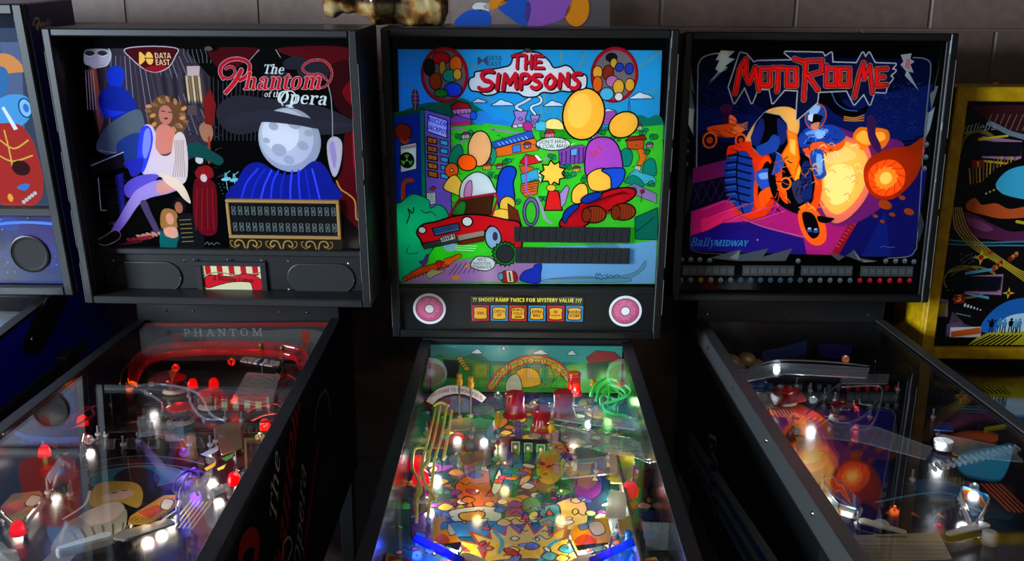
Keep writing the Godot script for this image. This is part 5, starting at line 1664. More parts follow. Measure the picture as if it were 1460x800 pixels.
	for q in [[Vector3(-0.029,0.05,0.2342), 0.024, 0.06], [Vector3(0.0929,0.05,0.2311), 0.026, 0.062], [Vector3(0.0362,0.05,0.3168), 0.022, 0.055], [Vector3(0.1258,0.06,0.1154), 0.018, 0.06]]:
		var r: float = q[1]
		var h: float = q[2]
		part(m, "red_cup", turned([Vector2(0, h - 0.003), Vector2(r * 0.88, h - 0.002), Vector2(r * 0.95, h), Vector2(r, h - 0.003), Vector2(r * 0.92, h * 0.55), Vector2(r * 1.05, h * 0.2), Vector2(r * 1.3, 0)], 24), red, f * at(q[0]))
		post(m, f, q[0], 0.05)
	var dome := mat("red lamp dome", Color(0.8, 0.02, 0.02), 0.1, 0.0, {"backlight_enabled": true, "backlight": Color(1, 0.04, 0.03)})
	for p in [Vector3(-0.2468,0.012,0.4543), Vector3(-0.2346,0.012,0.5212), Vector3(0.2218,0.012,0.5679)]:
		part(m, "lamp_dome", turned([Vector2(0, 0.032), Vector2(0.009, 0.03), Vector2(0.015, 0.024), Vector2(0.018, 0.014), Vector2(0.019, 0)], 20), dome, f * at(p))
		lamp(m, f * at(p + Vector3(0, 0.014, 0)), Color(1, 0.25, 0.15), 0.0004, 0.003, 0.6)
	# slingshots with lit plastics
	var sling := Canvas.new(256, 256, "e8b830")
	sling.blob("d85c20", [20, 200, 90, 140, 160, 190, 120, 240])
	sling.blob("f0ece0", [120, 60, 200, 40, 220, 120, 150, 150], "1c1c1c", 6)
	sling.blob("48a0c8", [60, 60, 110, 40, 120, 90, 70, 110], "1c1c1c", 5)
	sling.poly("202020", [0, 230, 256, 200, 256, 256, 0, 256])
	var sm := printed("slingshot print", sling, 0.2, {"backlight_enabled": true, "backlight": Color(0.8, 0.8, 0.8)})
	var rb := mat("black rubber", Color(0.03, 0.03, 0.035), 0.5)
	for s in [[Vector3(-0.1849,0.03,0.7125),Vector3(-0.1691,0.03,0.7014),Vector3(-0.1557,0.03,0.7279),Vector3(-0.126,0.03,0.7985),Vector3(-0.1297,0.03,0.8227),Vector3(-0.1834,0.03,0.7849)], [Vector3(0.1609,0.03,0.6943),Vector3(0.0909,0.03,0.7332),Vector3(0.0813,0.03,0.7593),Vector3(0.0939,0.03,0.8181),Vector3(0.1542,0.03,0.7927),Vector3(0.1626,0.03,0.7626)]]:
		plastic(m, f, s, sm, "slingshot_plastic")
		band(m, f, s + [s[0]], 0.018, rb)
		for i in [0, 2, 4]:
			post(m, f, s[i], 0.029)
	# lane guides, lit blue below
	var guide := mat("blue lane guide", Color(0.06, 0.14, 0.6), 0.2, 0.0, {"backlight_enabled": true, "backlight": Color(0.1, 0.22, 0.9)})
	for s in [[Vector3(-0.2226,0.02,0.7743),Vector3(-0.2135,0.02,0.759),Vector3(-0.1156,0.02,0.8393),Vector3(-0.1251,0.02,0.8533)], [Vector3(0.204,0.02,0.7604),Vector3(0.213,0.02,0.7751),Vector3(0.1208,0.02,0.8482),Vector3(0.1114,0.02,0.8347)]]:
		plastic(m, f, s, guide, "lane_guide", 0.006)
	# clear ramps and covers
	var acrylic := clear("clear acrylic", Color(0.95, 1, 1), 0.12, 0.06)
	var acrylic2 := clear("smoky acrylic", Color(0.85, 0.9, 0.95), 0.3, 0.12)
	for s in [[Vector3(0.0554,0.075,0.2283),Vector3(0.1726,0.075,0.2607),Vector3(0.2626,0.07,0.3066),Vector3(0.2832,0.065,0.3438),Vector3(0.2547,0.06,0.373),Vector3(0.1491,0.065,0.3471),Vector3(0.0496,0.07,0.3119)], [Vector3(0.0849,0.05,0.291),Vector3(0.2168,0.05,0.3444),Vector3(0.2899,0.05,0.4189),Vector3(0.2734,0.045,0.4803),Vector3(0.1747,0.05,0.4398),Vector3(0.0811,0.05,0.3788)], [Vector3(-0.1923,0.055,0.267),Vector3(-0.0874,0.055,0.2814),Vector3(-0.0753,0.05,0.3436),Vector3(-0.1867,0.05,0.3384)], [Vector3(-0.1768,0.04,0.4633),Vector3(-0.0832,0.04,0.4069),Vector3(-0.0806,0.04,0.4854),Vector3(-0.1548,0.04,0.5471)], [Vector3(0.0771,0.04,0.4748),Vector3(0.2074,0.04,0.4365),Vector3(0.198,0.04,0.526),Vector3(0.0736,0.04,0.5548)]]:
		plastic(m, f, s, acrylic2 if s[0].y > 0.06 else acrylic, "clear_ramp")
	for q in [[Vector3(0.0552,0.082,0.2315),Vector3(0.1721,0.082,0.264),Vector3(0.2622,0.076,0.3077),Vector3(0.2848,0.07,0.3548)], [Vector3(0.0486,0.078,0.3423),Vector3(0.1467,0.073,0.3766),Vector3(0.2511,0.067,0.3997)]]:
		wire(m, f, q, chrome(), 0.002, "ramp_edge")
	var cols := [Color(0.75, 0.55, 0.15), Color(0.12, 0.45, 0.42), Color(0.6, 0.12, 0.1), Color(0.8, 0.72, 0.3), Color(0.3, 0.14, 0.35), Color(0.78, 0.76, 0.7)]
	var pieces := [[Vector3(-0.1958,0.03,0.2276),Vector3(-0.1436,0.03,0.2088),Vector3(-0.1362,0.03,0.2769),Vector3(-0.187,0.03,0.2946)], [Vector3(-0.1314,0.034,0.235),Vector3(-0.0784,0.034,0.2337),Vector3(-0.0799,0.034,0.3008),Vector3(-0.1241,0.034,0.31)], [Vector3(-0.2525,0.03,0.229),Vector3(-0.2178,0.03,0.2194),Vector3(-0.1928,0.03,0.3886),Vector3(-0.2225,0.03,0.3893)], [Vector3(0.194,0.03,0.3795),Vector3(0.2507,0.03,0.4151),Vector3(0.2261,0.03,0.5514),Vector3(0.1804,0.03,0.5524)], [Vector3(-0.2476,0.028,0.5895),Vector3(-0.2228,0.028,0.5703),Vector3(-0.2027,0.028,0.6765),Vector3(-0.2371,0.028,0.6993)], [Vector3(0.1769,0.032,0.5875),Vector3(0.2114,0.032,0.5989),Vector3(0.1959,0.032,0.7078),Vector3(0.1544,0.032,0.7033)], [Vector3(0.1795,0.03,0.7047),Vector3(0.2171,0.03,0.6848),Vector3(0.2101,0.03,0.7514),Vector3(0.1783,0.03,0.7674)], [Vector3(0.1145,0.03,0.3814),Vector3(0.1741,0.03,0.3799),Vector3(0.1582,0.03,0.4529),Vector3(0.1161,0.03,0.4608)], [Vector3(-0.1551,0.03,0.4318),Vector3(-0.1001,0.03,0.3939),Vector3(-0.098,0.03,0.4447),Vector3(-0.1403,0.03,0.4874)]]
	for i in pieces.size():
		plastic(m, f, pieces[i], mat("printed plastic %d" % (i % 6), cols[i % 6], 0.18, 0.0, {"backlight_enabled": true, "backlight": cols[i % 6]}))
		post(m, f, pieces[i][0], 0.03)
		post(m, f, pieces[i][2], 0.03)
	# bank of three picture targets
	var card := Canvas.new(96, 128, "141414")
	card.poly("d8dcd4", [10, 10, 86, 10, 86, 118, 10, 118])
	card.poly("2c7c40", [16, 16, 80, 16, 80, 112, 16, 112])
	card.star("f0c840", [48, 64], 34, 20, 10, "181818", 4)
	card.ell("f0f0e8", [46, 60], 16, 20, 0, "181818", 4)
	for i in 3:
		var p: Vector3 = [Vector3(-0.0263,-0.1382,0.34), Vector3(0.0042,-0.1416,0.34), Vector3(0.0348,-0.145,0.34)][i]
		part(m, "drop_target", prism(rect_of(Rect2(p.x - 0.0125, p.y - 0.018, 0.025, 0.036)), 0.34, 0.343, 0, Rect2(p.x - 0.0125, p.y - 0.018, 0.025, 0.036)), printed("target print", card, 0.3), k)
	var tb := Vector3(0.0043,-0.1427,0.338)
	part(m, "target_frame", box(Vector3(tb.x - 0.047, tb.y - 0.024, 0.33), Vector3(tb.x + 0.047, tb.y + 0.022, 0.3385), 0.002), mat("black plastic", Color(0.02, 0.02, 0.02), 0.3), k)
	part(m, "clear_sign", prism(xy([Vector3(0.0126,-0.0998,0.3),Vector3(0.0798,-0.1143,0.3),Vector3(0.0771,-0.1487,0.3),Vector3(0.0061,-0.1342,0.3)]), 0.298, 0.301, 0), clear("rosy acrylic", Color(0.9, 0.7, 0.75), 0.35, 0.1), k)
	# plain yellow toy posts
	var yel := mat("yellow plastic", Color(0.85, 0.62, 0.08), 0.25)
	for q in [[Vector3(-0.1735,0.1,0.1546), 0.03], [Vector3(-0.1448,0.09,0.1482), 0.03], [Vector3(-0.0704,0.04,0.2725), 0.034], [Vector3(0.0595,0.05,0.3324), 0.03], [Vector3(0.2333,0.12,0.2136), 0.018], [Vector3(0.171,0.11,0.1805), 0.018]]:
		var h: float = q[1]
		part(m, "yellow_peg", turned([Vector2(0, h), Vector2(0.005, h - 0.001), Vector2(0.0075, h * 0.8), Vector2(0.006, h * 0.6), Vector2(0.009, h * 0.4), Vector2(0.0085, 0)], 16), yel, f * at(q[0]))
		post(m, f, q[0], (q[0] as Vector3).y)
	part(m, "violet_peg", turned([Vector2(0, 0.04), Vector2(0.005, 0.039), Vector2(0.007, 0.032), Vector2(0.006, 0.026), Vector2(0.009, 0.016), Vector2(0.008, 0)], 16), mat("violet plastic", Color(0.3, 0.24, 0.5), 0.3), f * at(Vector3(-0.0197,0.03,0.3148)))
	part(m, "blue_peg", turned([Vector2(0, 0.04), Vector2(0.006, 0.038), Vector2(0.008, 0.03), Vector2(0.006, 0.026), Vector2(0.009, 0.014), Vector2(0.008, 0)], 16), mat("blue plastic", Color(0.1, 0.35, 0.7), 0.3), f * at(Vector3(0.1948,0.003,0.7628)))
	# the dark red barrel in the shooter lane
	part(m, "barrel_cup", turned([Vector2(0, 0.044), Vector2(0.018, 0.044), Vector2(0.02, 0.042), Vector2(0.0195, 0.036), Vector2(0.0205, 0.034), Vector2(0.022, 0.004), Vector2(0.021, 0)], 22), mat("wine plastic", Color(0.3, 0.02, 0.05), 0.12), f * at(Vector3(0.249,0.03,0.5509)))
	part(m, "bracket", boxes([[Vector3(0.2579,0,0.4939) + Vector3(-0.012, 0, -0.008), Vector3(0.249,0.03,0.5509) + Vector3(0.012, 0, 0.008)]], 0.001), steel(), f)
	for i in 4:
		wire(m, f, [Vector3(0.2379,0.07,0.504) + Vector3(i * 0.006, 0, 0.006 * i), Vector3(0.2563,0.07,0.5172) + Vector3(i * 0.006, 0, 0.004 * i), Vector3(0.2646,0.065,0.5472) + Vector3(i * 0.004, 0, 0.004 * i)], chrome(), 0.0014, "spring_wire")
	for i in 6:
		wire(m, f, [Vector3(0.1983,0.06,0.3587) + Vector3(i * 0.0035, 0, 0), Vector3(0.1904,0.03,0.4165) + Vector3(i * 0.004, 0, 0)], chrome(), 0.0012, "wire_form")
	# lane divider and apron
	part(m, "lane_divider", box(Vector3(0.205, 0.001, 0.42), Vector3(0.213, 0.035, 0.95), 0.002), mat("maple wood", Color(0.36, 0.27, 0.17), 0.4), f)
	apron(m, f, 0.57, 0.83, mat("gloss black apron", Color(0.02, 0.02, 0.022), 0.2))
	var ac := Canvas.new(200, 120, "c89c1c")
	ac.poly("9c1c14", [14, 14, 186, 14, 186, 106, 14, 106])
	ac.blob("e8b828", [30, 40, 80, 28, 120, 60, 70, 90], "301008", 5)
	for s in [[Vector3(-0.2625,0.031,0.8318),Vector3(-0.1927,0.031,0.8717),Vector3(-0.2018,0.031,0.924),Vector3(-0.262,0.031,0.8865)], [Vector3(0.2372,0.031,0.8355),Vector3(0.1673,0.031,0.8689),Vector3(0.176,0.031,0.9249),Vector3(0.2438,0.031,0.885)]]:
		plastic(m, f, s, printed("apron card print", ac, 0.3), "apron_card", 0.001)
	part(m, "clear_plate", prism(xy([Vector3(0.2124,-0.0477,0.8),Vector3(0.2679,-0.05,0.8),Vector3(0.2847,-0.1079,0.8),Vector3(0.2261,-0.1087,0.8)]), 0.799, 0.801, 0), acrylic, k)
	flipper(m, f, Vector3(-0.1165,0,0.8266), Vector3(-0.0523,0,0.8659), Color(0.85, 0.8, 0.7), Color(0.75, 0.5, 0.1))
	flipper(m, f, Vector3(0.1126,0,0.8266), Vector3(0.0479,0,0.8683), Color(0.85, 0.8, 0.7), Color(0.75, 0.5, 0.1))
	# playfield lamps
	var white := Color(0.95, 0.98, 1.0)
	var blue := Color(0.15, 0.3, 1.0)
	for q in [[Vector3(-0.1346,0.018,0.7914), white, 0.0080], [Vector3(-0.143,0.016,0.7509), white, 0.003], [Vector3(0.1147,0.018,0.7911), white, 0.0080], [Vector3(0.1064,0.016,0.7558), white, 0.003], [Vector3(-0.215,0.012,0.771), blue, 0.003], [Vector3(-0.1871,0.012,0.8046), blue, 0.003], [Vector3(-0.1584,0.012,0.8276), blue, 0.002], [Vector3(0.1753,0.012,0.8019), blue, 0.003], [Vector3(0.1495,0.012,0.8213), blue, 0.002], [Vector3(0.2042,0.012,0.7722), blue, 0.002], [Vector3(-0.1743,0.024,0.2308), white, 0.0014], [Vector3(-0.1068,0.026,0.2336), white, 0.0014], [Vector3(0.0211,0.06,0.1752), Color(1, 0.9, 0.7), 0.003], [Vector3(0.1671,0.02,0.1235), white, 0.002], [Vector3(0.222,0.03,0.0887), Color(0.6, 1, 0.5), 0.003], [Vector3(0.1841,0.02,0.565), white, 0.005], [Vector3(0.1664,0.02,0.6401), white, 0.003], [Vector3(-0.2076,0.016,0.6029), white, 0.003], [Vector3(-0.2084,0.03,0.433), white, 0.005], [Vector3(0.2411,0.02,0.4309), white, 0.003], [Vector3(-0.0494,0.035,0.4677), Color(1, 0.85, 0.6), 0.0014], [Vector3(0.072,0.035,0.5954), Color(1, 0.85, 0.6), 0.0014], [Vector3(-0.1064,0.035,0.5994), Color(1, 0.85, 0.6), 0.0014], [Vector3(-0.2214,0.02,-0.0908), Color(0.9, 1, 0.8), 0.002], [Vector3(-0.0734,0.08,0.1602), Color(0.95, 1, 0.85), 0.002], [Vector3(0.1278,0.08,0.1356), Color(0.95, 1, 0.85), 0.002]]:
		lamp(m, f * at(q[0]), q[1], q[2] * 1.9, 0.0024, 1.6)


func machine_left() -> void:
	var m := thing("pinball_machine", "black pinball machine with dark opera theatre backglass and red script title", "pinball machine", Vector3(-0.8, 0, 0.45), 0, "row of pinball machines")
	var f := head(m, Transform3D(Vector3(0.9997,-0.0006,0.0246),Vector3(-0.0017,0.9954,0.096),Vector3(-0.0245,-0.096,0.9951),Vector3(-0.762,1.9184,0.1398)), 0.7318, 0.6775, 0.25, Rect2(-0.3495,-0.55,0.699,0.5335), 0.075, art_left(), true, {"frame_width": 0.02, "frame_top": 0.018, "glass_label": "dark printed backglass with a red and white script title"})
	var black := black_paint()
	part(m, "glass_channel", box(Vector3(-0.346, -0.562, -0.085), Vector3(0.346, -0.547, -0.06), 0.002), black, f)
	part(m, "speaker_panel", box(Vector3(-0.346, -0.66, -0.09), Vector3(0.346, -0.562, -0.075), 0.002), mat("satin black panel", Color(0.055, 0.06, 0.064), 0.42), f)
	var mesh_ := mat("speaker cloth", Color(0.05, 0.055, 0.06), 0.8, 0.0, {"uv1_triplanar": true, "uv1_scale": Vector3(60, 60, 60), "albedo_texture": noise("cloth", 0.3, Color(0.6, 0.6, 0.6), Color.WHITE)})
	for c in [[Vector3(-0.2291,-0.6267,-0.074), 0.086, 0.038], [Vector3(0.2249,-0.6253,-0.074), 0.086, 0.038]]:
		var oval := PackedVector2Array()
		var path := []
		for k in 40:
			var a := k * TAU / 40
			var v := Vector2(cos(a) * c[2] + signf(cos(a)) * (c[1] - c[2]), sin(a) * c[2])
			oval.append(v)
			path.append(Vector3(v.x, v.y, 0.0))
		path.append(path[0])
		var g := part(m, "speaker_grille", prism(oval, 0.0, 0.003, 0), mesh_, f * at(c[0]))
		part(g, "rim", tube(path, 0.0032, 8, false), black)
	for p in [Vector3(-0.3165,-0.5861,-0.075), Vector3(-0.3194,-0.6695,-0.075), Vector3(-0.1411,-0.6626,-0.075), Vector3(-0.1297,-0.5832,-0.075), Vector3(0.1419,-0.581,-0.075), Vector3(0.1376,-0.658,-0.075), Vector3(0.2984,-0.5843,-0.075), Vector3(0.2991,-0.6689,-0.075), Vector3(-0.1007,-0.5786,-0.068), Vector3(-0.0127,-0.5773,-0.068), Vector3(0.0749,-0.5779,-0.068), Vector3(-0.0989,-0.675,-0.068), Vector3(-0.0117,-0.6755,-0.068), Vector3(0.0753,-0.6759,-0.068)]:
		screw(m, f, p, 0.0038)
	var g := Canvas.new(400,200, "0c0c0c")
	g.poly("c4bc94", [30,58,354,57,337,200,21,201])
	for i in 5:
		g.poly("a81420", [[45,58][0] + i * 62, [45,58][1], [74,57][0] + i * 62, [74,57][1], [76,111][0] + i * 62, [76,111][1], [46,112][0] + i * 62, [46,112][1]])
	g.curve("7c7854", 6, [23,120,107,95,216,109,351,91])
	g.blob("b81420", [28,143,69,111,179,117,261,100,332,130,335,184,290,193,272,147,176,148,107,165,46,181], "301010", 4)
	g.text("A Million Times", [188,132], 34, "200808", 3, 0.2, "Droid Serif", 700, 0.8)
	var a := Vector3(-0.0849,-0.594,-0.075)
	var b := Vector3(0.0685,-0.665,-0.075)
	part(m, "credit_window", prism(rect_of(Rect2(a.x, b.y, b.x - a.x, a.y - b.y)), -0.075, -0.073, 0, Rect2(-0.1, -0.665, 0.2, 0.1)), printed("credit window print", g, 0.15), f, "small window with a red ribbon and black script")
	part(m, "window_frame", boxes([[Vector3(a.x - 0.016, a.y, -0.075), Vector3(b.x + 0.016, a.y + 0.012, -0.068)], [Vector3(a.x - 0.016, b.y - 0.016, -0.075), Vector3(b.x + 0.016, b.y, -0.068)], [Vector3(a.x - 0.016, b.y, -0.075), Vector3(a.x, a.y, -0.068)], [Vector3(b.x, b.y, -0.075), Vector3(b.x + 0.016, a.y, -0.068)]], 0.003), black, f)
	# gold framed score window
	var p0 := Vector3(-0.0019,-0.4146,-0.07)
	var p1 := Vector3(0.2872,-0.5171,-0.07)
	var gold := mat("gold paint", Color(0.66, 0.52, 0.3), 0.35, 0.4)
	part(m, "score_frame", boxes([[Vector3(p0.x, p0.y - 0.009, -0.075), Vector3(p1.x, p0.y, -0.062)], [Vector3(p0.x, p1.y, -0.075), Vector3(p1.x, p1.y + 0.009, -0.062)], [Vector3(p0.x, p1.y + 0.009, -0.075), Vector3(p0.x + 0.009, p0.y - 0.009, -0.062)], [Vector3(p1.x - 0.009, p1.y + 0.009, -0.075), Vector3(p1.x, p0.y - 0.009, -0.062)]], 0.002), gold, f)
	var mid := (p0.y + p1.y) / 2
	score_window(m, f, Vector3(p0.x + 0.009, p0.y - 0.009, -0.07), Vector3(p1.x - 0.009, mid, -0.07), "score digits left", 16)
	score_window(m, f, Vector3(p0.x + 0.009, mid, -0.07), Vector3(p1.x - 0.009, p1.y + 0.009, -0.07), "score digits left", 16)
	part(m, "glass_lock", turned([Vector2(0, 0.004), Vector2(0.009, 0.004), Vector2(0.011, 0.002), Vector2(0.011, -0.006)], 18), chrome(), f * Transform3D(Basis(Vector3.RIGHT, PI / 2).scaled(Vector3(1, 0.6, 1)), Vector3(-0.0041,-0.0482,-0.07)))
	var blue := Color(0.3, 0.35, 1.0)
	var white := Color(0.95, 0.97, 1.0)
	bulbs(m, f, [[Vector3(-0.3219,-0.091,-0.14), white, 0.010], [Vector3(-0.2593,-0.1778,-0.15), Color(0.5, 0.6, 1), 0.012], [Vector3(-0.1547,-0.0907,-0.15), Color(1, 0.9, 0.7), 0.009], [Vector3(-0.0778,-0.1588,-0.15), white, 0.010], [Vector3(-0.2418,-0.3285,-0.145), blue, 0.020], [Vector3(-0.1387,-0.2921,-0.15), white, 0.011], [Vector3(-0.3198,-0.4704,-0.15), Color(0.5, 0.4, 1), 0.013], [Vector3(-0.165,-0.5066,-0.15), white, 0.013], [Vector3(-0.0638,-0.3551,-0.15), white, 0.007], [Vector3(0.0397,-0.1406,-0.15), white, 0.009], [Vector3(0.1344,-0.2803,-0.15), white, 0.015], [Vector3(0.1908,-0.1308,-0.15), white, 0.011], [Vector3(0.0611,-0.3905,-0.15), blue, 0.014], [Vector3(0.2256,-0.3978,-0.15), blue, 0.012], [Vector3(0.2854,-0.3148,-0.15), white, 0.007], [Vector3(0.2781,-0.1056,-0.16), white, 0.005], [Vector3(0.1023,-0.5569,-0.15), Color(1, 0.9, 0.7), 0.010]], 1.7)
	var kx := Transform3D(Vector3(0.9986,0.0014,-0.0533),Vector3(-0.0012,1,0.0046),Vector3(0.0533,-0.0045,0.9986),Vector3(-0.8108,1.1404,-0.1505))
	var k := cabinet(m, kx, 0.5655, 0.24, {"neck": 0.095, "length": 1.52})
	for p in [Vector3(-0.2015,0.0285,-0.003), Vector3(-0.1261,0.0259,-0.003), Vector3(0.1155,0.0222,-0.003), Vector3(0.1919,0.0196,-0.003)]:
		screw(m, k, p, 0.004)
	var sa := Rect2(0, -0.5, 1.15, 0.52)
	part(m, "side_print", prism(PackedVector2Array([Vector2(0.01, -0.008), Vector2(1.14, -0.008), Vector2(1.14, -0.4), Vector2(0.01, -0.5)]), 0.28275, 0.2833, 2, sa, true), printed("side print left", art_side_left(), 0.4), k, "side art with red and white script lettering on black")
	field_left(m, k)


func field_left(m: Node3D, k: Transform3D) -> void:
	var f := field_board(m, Transform3D(Vector3(0.9986,0.0014,-0.0533),Vector3(-0.0039,0.9989,-0.0467),Vector3(0.0532,0.0468,0.9975),Vector3(-0.8104,1.0103,-0.1461)), 0.5655, art_field_left(), 1.42)
	var b := Canvas.new(1050, 240, "38383a")
	b.poly("a81414", [0, 0, 1050, 0, 1050, 26, 0, 14])
	b.blob("6c6c6a", [40, 120, 200, 60, 420, 40, 640, 50, 860, 40, 1000, 70, 1010, 230, 30, 230])
	for i in 30:
		b.curve("4c4c4c", 5, [30.0 + i * 34, 220, 40.0 + i * 34, 120 + (i * 37) % 50, 60.0 + i * 34, 90 + (i * 53) % 60])
	b.text("P H A N T O M", [440, 60], 66, "b8b8b4", 0, 0, "Droid Serif", 400, 1.0)
	for q in [[180, 90], [900, 80], [1010, 110]]:
		b.blob("c0401c", [q[0] - 24, q[1] - 20, q[0] + 24, q[1] - 20, q[0] + 14, q[1] + 60, q[0] - 14, q[1] + 60])
	var ba := Rect2(-0.262, -0.115, 0.524, 0.11)
	part(m, "back_panel", prism(rect_of(ba), 0.006, 0.012, 0, ba), printed("stone panel print", b, 0.4), k, "grey stone printed back panel with spaced lettering")
	part(m, "rear_wall", box(Vector3(-0.264, -0.17, -0.002), Vector3(0.264, -0.004, 0.005), 0), mat("black inner wall", Color.BLACK), k)
	var redc := clear("clear red plastic", Color(0.8, 0.05, 0.06), 0.55, 0.1)
	# the long red ramp that sweeps round the back
	var wall_l := [Vector3(-0.1856,0.05,0.3348),Vector3(-0.2076,0.06,0.2609),Vector3(-0.2118,0.07,0.1804),Vector3(-0.174,0.075,0.1314),Vector3(-0.0857,0.078,0.1169),Vector3(0.0255,0.078,0.1133),Vector3(0.1411,0.075,0.1274),Vector3(0.2121,0.07,0.1672),Vector3(0.2357,0.06,0.2382)]
	var wall_r := [Vector3(-0.155,0.05,0.358),Vector3(-0.1695,0.06,0.2981),Vector3(-0.1676,0.07,0.2335),Vector3(-0.1346,0.075,0.1936),Vector3(-0.0574,0.078,0.1799),Vector3(0.0419,0.078,0.1764),Vector3(0.1434,0.075,0.1893),Vector3(0.1953,0.07,0.2132),Vector3(0.2153,0.06,0.2625)]
	var st := start(true)
	var la := smooth3(wall_l)
	var ra := smooth3(wall_r)
	for i in la.size() - 1:
		quad(st, la[i], la[i + 1], ra[i + 1], ra[i], Vector3.UP)
		quad(st, la[i], la[i + 1], la[i + 1] + Vector3(0, 0.022, 0), la[i] + Vector3(0, 0.022, 0), Vector3.BACK)
		quad(st, ra[i], ra[i + 1], ra[i + 1] + Vector3(0, 0.018, 0), ra[i] + Vector3(0, 0.018, 0), Vector3.BACK)
	part(m, "red_ramp", done(st), redc, f, "clear red ramp sweeping round the back")
	for q in [[Vector3(0.1516,0.08,0.1317),Vector3(0.1911,0.08,0.1329),Vector3(0.2316,0.075,0.1719),Vector3(0.2489,0.065,0.2301)], [Vector3(-0.1947,0.06,0.3658),Vector3(-0.221,0.07,0.2691),Vector3(-0.2203,0.08,0.175)]]:
		wire(m, f, q, chrome(), 0.002, "ramp_edge")
	for i in 9:
		wire(m, f, [Vector3(0.1509,0.07,0.0664) + Vector3(i * 0.005, 0, i * 0.002), Vector3(0.1712,0.07,0.1104) + Vector3(i * 0.005, 0, i * 0.003)], chrome(), 0.0012, "vent_wire")
		wire(m, f, [Vector3(-0.2693,0.05,0.1091) + Vector3(i * 0.006, 0, -i * 0.004), Vector3(-0.244,0.05,0.1369) + Vector3(i * 0.006, 0, -i * 0.004)], chrome(), 0.0012, "vent_wire")
	# gold busts on the right, plate with an emblem, gold grate
	var gold := mat("antique gold", Color(0.55, 0.42, 0.1), 0.3, 0.6)
	for p in [Vector3(0.0956,0.07,0.1498), Vector3(0.1574,0.07,0.1789)]:
		part(m, "gold_bust", turned([Vector2(0, 0.032), Vector2(0.005, 0.031), Vector2(0.007, 0.026), Vector2(0.005, 0.02), Vector2(0.009, 0.014), Vector2(0.008, 0.004), Vector2(0.01, 0)], 16), gold, f * at(p))
		post(m, f, p, 0.07)
	var e := Canvas.new(256, 96, "1c1c1c")
	e.poly("c8c4b8", [8, 8, 248, 8, 248, 88, 8, 88])
	for i in 4:
		e.curve("3c3c38", 5, [20.0 + i * 62, 70, 40.0 + i * 62, 24, 62.0 + i * 62, 70])
	e.ell("e8e8e4", [128, 48], 40, 40, 0, "181818", 6)
	e.ell("2c3450", [128, 48], 16, 24)
	plastic(m, f, [Vector3(0.0409,0.06,0.1334),Vector3(0.1576,0.06,0.1907),Vector3(0.1613,0.06,0.2421),Vector3(0.0456,0.06,0.1806)], printed("emblem print", e, 0.3), "emblem_plate")
	var gr := Canvas.new(256, 256, "0c0a06")
	for i in 7:
		gr.curve("b08c20", 14, [30, 20 + i * 36.0, 90, 40 + i * 34.0, 128, 20 + i * 36.0, 170, 44 + i * 34.0, 226, 24 + i * 36.0])
		gr.ell("8c6c18", [40.0 + i * 30, 60.0 + (i * 67) % 150], 16, 22, i * 30)
	plastic(m, f, [Vector3(0.0941,0.05,0.2684),Vector3(0.1674,0.05,0.2887),Vector3(0.1937,0.045,0.4996),Vector3(0.1091,0.045,0.4672)], printed("grate print", gr, 0.3), "gold_grate")
	plastic(m, f, [Vector3(0.085,0.055,0.2662),Vector3(0.1756,0.055,0.2933),Vector3(0.2047,0.05,0.5334),Vector3(0.1057,0.05,0.5013)], clear("clear acrylic", Color(0.95, 1, 1), 0.12, 0.06), "clear_cover")
	# silver flap with a gold edge
	plastic(m, f, [Vector3(-0.1469,0.05,0.3247),Vector3(-0.1501,0.055,0.2463),Vector3(-0.1181,0.06,0.214),Vector3(-0.0943,0.06,0.2646),Vector3(-0.1076,0.055,0.319),Vector3(-0.1199,0.05,0.381)], chrome(), "metal_flap", 0.002)
	plastic(m, f, [Vector3(-0.1085,0.063,0.274),Vector3(-0.0919,0.063,0.2501),Vector3(-0.0705,0.063,0.357)], gold, "gold_trim", 0.002)
	# red bumpers
	var red := Color(0.75, 0.03, 0.03)
	bumper(m, f, Vector3(0.0233,0,0.3744), red, Color(0.7, 0.35, 0.12), 0.0012)
	bumper(m, f, Vector3(-0.0149,0,0.4803), red, Color(0.3, 0.04, 0.04), 0.0012)
	bumper(m, f, Vector3(-0.1028,0,0.2513), red, Color(0.3, 0.04, 0.04), 0.0006)
	var dome := mat("red lamp dome", Color(0.8, 0.02, 0.02), 0.1)
	for p in [Vector3(-0.0398,0.03,0.3056), Vector3(0.0109,0.03,0.3016), Vector3(-0.2215,0.012,0.5147), Vector3(-0.2206,0.012,0.6953), Vector3(0.2049,0.012,0.8489), Vector3(0.2009,0.02,0.5774), Vector3(-0.1045,0.01,1.0367)]:
		part(m, "lamp_dome", turned([Vector2(0, 0.024), Vector2(0.006, 0.023), Vector2(0.01, 0.018), Vector2(0.012, 0.01), Vector2(0.0125, 0)], 18), dome, f * at(p))
		lamp(m, f * at(p + Vector3(0, 0.011, 0)), Color(1, 0.2, 0.12), 0.0004, 0.0025, 0.6)
	# red wire ramps on the right
	var rw := mat("red coated wire", Color(0.55, 0.03, 0.05), 0.25)
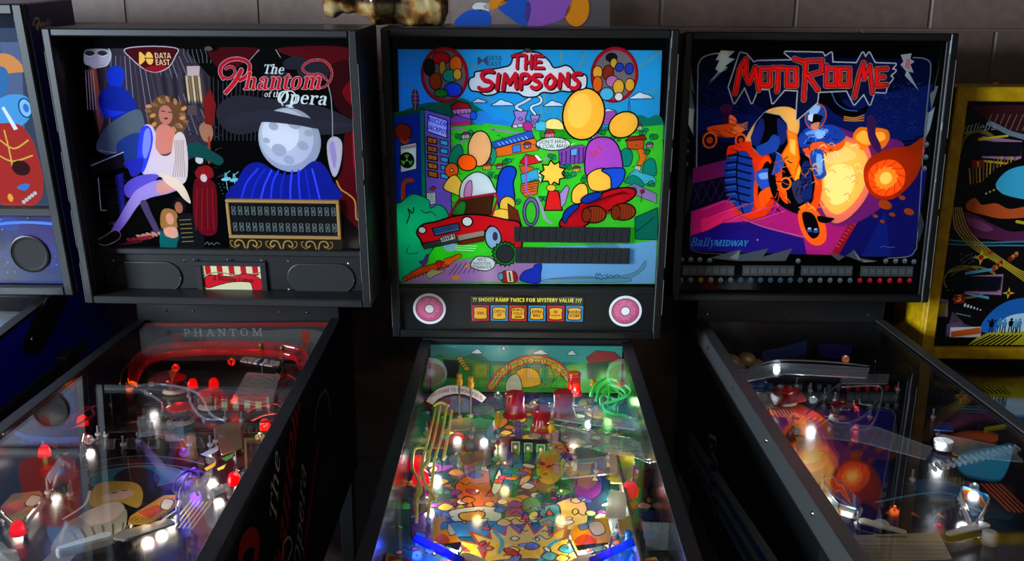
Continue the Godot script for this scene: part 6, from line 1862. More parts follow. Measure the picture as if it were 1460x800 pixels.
	for q in [[Vector3(0.1636,0.06,0.5789),Vector3(0.1836,0.07,0.5712),Vector3(0.223,0.075,0.5683),Vector3(0.2461,0.07,0.5919),Vector3(0.239,0.06,0.6174),Vector3(0.2011,0.05,0.6235)], [Vector3(0.1787,0.05,0.6053),Vector3(0.2047,0.06,0.5984),Vector3(0.2365,0.065,0.6046),Vector3(0.2548,0.06,0.6354)], [Vector3(0.1984,0.08,0.4253),Vector3(0.2135,0.085,0.3859),Vector3(0.2447,0.08,0.4268),Vector3(0.243,0.075,0.5006),Vector3(0.2247,0.07,0.5346)], [Vector3(0.2197,0.07,0.6091),Vector3(0.2156,0.08,0.5047),Vector3(0.2251,0.085,0.4581)], [Vector3(-0.199,0.06,0.6452),Vector3(-0.2017,0.065,0.5984),Vector3(-0.1952,0.065,0.5439),Vector3(-0.1667,0.06,0.5767),Vector3(-0.1753,0.055,0.6068),Vector3(-0.189,0.05,0.6438)], [Vector3(-0.1987,0.06,0.6197),Vector3(-0.1885,0.065,0.581),Vector3(-0.1871,0.06,0.5203)]]:
		wire(m, f, q, rw, 0.0026)
	var pw := mat("violet coated wire", Color(0.3, 0.08, 0.5), 0.25)
	for q in [[Vector3(0.1313,0.05,0.9613),Vector3(0.1286,0.06,0.9358),Vector3(0.1408,0.065,0.9105),Vector3(0.1663,0.065,0.9114),Vector3(0.1838,0.06,0.9378),Vector3(0.1722,0.05,0.951),Vector3(0.1516,0.045,0.9569)], [Vector3(0.1398,0.04,0.9744),Vector3(0.1354,0.05,0.9437),Vector3(0.1478,0.055,0.919),Vector3(0.1725,0.055,0.9261),Vector3(0.1783,0.05,0.963)], [Vector3(0.1433,0.06,0.9116),Vector3(0.143,0.055,0.9432),Vector3(0.1565,0.045,0.9801)], [Vector3(0.1573,0.06,0.8994),Vector3(0.163,0.055,0.9439),Vector3(0.175,0.045,0.9693)]]:
		wire(m, f, q, pw, 0.0026)
	# clear tubes over the middle
	var cl := clear("clear acrylic", Color(0.95, 1, 1), 0.12, 0.06)
	for q in [[Vector3(-0.1566,0.07,0.42),Vector3(-0.0818,0.07,0.4009),Vector3(0.021,0.07,0.4678),Vector3(0.0909,0.065,0.5996),Vector3(0.1293,0.06,0.631)], [Vector3(-0.1279,0.06,0.4114),Vector3(-0.053,0.06,0.4958),Vector3(-0.0204,0.06,0.5817),Vector3(-0.0456,0.05,0.5976)], [Vector3(-0.0117,0.07,0.4248),Vector3(0.0265,0.065,0.5277),Vector3(0.0793,0.06,0.6119),Vector3(0.1239,0.06,0.6222)]]:
		part(m, "clear_tube", tube(q, 0.003, 8), clear("clear tube", Color(0.9, 0.95, 1), 0.1, 0.08), f)
	for s in [[Vector3(-0.0734,0.05,0.5789),Vector3(-0.0276,0.05,0.5716),Vector3(0.0081,0.05,0.6833),Vector3(-0.0266,0.05,0.698)], [Vector3(-0.0033,0.05,0.625),Vector3(0.0332,0.05,0.6003),Vector3(0.0704,0.05,0.717),Vector3(0.036,0.05,0.7235)]]:
		plastic(m, f, s, cl, "clear_cover")
	for s in [[[Vector3(-0.2437,0.03,0.6547),Vector3(-0.1734,0.03,0.6164),Vector3(-0.1479,0.03,0.6894),Vector3(-0.1835,0.03,0.711)], Color(0.45, 0.05, 0.05)], [[Vector3(-0.1732,0.03,0.7337),Vector3(-0.147,0.03,0.7047),Vector3(-0.0895,0.03,0.8787),Vector3(-0.1062,0.03,0.9087)], Color(0.25, 0.28, 0.3)], [[Vector3(-0.2151,0.04,0.3689),Vector3(-0.1735,0.04,0.3376),Vector3(-0.0778,0.04,0.5691),Vector3(-0.1195,0.04,0.5939)], Color(0.03, 0.03, 0.035)], [[Vector3(-0.146,0.03,0.5747),Vector3(-0.0759,0.03,0.5596),Vector3(-0.0627,0.03,0.6119),Vector3(-0.1315,0.03,0.6178)], Color(0.2, 0.18, 0.15)], [[Vector3(0.1736,0.03,0.7161),Vector3(0.2084,0.03,0.6462),Vector3(0.226,0.03,0.7909),Vector3(0.2065,0.03,0.8313)], Color(0.35, 0.05, 0.06)], [[Vector3(0.1466,0.05,0.176),Vector3(0.2022,0.05,0.1778),Vector3(0.2043,0.05,0.4133),Vector3(0.1694,0.05,0.3907)], Color(0.03, 0.03, 0.03)], [[Vector3(0.1744,0.02,0.8969),Vector3(0.1969,0.02,0.8666),Vector3(0.2106,0.02,0.8982),Vector3(0.19,0.02,0.9332)], Color(0.6, 0.6, 0.58)], [[Vector3(0.1039,0.04,0.6188),Vector3(0.1437,0.04,0.5767),Vector3(0.1949,0.04,0.7418),Vector3(0.1629,0.04,0.7773)], Color(0.5, 0.4, 0.3)], [[Vector3(-0.1342,0.04,0.8683),Vector3(-0.1494,0.04,0.784),Vector3(-0.1333,0.04,0.802),Vector3(-0.1117,0.04,0.9004)], Color(0.7, 0.72, 0.75)]]:
		plastic(m, f, s[0], mat("plastic " + (s[1] as Color).to_html(), s[1], 0.15))
		post(m, f, s[0][0], s[0][0].y)
		post(m, f, s[0][2], s[0][2].y)
	for i in 14:
		var q: Vector3 = [Vector3(-0.0539,0,0.5504), Vector3(-0.0176,0,0.5299), Vector3(-0.1056,0,0.4584), Vector3(0.0859,0,0.4745), Vector3(0.1269,0,0.4898), Vector3(0.1373,0,0.2594), Vector3(0.1265,0,0.5781), Vector3(-0.1665,0,0.5678), Vector3(-0.1539,0,0.6684), Vector3(-0.1583,0,0.7236), Vector3(0.0982,0,0.6385), Vector3(0.0533,0,0.6369), Vector3(0.1906,0,0.6994), Vector3(-0.0871,0,0.6319)][i]
		post(m, f, q, 0.03)
	# slingshots
	var sl := Canvas.new(256, 256, "d8a838")
	sl.poly("c8641c", [30, 160, 120, 90, 200, 140, 150, 220])
	sl.blob("f0e8d0", [140, 40, 220, 60, 230, 140, 160, 120], "281c10", 6)
	for i in 6:
		sl.stroke("6c3c10", 5, [20.0 + i * 36, 230, 60.0 + i * 34, 180])
	var sm := printed("opera slingshot print", sl, 0.2, {"backlight_enabled": true, "backlight": Color(0.8, 0.8, 0.8)})
	var wr := mat("white rubber", Color.WHITE)
	for s in [[Vector3(0.0822,0.03,1.048),Vector3(0.077,0.03,1.022),Vector3(0.1055,0.03,0.94),Vector3(0.1332,0.03,0.941),Vector3(0.1413,0.03,0.9812),Vector3(0.1197,0.03,1.0494)], [Vector3(-0.1611,0.03,0.9811),Vector3(-0.1683,0.03,0.9242),Vector3(-0.1237,0.03,0.914),Vector3(-0.1096,0.03,0.9438),Vector3(-0.0985,0.03,1.026),Vector3(-0.1124,0.03,1.0306)]]:
		plastic(m, f, s, sm, "slingshot_plastic")
		band(m, f, s + [s[0]], 0.02, wr, 0.0035)
		for i in [0, 2, 4]:
			post(m, f, s[i], 0.029)
	for s in [[Vector3(0.0695,0.02,1.082),Vector3(0.0687,0.02,1.0626),Vector3(0.1373,0.02,1.0144),Vector3(0.1568,0.02,1.0307),Vector3(0.0943,0.02,1.0877)], [Vector3(-0.1123,0.02,1.0988),Vector3(-0.1084,0.02,1.0849),Vector3(-0.0447,0.02,1.1461),Vector3(-0.0468,0.02,1.1632)]]:
		plastic(m, f, s, mat("pale lane guide", Color(0.6, 0.58, 0.5), 0.3), "lane_guide", 0.004)
	flipper(m, f, Vector3(0.0525,0,1.0718), Vector3(-0.0001,0,1.1113), Color(0.85, 0.85, 0.82), Color(0.8, 0.8, 0.78))
	flipper(m, f, Vector3(-0.1437,0,1.1059), Vector3(-0.0696,0,1.1219), Color(0.85, 0.85, 0.82), Color(0.8, 0.8, 0.78))
	apron(m, f, 0.5655, 1.2, mat("gloss black apron", Color(0.02, 0.02, 0.022), 0.2), 1.42)
	var white := Color(1, 0.97, 0.92)
	for q in [[Vector3(0.0997,0.021,1.015), white, 0.004], [Vector3(0.1143,0.021,0.9889), white, 0.003], [Vector3(0.1207,0.021,0.9501), white, 0.003], [Vector3(-0.1369,0.021,0.9742), white, 0.004], [Vector3(-0.1456,0.014,0.9081), white, 0.002], [Vector3(-0.1391,0.045,0.3093), white, 0.003], [Vector3(-0.1904,0.05,0.3176), Color(1, 0.4, 0.1), 0.0006], [Vector3(-0.1949,0.02,0.6625), white, 0.003], [Vector3(-0.1694,0.02,0.607), white, 0.002], [Vector3(0.2015,0.03,0.6294), Color(1, 0.9, 0.7), 0.004], [Vector3(0.1329,0.03,0.7518), white, 0.002], [Vector3(0.0676,0.03,0.7123), Color(0.3, 0.3, 1), 0.004], [Vector3(0.119,0.03,0.8147), Color(0.5, 0.2, 1), 0.003], [Vector3(0.1785,0.02,0.8659), white, 0.003], [Vector3(0.2008,0.02,0.801), white, 0.002], [Vector3(-0.0793,0.09,0.3042), Color(1, 0.15, 0.1), 0.002], [Vector3(0.0461,0.09,0.2581), Color(1, 0.15, 0.1), 0.002], [Vector3(0.2357,0.04,0.6062), white, 0.002], [Vector3(-0.1452,0.03,0.8187), white, 0.002]]:
		lamp(m, f * at(q[0]), q[1], q[2] * 0.9, 0.0022, 1.6)


func machine_right() -> void:
	var m := thing("pinball_machine", "black pinball machine with steel rails and an orange motorcycle explosion backglass", "pinball machine", Vector3(0.78, 0, 0.35), 0, "row of pinball machines")
	var f := head(m, Transform3D(Vector3(1,0.0002,-0.0075),Vector3(-0.0003,0.9999,-0.0143),Vector3(0.0075,0.0143,0.9999),Vector3(0.7565,1.9314,-0.1426)), 0.7079, 0.7181, 0.2, Rect2(-0.3375,-0.702,0.675,0.6855), 0.03, art_right(), true, {"frame_width": 0.02, "paint": deep_black(), "glass_label": "printed backglass with a motorcycle, fire and red title lettering"})
	for q in [[Vector3(-0.3257,-0.6221,-0.027), Vector3(-0.1821,-0.65,-0.027)], [Vector3(-0.1587,-0.621,-0.027), Vector3(-0.0166,-0.6498,-0.027)], [Vector3(0.0044,-0.6208,-0.027), Vector3(0.1448,-0.6487,-0.027)], [Vector3(0.1694,-0.6206,-0.027), Vector3(0.3123,-0.6495,-0.027)]]:
		var s := score_window(m, f, q[0], q[1], "score digits right", 7, false, "3a3d3e", "565c5c")
		s.set_meta("label", "dark grey seven digit score window")
	var white := Color(1, 0.96, 0.9)
	bulbs(m, f, [[Vector3(-0.2261,-0.1138,-0.11), white, 0.005], [Vector3(-0.1976,-0.2652,-0.11), white, 0.006], [Vector3(-0.0906,-0.1317,-0.11), white, 0.008], [Vector3(0.0421,-0.1121,-0.11), white, 0.007], [Vector3(0.1761,-0.1113,-0.11), white, 0.004], [Vector3(-0.1512,-0.3813,-0.11), white, 0.009], [Vector3(-0.0574,-0.3222,-0.11), white, 0.010], [Vector3(0.0468,-0.2828,-0.11), white, 0.009], [Vector3(0.1218,-0.3599,-0.11), white, 0.013], [Vector3(0.1603,-0.4583,-0.11), white, 0.009], [Vector3(0.2521,-0.3885,-0.11), white, 0.008], [Vector3(0.0121,-0.4593,-0.11), white, 0.011], [Vector3(-0.203,-0.5007,-0.11), white, 0.010], [Vector3(-0.2188,-0.5714,-0.11), white, 0.007], [Vector3(-0.0797,-0.5603,-0.11), white, 0.007], [Vector3(0.0807,-0.5693,-0.11), white, 0.006], [Vector3(0.2573,-0.5377,-0.11), white, 0.004], [Vector3(0.1908,-0.2626,-0.11), white, 0.006], [Vector3(0.2821,-0.6678,-0.09), Color(1, 0.3, 0.3), 0.006]], 1.6)
	var k := cabinet(m, Transform3D(Vector3(1,-0.0001,0.003),Vector3(0,0.9999,0.0136),Vector3(-0.003,-0.0136,0.9999),Vector3(0.7813,1.1156,-0.2854)), 0.5558, 0.22, {"neck": 0.088, "rail": mat("worn steel rail", Color(0.42, 0.43, 0.43), 0.5, 0.9), "lip": 0.05, "paint": deep_black(), "length": 1.52})
	var sa := Rect2(0, -0.52, 1.15, 0.52)
	part(m, "side_print", prism(PackedVector2Array([Vector2(0.01, -0.06), Vector2(1.14, -0.06), Vector2(1.14, -0.4), Vector2(0.01, -0.5)]), -0.2784, -0.2779, 2, sa), printed("side print right", art_side_right(), 0.4), k, "side art with blue stripes and pale lettering on black")
	for p in [Vector3(-0.2433,0.0159,-0.003), Vector3(-0.0099,0.0227,-0.003), Vector3(0.23,0.0187,-0.003)]:
		screw(m, k, p, 0.0035)
	for z in [0.2, 0.5, 0.8, 1.1, 1.4]:
		part(m, "rail_screw", turned([Vector2(0, 0.003), Vector2(0.003, 0.002), Vector2(0.005, 0)], 12), chrome(), k * Transform3D(Basis(Vector3.BACK, PI / 2), Vector3(-0.281, -0.02, z)))
	field_right(m, k)


func field_right(m: Node3D, k: Transform3D) -> void:
	var f := field_board(m, Transform3D(Vector3(1,-0.0001,0.003),Vector3(0.0002,0.9993,-0.0377),Vector3(-0.003,0.0377,0.9993),Vector3(0.7813,0.9855,-0.2822)), 0.5558, art_field_right(), 1.42)
	part(m, "rear_wall", box(Vector3(-0.26, -0.17, -0.002), Vector3(0.26, -0.004, 0.005), 0), mat("black inner wall", Color.BLACK), k)
	var cl := clear("clear acrylic", Color(0.95, 1, 1), 0.12, 0.06)
	var smoky := clear("smoky acrylic", Color(0.85, 0.9, 0.95), 0.3, 0.12)
	# the moulded clouds and the blue fence at the back
	var cloud := mat("amber moulded plastic", Color(0.5, 0.42, 0.26), 0.25)
	for q in [[Vector3(-0.212,0.05,0.1667), 0.03], [Vector3(-0.1577,0.05,0.1373), 0.026], [Vector3(-0.185,0.03,0.1405), 0.026], [Vector3(-0.1255,0.03,0.1247), 0.022]]:
		var b := part(m, "moulded_cloud", ball(q[1], 18), cloud, f * at(q[0]))
		b.scale = Vector3(1, 0.8, 0.8)
	part(m, "blue_fence", prism(xy([Vector3(-0.093,-0.0789,0.06),Vector3(0.0343,-0.0431,0.06),Vector3(0.0382,-0.0861,0.06),Vector3(-0.0865,-0.1091,0.06)]), 0.058, 0.061, 0), mat("blue printed plastic", Color(0.06, 0.16, 0.35), 0.25), k)
	part(m, "blue_fence", prism(xy([Vector3(0.0711,-0.0546,0.05),Vector3(0.1713,-0.0578,0.05),Vector3(0.17,-0.1055,0.05),Vector3(0.0788,-0.0935,0.05)]), 0.048, 0.051, 0), mat("violet printed plastic", Color(0.08, 0.07, 0.3), 0.25), k)
	# clear ramps
	for s in [[Vector3(-0.2305,0.07,0.3224),Vector3(-0.0992,0.075,0.2455),Vector3(0.0446,0.075,0.2661),Vector3(0.1313,0.07,0.2847),Vector3(0.0911,0.07,0.3706),Vector3(-0.1082,0.07,0.3423),Vector3(-0.2304,0.065,0.4122)], [Vector3(0.0486,0.06,0.3112),Vector3(0.1752,0.06,0.3067),Vector3(0.1402,0.06,0.3841),Vector3(0.0177,0.06,0.3884)], [Vector3(-0.1422,0.05,0.6277),Vector3(0.0015,0.05,0.6671),Vector3(0.0719,0.05,0.7864),Vector3(0.0297,0.045,0.8492),Vector3(-0.0647,0.05,0.7597),Vector3(-0.1723,0.05,0.723)], [Vector3(0.124,0.05,0.7055),Vector3(0.2356,0.05,0.7815),Vector3(0.224,0.05,0.8551),Vector3(0.0984,0.05,0.823)]]:
		plastic(m, f, s, smoky if s[0].y > 0.06 else cl, "clear_ramp")
	for q in [[Vector3(-0.1929,0.08,0.3163),Vector3(-0.1057,0.085,0.266),Vector3(0.0224,0.085,0.2742),Vector3(0.1276,0.08,0.2922)], [Vector3(0.0249,0.05,0.3805),Vector3(0.1061,0.055,0.3815),Vector3(0.1142,0.055,0.4147),Vector3(0.0633,0.05,0.5268),Vector3(-0.0088,0.045,0.6544),Vector3(-0.0481,0.04,0.6514)], [Vector3(-0.0521,0.05,0.6426),Vector3(0.0085,0.055,0.5904),Vector3(0.0766,0.05,0.4759)], [Vector3(-0.1276,0.05,0.5812),Vector3(-0.0372,0.06,0.4563),Vector3(0.044,0.07,0.3723)], [Vector3(0.035,0.05,0.4773),Vector3(0.0269,0.05,0.5081),Vector3(0.0536,0.05,0.5172)]]:
		wire(m, f, q, mat("pale guide wire", Color(0.5, 0.52, 0.54), 0.3, 0.6), 0.0025, "ramp_edge")
	# white striped guides
	var stripe := mat("white striped plastic", Color(0.62, 0.62, 0.6), 0.3)
	var ra := Vector3(0.0312,0.045,0.877)
	var rb := Vector3(0.2609,0.045,0.7685)
	var ramp := part(m, "striped_ramp", tube([ra, rb], 0.004, 8), smoky, f)
	for i in 16:
		var c := ra.lerp(rb, i / 15.0)
		part(ramp, "stripe", box(c + Vector3(-0.003, -0.002, -0.014), c + Vector3(0.003, 0.006, 0.014), 0.001), stripe)
	# coils by the right wall
	for p in [Vector3(0.3598,0.055,0.2152), Vector3(0.3449,0.05,0.2996), Vector3(0.3518,0.045,0.3542)]:
		var r := 0.022 - 0.006 * absf(p.x - 0.12) * 10
		for q in [1.0, 0.66]:
			var ring := []
			for i in 21:
				ring.append(p + Vector3(cos(i * TAU / 20), 0, sin(i * TAU / 20)) * maxf(r, 0.01) * q)
			wire(m, f, ring, mat("pale guide wire", Color.WHITE), 0.002, "wire_coil")
	# bumpers, lamps and posts
	var red := mat("ruby plastic", Color(0.58, 0.03, 0.08), 0.12)
	bumper(m, f, Vector3(-0.1155,0,0.3715), Color(0.6, 0.03, 0.03), Color(0.25, 0.08, 0.05))
	bumper(m, f, Vector3(-0.1739,0,0.3186), Color(0.1, 0.25, 0.5), Color(0.2, 0.2, 0.22))
	bumper(m, f, Vector3(-0.0098,0,0.4901), Color(0.35, 0.03, 0.04), Color(0.2, 0.2, 0.22))
	for p in [Vector3(-0.0231,0,0.2907), Vector3(-0.0482,0,0.2507), Vector3(-0.0006,0,0.335), Vector3(0.0156,0,0.3672), Vector3(0.0593,0,0.4879), Vector3(0.2632,0,0.0122), Vector3(0.3325,0,-0.0047), Vector3(0.3318,0,0.0655), Vector3(0.2178,0,0.271), Vector3(0.0149,0,0.4401), Vector3(0.0398,0,0.4291), Vector3(0.2151,0,0.4829), Vector3(-0.1908,0,0.4959), Vector3(-0.1448,0,0.5416), Vector3(0.0047,0,0.8516)]:
		post(m, f, p, 0.032)
	for s in [[[Vector3(-0.2026,0.03,0.2931),Vector3(-0.136,0.03,0.2667),Vector3(-0.1437,0.03,0.3492),Vector3(-0.2088,0.03,0.3627)], Color(0.08, 0.3, 0.55)], [[Vector3(-0.1609,0.03,0.3722),Vector3(-0.0704,0.03,0.3466),Vector3(-0.0799,0.03,0.4343),Vector3(-0.1726,0.03,0.4786)], Color(0.5, 0.03, 0.04)], [[Vector3(-0.0255,0.03,0.4988),Vector3(0.04,0.03,0.4867),Vector3(0.0055,0.03,0.5696),Vector3(-0.0509,0.03,0.5806)], Color(0.3, 0.05, 0.06)], [[Vector3(-0.1908,0.025,0.3916),Vector3(-0.1554,0.025,0.3795),Vector3(-0.1649,0.025,0.4644),Vector3(-0.1997,0.025,0.4655)], Color(0.6, 0.6, 0.55)], [[Vector3(-0.2218,0.02,0.5503),Vector3(-0.1593,0.02,0.5293),Vector3(-0.1785,0.02,0.6807),Vector3(-0.2279,0.02,0.7226)], Color(0.7, 0.25, 0.05)], [[Vector3(0.1738,0.04,0.6),Vector3(0.1957,0.04,0.6083),Vector3(0.1766,0.04,0.6615),Vector3(0.133,0.04,0.6543)], Color(0.08, 0.25, 0.5)], [[Vector3(0.076,0.02,0.9864),Vector3(0.1187,0.02,1.0281),Vector3(0.0907,0.02,1.0563),Vector3(0.0467,0.02,1.0439)], Color(0.1, 0.1, 0.1)]]:
		plastic(m, f, s[0], mat("plastic " + (s[1] as Color).to_html(), s[1], 0.15))
		post(m, f, s[0][0], s[0][0].y)
	# slingshots with a lightning print and white rubbers
	var sl := Canvas.new(256, 256, "1c5c90")
	sl.stroke("7cc4e0", 20, [0, 0, 128, 20, 256, 0, 240, 160, 128, 256, 20, 160, 0, 0])
	sl.poly("e0641c", [70, 40, 180, 30, 150, 90, 200, 90, 130, 230, 126, 130, 80, 140], "e8c840", 8)
	var sm := printed("lightning slingshot print", sl, 0.2)
	var wr := mat("white rubber", Color.WHITE)
	for s in [[Vector3(0.0605,0.035,0.9394),Vector3(0.0898,0.035,0.9817),Vector3(0.0605,0.035,1.0235),Vector3(0.0247,0.035,1.069),Vector3(0.0148,0.035,1.0638),Vector3(0.0327,0.035,1.007)], [Vector3(-0.1869,0.035,0.8879),Vector3(-0.1714,0.035,0.9074),Vector3(-0.1613,0.035,1.0124),Vector3(-0.1794,0.035,1.0471),Vector3(-0.2072,0.035,1.0252),Vector3(-0.2116,0.035,0.9535)]]:
		plastic(m, f, s, sm, "slingshot_plastic")
		band(m, f, s + [s[0]], 0.02, wr, 0.0045)
		for i in [0, 1, 3]:
			post(m, f, s[i], 0.034)
	for s in [[Vector3(-0.2127,0.02,0.9524),Vector3(-0.1908,0.02,0.982),Vector3(-0.2078,0.02,1.023),Vector3(-0.234,0.02,1.0008)], [Vector3(-0.1944,0.02,0.9997),Vector3(-0.1714,0.02,1.022),Vector3(-0.1869,0.02,1.0503),Vector3(-0.2092,0.02,1.0343)]]:
		plastic(m, f, s, mat("pale lane guide", Color.WHITE), "lane_guide", 0.01)
	# reflector of the round lamp on the right
	part(m, "lamp_reflector", turned([Vector2(0.0, 0.0), Vector2(0.016, 0.002), Vector2(0.02, 0.02), Vector2(0.0205, 0.02), Vector2(0.017, 0.0)], 20), mat("white reflector", Color(0.85, 0.85, 0.85), 0.3), f * at(Vector3(0.1429,0.01,0.687)))
	# apron with its instruction card, buttons
	apron(m, f, 0.5558, 1.1, mat("dark apron", Color(0.05, 0.035, 0.045), 0.25), 1.42)
	var card := Canvas.new(420, 120, "b4b092")
	card.poly("9c9878", [0, 60, 200, 50, 420, 70, 420, 120, 0, 120])
	for i in 5:
		card.stroke("7c785c", 3, [20.0, 40.0 + i * 16, 400, 40.0 + i * 16])
	card.stroke("5c5840", 6, [150, 20, 270, 20])
	plastic(m, f, [Vector3(-0.2247,0.032,1.1372),Vector3(-0.0698,0.032,1.1231),Vector3(-0.0889,0.032,1.2138),Vector3(-0.2461,0.032,1.2268)], printed("instruction card print", card, 0.4), "instruction_card", 0.001)
	for p in [Vector3(-0.1435,0.02,1.0654), Vector3(0.0342,0.02,1.0973)]:
		part(m, "white_button", turned([Vector2(0, 0.004), Vector2(0.01, 0.0035), Vector2(0.013, 0.001), Vector2(0.0135, -0.02)], 20), mat("white button plastic", Color(0.7, 0.7, 0.68), 0.3), f * at(p))
	flipper(m, f, Vector3(-0.1728,0,1.0645), Vector3(-0.1204,0,1.1016), Color(0.8, 0.78, 0.7), Color(0.1, 0.1, 0.1))
	flipper(m, f, Vector3(0.0346,0,1.072), Vector3(-0.0419,0,1.107), Color(0.8, 0.78, 0.7), Color(0.1, 0.1, 0.1))
	var white := Color(0.92, 0.96, 1)
	for q in [[Vector3(-0.0671,0.045,0.4454), white, 0.006], [Vector3(-0.1901,0.02,0.4305), white, 0.003], [Vector3(0.1266,0.03,0.7043), white, 0.005], [Vector3(-0.2187,0.03,0.9918), white, 0.005], [Vector3(-0.2024,0.03,1.0487), white, 0.003], [Vector3(-0.0761,0.004,0.9635), Color(1, 0.4, 0.1), 0.0008], [Vector3(-0.0418,0.02,1.068), Color(1, 0.05, 0.08), 0.0012], [Vector3(0.0382,0.02,0.9991), white, 0.004], [Vector3(0.0359,0.02,1.0551), white, 0.003], [Vector3(0.0972,0.08,0.2017), Color(1, 0.6, 0.4), 0.0008], [Vector3(0.0284,0.03,0.472), Color(1, 0.3, 0.25), 0.002], [Vector3(-0.2163,0.04,0.7709), white, 0.003], [Vector3(-0.1095,0.085,0.2661), white, 0.002], [Vector3(0.0731,0.05,0.9592), white, 0.002]]:
		lamp(m, f * at(q[0]), q[1], q[2] * 0.9, 0.0022, 1.6)


func machine_far_left() -> void:
	var m := thing("pinball_machine", "blue sided pinball machine at the left edge with red and blue space art", "pinball machine", Vector3(-1.56, 0, 0.5), 0, "row of pinball machines")
	var blue := mat("blue cabinet paint", Color(0.045, 0.05, 0.36), 0.35)
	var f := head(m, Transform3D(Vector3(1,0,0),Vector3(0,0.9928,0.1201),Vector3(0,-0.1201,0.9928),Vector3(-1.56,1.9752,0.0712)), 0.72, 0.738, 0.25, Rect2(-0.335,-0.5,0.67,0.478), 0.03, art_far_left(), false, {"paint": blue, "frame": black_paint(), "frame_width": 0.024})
	part(m, "glass_channel", box(Vector3(-0.34, -0.522, -0.045), Vector3(0.34, -0.5, -0.006), 0.002), black_paint(), f)
	var c := Canvas.new(680, 200, "14204c")
	var rng := RandomNumberGenerator.new()
	rng.seed = 21
	for i in 40:
		c.ell(["1c2c6c", "241c54", "2c2450", "101838"][i % 4], [rng.randf() * 680, rng.randf() * 200], 60, 30, rng.randf() * 90)
	c.curve("3c6cc8", 8, [470, 60, 520, 30, 600, 22, 680, 26])
	for i in 60:
		c.ell("a8b8e0", [rng.randf() * 680, rng.randf() * 200], 1.5, 1.5)
	c.ell("d88c2c", [455, 160], 14, 13)
	var a := Rect2(-0.335, -0.712, 0.67, 0.19)
	part(m, "speaker_panel", prism(rect_of(a), -0.03, -0.022, 0, a), printed("space panel print", c, 0.3), f)
	var p := Vector3(0.2528,-0.629,-0.022)
	var g := part(m, "speaker_grille", turned([Vector2(0, 0.0), Vector2(0.04, 0.001), Vector2(0.046, 0.003), Vector2(0.05, 0.0)], 28), mat("speaker cloth", Color.BLACK), f * Transform3D(Basis(Vector3.RIGHT, PI / 2), p))
	part(g, "rim", turned([Vector2(0.046, 0.001), Vector2(0.048, 0.005), Vector2(0.051, 0.004), Vector2(0.052, 0)], 28), black_paint())
	var s := Canvas.new(300,886, "0b0c58")
	s.curve("b8a86c", 7, [46,61,59,46,80,44,79,56,60,66,69,75])
	s.curve("b8a86c", 6, [70,71,83,56,87,68,99,57,103,67])
	s.text("ell:", [129,63], 32.1, "b8a86c", 4, 0.25, "Droid Serif", 700, 0.9)
	var sa := Rect2(-0.25, -0.738, 0.25, 0.738)
	part(m, "side_print", prism(rect_of(Rect2(-0.247, -0.735, 0.222, 0.732)), 0.36, 0.3606, 2, sa, true), printed("side print far left", s, 0.35), f, "deep blue side with gold script lettering")
	var k := cabinet(m, Transform3D(Vector3(1,0,0),Vector3(0,0.9903,0.1392),Vector3(0,-0.1392,0.9903),Vector3(-1.56,1.232,-0.08)), 0.56, 0.26, {"paint": mat("bright blue cabinet paint", Color(0.04, 0.09, 0.75), 0.35), "neck": 0.004})
	part(m, "hinge_arm", prism(yz([Vector3(0.282,0.0113,0.0538),Vector3(0.282,-0.0343,-0.0449),Vector3(0.282,-0.0809,0.0587),Vector3(0.282,-0.1059,0.1274),Vector3(0.282,-0.1019,0.1684),Vector3(0.282,-0.0808,0.1948),Vector3(0.282,-0.0566,0.1958),Vector3(0.282,-0.0211,0.1448)]), 0.281, 0.288, 2), black_paint(), k)
	var hb := Vector3(0.288,-0.0598,0.164)
	part(m, "hinge_bolt", turned([Vector2(0, 0.004), Vector2(0.005, 0.003), Vector2(0.007, 0)], 12), chrome(), k * Transform3D(Basis(Vector3.BACK, -PI / 2), hb))
	field_plain(m, Transform3D(Vector3(1,0,0),Vector3(0,0.9957,0.0928),Vector3(0,-0.0928,0.9957),Vector3(-1.56,1.1125,-0.0917)), k, 0.56)


func flat_smooth(p: Array) -> PackedVector2Array:
	var flat := []
	for v in p:
		flat.append(v.x)
		flat.append(v.y)
	var out := PackedVector2Array()
	var s := Canvas.smooth(flat, true, 4)
	for i in s.size() / 2:
		out.append(Vector2(s[2 * i], maxf(s[2 * i + 1], 0.002)))
	return out


func yz(p: Array) -> PackedVector2Array:
	var out := PackedVector2Array()
	for v in p:
		out.append(Vector2(v.z, v.y))
	return out


func field_plain(m: Node3D, px: Transform3D, k: Transform3D, w: float) -> void:
	var c := Canvas.new(400, 800, "1c2430")
	var rng := RandomNumberGenerator.new()
	rng.seed = 31
	for i in 60:
		c.ell(["3c4c5c", "5c5434", "6c6c60", "2c3c34", "4c3024"][i % 5], [rng.randf() * 400, rng.randf() * 800], 40, 16, rng.randf() * 180)
	var f := field_board(m, px, w, c)
	part(m, "rear_wall", box(Vector3(-w / 2 + 0.02, -0.15, -0.002), Vector3(w / 2 - 0.02, -0.004, 0.005), 0), mat("black inner wall", Color.BLACK), k)
	for i in 8:
		post(m, f, Vector3(-0.2 + (i * 0.137 - floorf(i * 0.137 / 0.4) * 0.4), 0, 0.12 + i * 0.07), 0.03)
	for i in 3:
		var o := Vector3(-0.15 + i * 0.14, 0.03, 0.1 + i * 0.05)
		plastic(m, f, [o, o + Vector3(0.09, 0, -0.02), o + Vector3(0.1, 0, 0.05), o + Vector3(0.02, 0, 0.06)], mat("plain plastic %d" % i, [Color(0.4, 0.34, 0.16), Color(0.45, 0.45, 0.42), Color(0.3, 0.32, 0.18)][i], 0.25))
	apron(m, f, w, 0.9, mat("grey apron", Color(0.2, 0.2, 0.19), 0.4))


